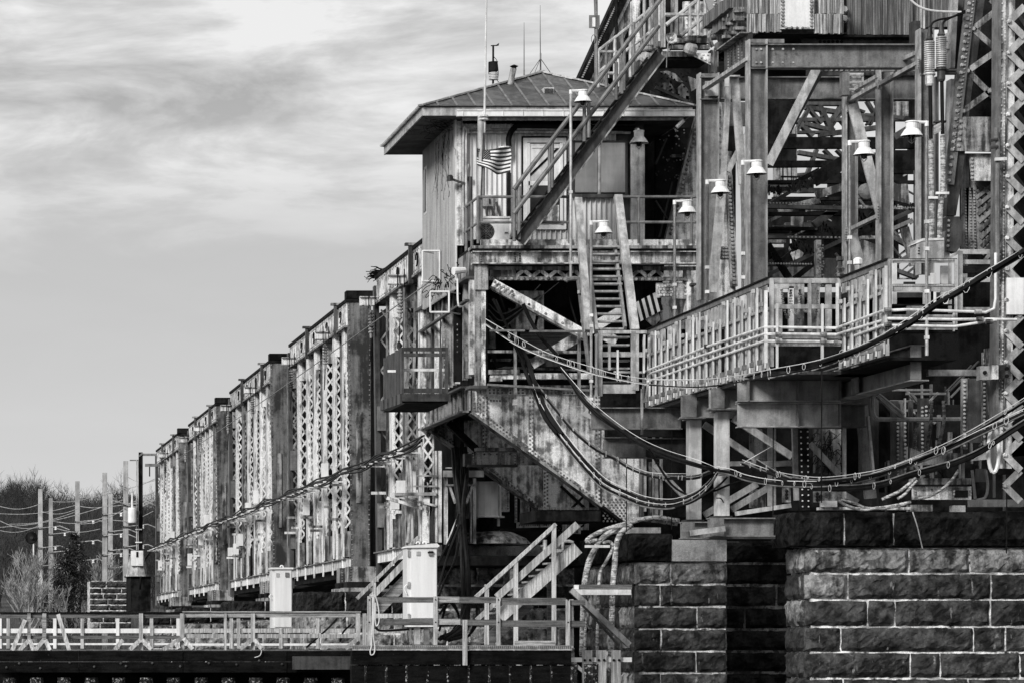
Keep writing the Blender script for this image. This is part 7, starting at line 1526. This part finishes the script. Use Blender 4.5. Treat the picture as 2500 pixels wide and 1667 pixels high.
# spiral ropes by the tower base (crop L)
for pts, r, lb in ((((150, 1165), (220, 1205), (330, 1235), (430, 1222), (560, 1205), (700, 1175)), .055, 'upper coil of spiral-wrapped rope lying on the tower base plate'), (((165, 1160), (260, 1180), (360, 1218), (480, 1225), (640, 1195), (690, 1175)), .05, 'lower coil of spiral-wrapped rope on the tower base plate'),
        (((480, 1155), (600, 1100), (660, 1060), (740, 990)), .06, 'spiral rope climbing from the base plate toward the sagging cables'), (((600, 1150), (660, 1110), (700, 1060), (750, 1010)), .05, 'second spiral rope climbing beside the first at the tower base'), (((760, 1150), (860, 1125), (960, 1060), (1020, 1000), (1068, 930)), .05, 'single spiral rope rising to the right over the pale bearing plate'),
        (((860, 400), (855, 560), (835, 700), (805, 830)), .06, 'dark spiral rope hanging left of the other in the tower shadow'), (((950, 400), (955, 540), (930, 680), (890, 800)), .06, 'dark spiral rope hanging right of the other in the tower shadow'), (((760, 560), (735, 640), (735, 740), (755, 810)), .05, 'short dark spiral rope against the riveted post in shadow')):
    wrapped([cL(x, y, 65.6 if y > 900 or x < 700 else 67) for x, y in pts], r * .58, 'spiral_rope', lb, 'rope', 'spiral-wrapped ropes at the tower foot')
for x, y0, y1, cr, yy, lb in ((453, 760, 1560, cN, 76, 'thin vertical wire in front of the slanted girder toe'), (838, 700, 1540, cN, 74, 'thin vertical wire left of the trestle posts'), (1700, 660, 1500, cN, 67, 'thin vertical wire right of the trestle posts'), (20, 160, 1180, cL, 65, 'thin vertical wire before the tower diagonal'), (1436, 1150, 1568, cL, 64, 'thin dark wire hanging over the pier coping')):
    MB().tube([cr(x, y0, yy), cr(x - 3, y1, yy)], .014, 4).build('thin_wire', 'black', label=lb, cat='wire')
MB().tube(spline([cL(715, 1250, 65.2), cL(750, 1360, 65.2), cL(790, 1530, 65.2)]), .014, 4).build('stray_wire', 'galv', label='pale stray wire hanging across the black coping of the right pier', cat='wire')
# shackle hook at the right
hk = T('lifting_hook', 'pale oval lifting eye hanging among the sagging cables at the right', 'hook', cL(1335, 900, 61.4)); MB().tube([cL(1335, 780, 61.4) + Vector((.10 * math.cos(i * .3142), 0, .42 * math.sin(i * .3142))) for i in range(21)], .035, 6).build('eye', 'galvb', hk)

# ---------------------------------------------------------------- wharf, railings, timber stairs, cabinets
def wharf():
    M_ = cM; Y = 72.0; E = cE
    w = T('timber_wharf', 'black creosoted timber wharf edge with planks on top, right part', 'wharf', Vector((13, Y, -3.2)))
    zt = M_.Z(1490, Y); x0 = P(860, 0, Y).x; x1 = P(1395, 0, Y).x
    n = 40; rr = random.Random(5)
    for i in range(n): a = x0 + (x1 - x0) * i / n; MB().box(a, a + (x1 - x0) / n - .012, Y + .0, Y + 6, zt - .06, zt + rr.uniform(-.008, .008)).build('deck_plank', 'woodh', w)
    MB().box(x0, x1, Y - .03, Y - .002, zt - .10, zt - .02).build('edge_strip', 'galv', w)
    g = MB()
    for i in range(110): a = x0 + (x1 - x0) * i / 110; g.box(a, a + .02, Y - .05, Y - .032, zt - .06, zt)
    g.build('edge_cleats', 'steel', w, kind='stuff')
    MB().box(x0, x1, Y + .01, Y + .3, zt - .42, zt - .11).build('edge_beam', 'woodb', w); MB().box(x0, x1, Y + .05, Y + .35, zt - .85, zt - .44).build('lower_beam', 'woodb', w)
    for i in range(12): a = x0 + .3 + i * .46; MB().lathe((a, Y + .2, -3.4), [(.17, 0), (.16, 2.9)], 8).build('pile', 'woodp', w)
    # left, farther wharf
    Yl = 89.5; v = T('timber_wharf', 'long black creosoted timber wharf front with round bolt heads, left part', 'wharf', Vector((5, Yl, -3.2))); a0, a1 = P(-60, 0, Yl).x, P(955, 0, Yl).x; zt2 = cF.Z(1362, Yl)
    for i in range(60): a = a0 + (a1 - a0) * i / 60; MB().box(a, a + (a1 - a0) / 60 - .015, Yl, Yl + 7.2, zt2 - .07, zt2 + rr.uniform(-.01, .01)).build('deck_plank', 'woodd', v)
    for k, (za, zb_) in enumerate(((1366, 1432), (1436, 1500))):
        for i in range(4): b0 = a0 + (a1 - a0) * i / 4; MB().box(b0, b0 + (a1 - a0) / 4 - .02, Yl - .02 - .03 * k, Yl + .3, cF.Z(zb_, Yl), cF.Z(za, Yl)).build('fascia_beam', 'woodb', v)
    for x, y in ((250, 1475), (433, 1440), (585, 1465), (750, 1445), (782, 1462), (945, 1443), (1118, 1463), (1296, 1443), (1468, 1452), (1608, 1428), (120, 1445), (40, 1470), (1750, 1450)): MB().lathe(cF(x, y, Yl - .05), [(.04, 0), (.035, .03), (.015, .045)], 8, (0, -1, 0)).build('bolt_head', 'steeld', v)
    rect(cF, 1815, 2290, 1400, 1482, Yl - .3, .1).build('steel_fender', 'steeld', v)
    for i in range(15): x = 60 + i * 170; c = cF(x, 1500, Yl + .1); MB().lathe((c.x, Yl + .22, -3.4), [(.20, 0), (.19, 2.4)], 10).build('pile', 'woodp', v)
    MB().box(a0, x1, Yl + 1.5, Yl + 1.6, -3.3, zt2 - .5).build('under_deck_shade', 'black', v)  # black sheet standing in for the dark under the deck
    # debris and rope on the left wharf edge
    rp = MB().tube(spline([cF(1605, 1350, Yl - .1), cF(1622, 1365, Yl - .1), cF(1612, 1395, Yl - .1), cF(1580, 1408, Yl - .1)]), .012, 5); rp.build('loose_rope', 'wire', label='short loose pale rope end drooping over the black wharf edge', cat='rope')
    # railings
    r1 = T('wharf_railing', 'near timber railing in front of the white cabinet and stairs', 'railing', M_(700, 1490, Y)); Yr = Y + .1
    for x0_, x1_, y0, y1, m in ((12, 510, 1118, 1160, 'woodd'), (530, 695, 1114, 1160, 'woodh'), (697, 985, 1116, 1164, 'woodd'), (1015, 1512, 1124, 1178, 'woodd'), (20, 505, 1286, 1334, 'woodd'), (530, 702, 1284, 1328, 'woodh'), (705, 990, 1290, 1334, 'woodd'), (1015, 1512, 1296, 1346, 'woodd'), (1540, 1660, 1140, 1180, 'woodd'), (1540, 1660, 1300, 1348, 'woodd')):
        rect(M_, x0_, x1_, y0, y1, Yr, .05).build('rail', m, r1)
    for x0_, x1_, y0, y1, dy in ((-8, 18, 1110, 1490, -.06), (498, 528, 1112, 1484, -.06), (722, 756, 1292, 1640, -.22), (980, 1008, 1120, 1490, -.06), (1512, 1542, 1136, 1500, -.06), (1545, 1568, 1136, 1490, .06)):
        mb = rect(M_, x0_, x1_, y0, y1, Yr + dy, .06); mb.build('post', 'woodv', r1)
    bh = MB()
    for x in (5, 513, 994, 1527):
        for y in (1138, 1310): bh.rivet(M_(x, y, Yr - .065), (0, -1, 0), .018)
    bh.build('nails', 'black', r1, kind='stuff')
    rc = T('coiled_rope', 'pale rope hanging in loops from the left post of the near railing', 'rope', M_(40, 1560, Y - .05))
    for pts in (((15, 1110), (50, 1110), (75, 1200), (80, 1300), (60, 1340), (48, 1280), (40, 1150), (20, 1112)), ((40, 1112), (42, 1200), (35, 1400), (48, 1500), (40, 1550), (18, 1560), (12, 1530), (22, 1480), (28, 1300), (30, 1115))): MB().tube(spline([M_(x, y, Y - .06) for x, y in pts], 6), .014, 5).build('loop', 'wire', rc)
    YL = 90.0; r2 = T('wharf_railing', 'long far timber railing with splayed braces along the left wharf', 'railing', cF(1100, 1360, YL))
    for x0_, x1_, y0, y1, m, dy in ((0, 1135, 1134, 1162, 'woodd', 0), (1135, 2235, 1128, 1158, 'woodh', -.02), (0, 1120, 1272, 1292, 'woodd', 0), (1145, 2215, 1262, 1286, 'woodv', 0)): rect(cF, x0_, x1_, y0, y1, YL + dy, .08).build('rail', m, r2)
    rect(cF, 0, 1135, 1126, 1134, YL - .05, .18).build('cap_board', 'woodb', r2); rect(cF, 1135, 2240, 1120, 1128, YL - .07, .2).build('cap_board', 'woodh', r2)
    for x, w_ in ((275, 24), (875, 24), (1130, 26), (1570, 24), (2222, 26), (180, 20), (1398, 14), (2262, 22)): rect(cF, x - w_ / 2, x + w_ / 2, 1134, 1362, YL - .1, .1).build('post', 'woodv' if x > 300 else 'woodh', r2)
    for x0_, y0, x1_, y1 in ((155, 1175, 75, 1365), (360, 1140, 430, 1365), (270, 1300, 215, 1365), (282, 1300, 310, 1365), (868, 1300, 805, 1360), (882, 1300, 940, 1360), (1125, 1290, 1010, 1360), (1140, 1290, 1195, 1358), (1562, 1300, 1490, 1352), (1578, 1300, 1625, 1355), (2215, 1295, 2145, 1350), (180, 1300, 115, 1368), (186, 1300, 208, 1368), (1080, 1300, 1110, 1355), (760, 1300, 710, 1362)):
        MB().bar(cF(x0_, y0, YL - .15), cF(x1_, y1, YL - .3), .11, .07).build('brace', 'woodv' if x0_ > 150 else 'woodh', r2)
    YF = 96.0; r3 = T('wharf_railing', 'pale distant railing behind the long one, seen through its rails', 'railing', cF(1000, 1360, YF))
    for x0_, x1_, y0, y1, m in ((0, 1115, 1228, 1256, 'white'), (1145, 2200, 1228, 1254, 'woodv'), (0, 1110, 1318, 1330, 'white'), (1145, 2200, 1320, 1334, 'white')): rect(cF, x0_, x1_, y0, y1, YF, .08).build('rail', m, r3)
    for x in (340, 510, 730, 940, 1105, 1435, 1480, 1742, 1972, 50, 0): rect(cF, x - 10, x + 10, 1165, 1352, YF - .05, .08).build('post', 'white' if x in (340, 730, 1105, 0) else 'woodv', r3)
    b_ = T('mooring_cable', 'black cable slanting from the far railing post to the deck', 'cable', cF(2080, 1170, 91)); MB().tube(spline([cF(2090, 1165, 91), cF(2030, 1230, 91), cF(1900, 1345, 91)]), .03, 5).build('cable', 'cable', b_); MB().tube(spline([cF(2180, 1200, 91), cF(2130, 1250, 91), cF(2110, 1310, 91)]), .03, 5).build('cable', 'cable', b_)
    # timber stairs
    s = T('timber_stair', 'weathered timber stair rising behind the near railing to the pier top', 'stair', M_(1200, 1490, 74)); Ys = 74.2
    MB().bar(M_(820, 1118, Ys), M_(1432, 560, Ys), .075, .14).build('handrail', 'woodv', s); MB().bar(M_(835, 1125, Ys + .1), M_(1430, 585, Ys + .1), .05, .05).build('handrail', 'woodd', s); MB().bar(M_(980, 1120, Ys + .05), M_(1600, 560, Ys + .05), .16, .06).build('mid_rail', 'woodv', s)
    MB().bar(M_(825, 1295, Ys), M_(1010, 1125, Ys), .1, .05).build('mid_rail', 'woodv', s); MB().bar(M_(1000, 1270, Ys + .25), M_(1600, 740, Ys + .25), .30, .07).build('stringer', 'woodv', s); MB().bar(M_(900, 1470, Ys + .5), M_(1230, 1160, Ys + .5), .28, .07).build('stringer', 'woodd', s)
    for i in range(11): c = M_(1010 + i * 54, 1240 - i * 48, Ys + .3); MB().box(c.x - .14, c.x + .14, Ys + .3, Ys + 1.3, c.z - .02, c.z + .02).build('tread', 'woodh', s)
    for x, y0, y1 in ((905, 1020, 1482), (1128, 852, 1490), (1420, 565, 1480), (1385, 1010, 1470), (1100, 900, 1300)): rect(M_, x - 16, x + 16, y0, y1, Ys - .06 if x not in (1385, 1100) else Ys + 1.3, .06).build('post', 'woodv' if x not in (1385, 1100) else 'woodd', s)
    rect(M_, 1120, 1430, 1452, 1498, Ys - .2, .05).build('toe_board', 'woodh', s)
    s2 = T('timber_stair', 'second timber stair partly hidden left of the tall white cabinet', 'stair', M_(100, 1300, 80)); Ys = 79.5
    MB().bar(M_(-90, 1130, Ys), M_(385, 655, Ys), .08, .08).build('handrail', 'woodv', s2); MB().bar(M_(20, 1120, Ys), M_(280, 850, Ys), .15, .06).build('mid_rail', 'woodv', s2); MB().bar(M_(60, 1225, Ys + .2), M_(290, 985, Ys + .2), .28, .07).build('stringer', 'woodh', s2)
    rect(M_, 32, 56, 1010, 1290, Ys - .05, .06).build('post', 'woodv', s2); rect(M_, 60, 285, 1245, 1278, Ys - .1, .1).build('plank', 'woodv', s2); rect(M_, 20, 290, 1362, 1395, Ys - .6, .1).build('plank', 'woodv', s2)
    # white cabinets
    c = T('utility_cabinet', 'tall white steel cabinet with padlock hasp, behind the near railing', 'cabinet', M_(405, 1282, 75)); Yc = 74.8
    rect(M_, 292, 524, 735, 1284, Yc, .6).build('body', 'cabin', c); rect(M_, 327, 520, 742, 1278, Yc - .03, .028).build('door', 'cabin', c)
    MB().poly([M_(*a, Yc - .08) for a in ((285, 740), (300, 726), (525, 706), (545, 726), (528, 738))], VY * .75).build('lid', 'cabin', c)
    for y in (760, 1000, 1245): rect(M_, 300, 316, y, y + 50, Yc - .04, .04).build('hinge', 'galv', c)
    rect(M_, 462, 492, 762, 800, Yc - .08, .05).build('padlock_cover', 'steel', c); rect(M_, 455, 498, 770, 780, Yc - .09, .06).build('hasp', 'black', c); rect(M_, 366, 396, 768, 800, Yc - .05, .02).build('placard', 'galv', c)
    for x in (378, 428): MB().tube([M_(x + 14 * math.cos(h), 712 - 14 * math.sin(h) * 1.2, Yc) for h in [k * .5 for k in range(7)]], .018, 5).build('lifting_ring', 'white', c)
    MB().tube(spline([M_(292, 1020, Yc - .05), M_(272, 1050, Yc - .05), M_(290, 1095, Yc - .05)]), .014, 5).build('side_handle', 'white', c)
    for x0_, x1_ in ((318, 328), (350, 395), (425, 460), (500, 520)): rect(M_, x0_, x1_, 1340, 1480, Yc + .1, .1).build('stand_leg', 'steel' if x0_ != 350 else 'galv', c)
    rect(M_, 300, 520, 1334, 1345, Yc, .5).build('stand_top', 'galvb', c)
    c = T('utility_cabinet', 'slim white cabinet by the long railing, beyond the left wharf', 'cabinet', cF(1748, 1225, 91.5)); Yc = 91.2
    rect(cF, 1686, 1812, 858, 1225, Yc, .5).build('body', 'cabin', c); rect(cF, 1704, 1808, 862, 1218, Yc - .03, .028).build('door', 'cabin', c); rect(cF, 1680, 1820, 849, 860, Yc - .08, .66).build('lid', 'cabin', c); rect(cF, 1770, 1792, 880, 907, Yc - .07, .04).build('padlock_cover', 'steel', c); rect(cF, 1714, 1732, 884, 908, Yc - .05, .02).build('placard', 'galv', c)
    MB().tube([cF(1748 + 10 * math.cos(h), 849 - 10 * math.sin(h) * 1.2, Yc) for h in [k * .5 for k in range(7)]], .02, 5).build('lifting_ring', 'white', c)
    for y in (1030, 1060): MB().tube(spline([cF(1682, y - 15, Yc - .05), cF(1670, y, Yc - .05), cF(1682, y + 15, Yc - .05)]), .015, 5).build('side_handle', 'white', c) if y < 1050 else None
    # bracket on the middle pier with planks below
    Yk = 77.0; k_ = T('cable_bracket', 'pale steel bracket with a diagonal strut holding the wrapped cables', 'bracket', E(1270, 1240, Yk))
    rect(E, 1128, 1436, 1205, 1234, Yk, .12).build('channel', 'galvb', k_); rect(E, 1126, 1440, 1178, 1204, Yk + .2, .1).build('back_timber', 'woodd', k_); rect(E, 1126, 1150, 1180, 1204, Yk + .15, .1).build('end_block', 'white', k_)
    MB().bar(E(1108, 1208, Yk - .1), E(1425, 1508, Yk - .1), .13, .12).build('strut', 'galv', k_); MB().bar(E(1100, 1212, Yk - .05), E(1370, 1512, Yk - .05), .04, .12).build('strut_flange', 'steeld', k_); rect(E, 1186, 1320, 962, 976, Yk + .4, .1).build('upper_plate', 'galvb', k_); rect(E, 1398, 1428, 1484, 1524, Yk, .2).build('foot_block', 'concrete', k_)
    Yg = 76.5; g2 = T('plank_guard', 'three upright bolted planks on a white crossbar below the wrapped cables', 'guard', cH(130, 1105, Yg))
    rect(cH, -20, 305, 970, 994, Yg + .1, .08).build('crossbar', 'white', g2)
    for x0_, x1_ in ((48, 98), (122, 172), (200, 248)):
        rect(cH, x0_, x1_, 932, 1130, Yg, .06).build('plank', 'woodv', g2)
        for dx in (10, 38): MB().lathe(cH(x0_ + dx, 984, Yg), [(.03, 0), (.03, .03)], 8, (0, -1, 0)).build('bolt', 'black', g2)
    rect(cH, 5, 18, 990, 1110, Yg + .2, .05).build('post', 'galvb', g2); MB().bar(cH(5, 1005, Yg + .15), cH(130, 1110, Yg + .15), .08, .05).build('brace', 'galvb', g2); rect(cH, 100, 120, 1000, 1110, Yg + .2, .05).build('post', 'galvb', g2)
    # valve pipes by the stairs
    vp = T('valve_pipes', 'small valve and bent pipes at the pier top beside the stair head', 'pipes', M_(1350, 760, 79)); MB().tube([M_(1350, 680, 78.6), M_(1350, 770, 78.6)], .05, 8).build('pipe', 'galv', vp); MB().tube([M_(1318, 728, 78.6), M_(1360, 728, 78.6)], .03, 6).build('handle', 'galv', vp)
    MB().tube(spline([M_(1440, 762, 78.6), M_(1485, 760, 78.6), M_(1490, 700, 78.6), M_(1530, 690, 78.6), M_(1568, 700, 78.6)]), .04, 7).build('bent_pipe', 'plated', vp)
wharf()
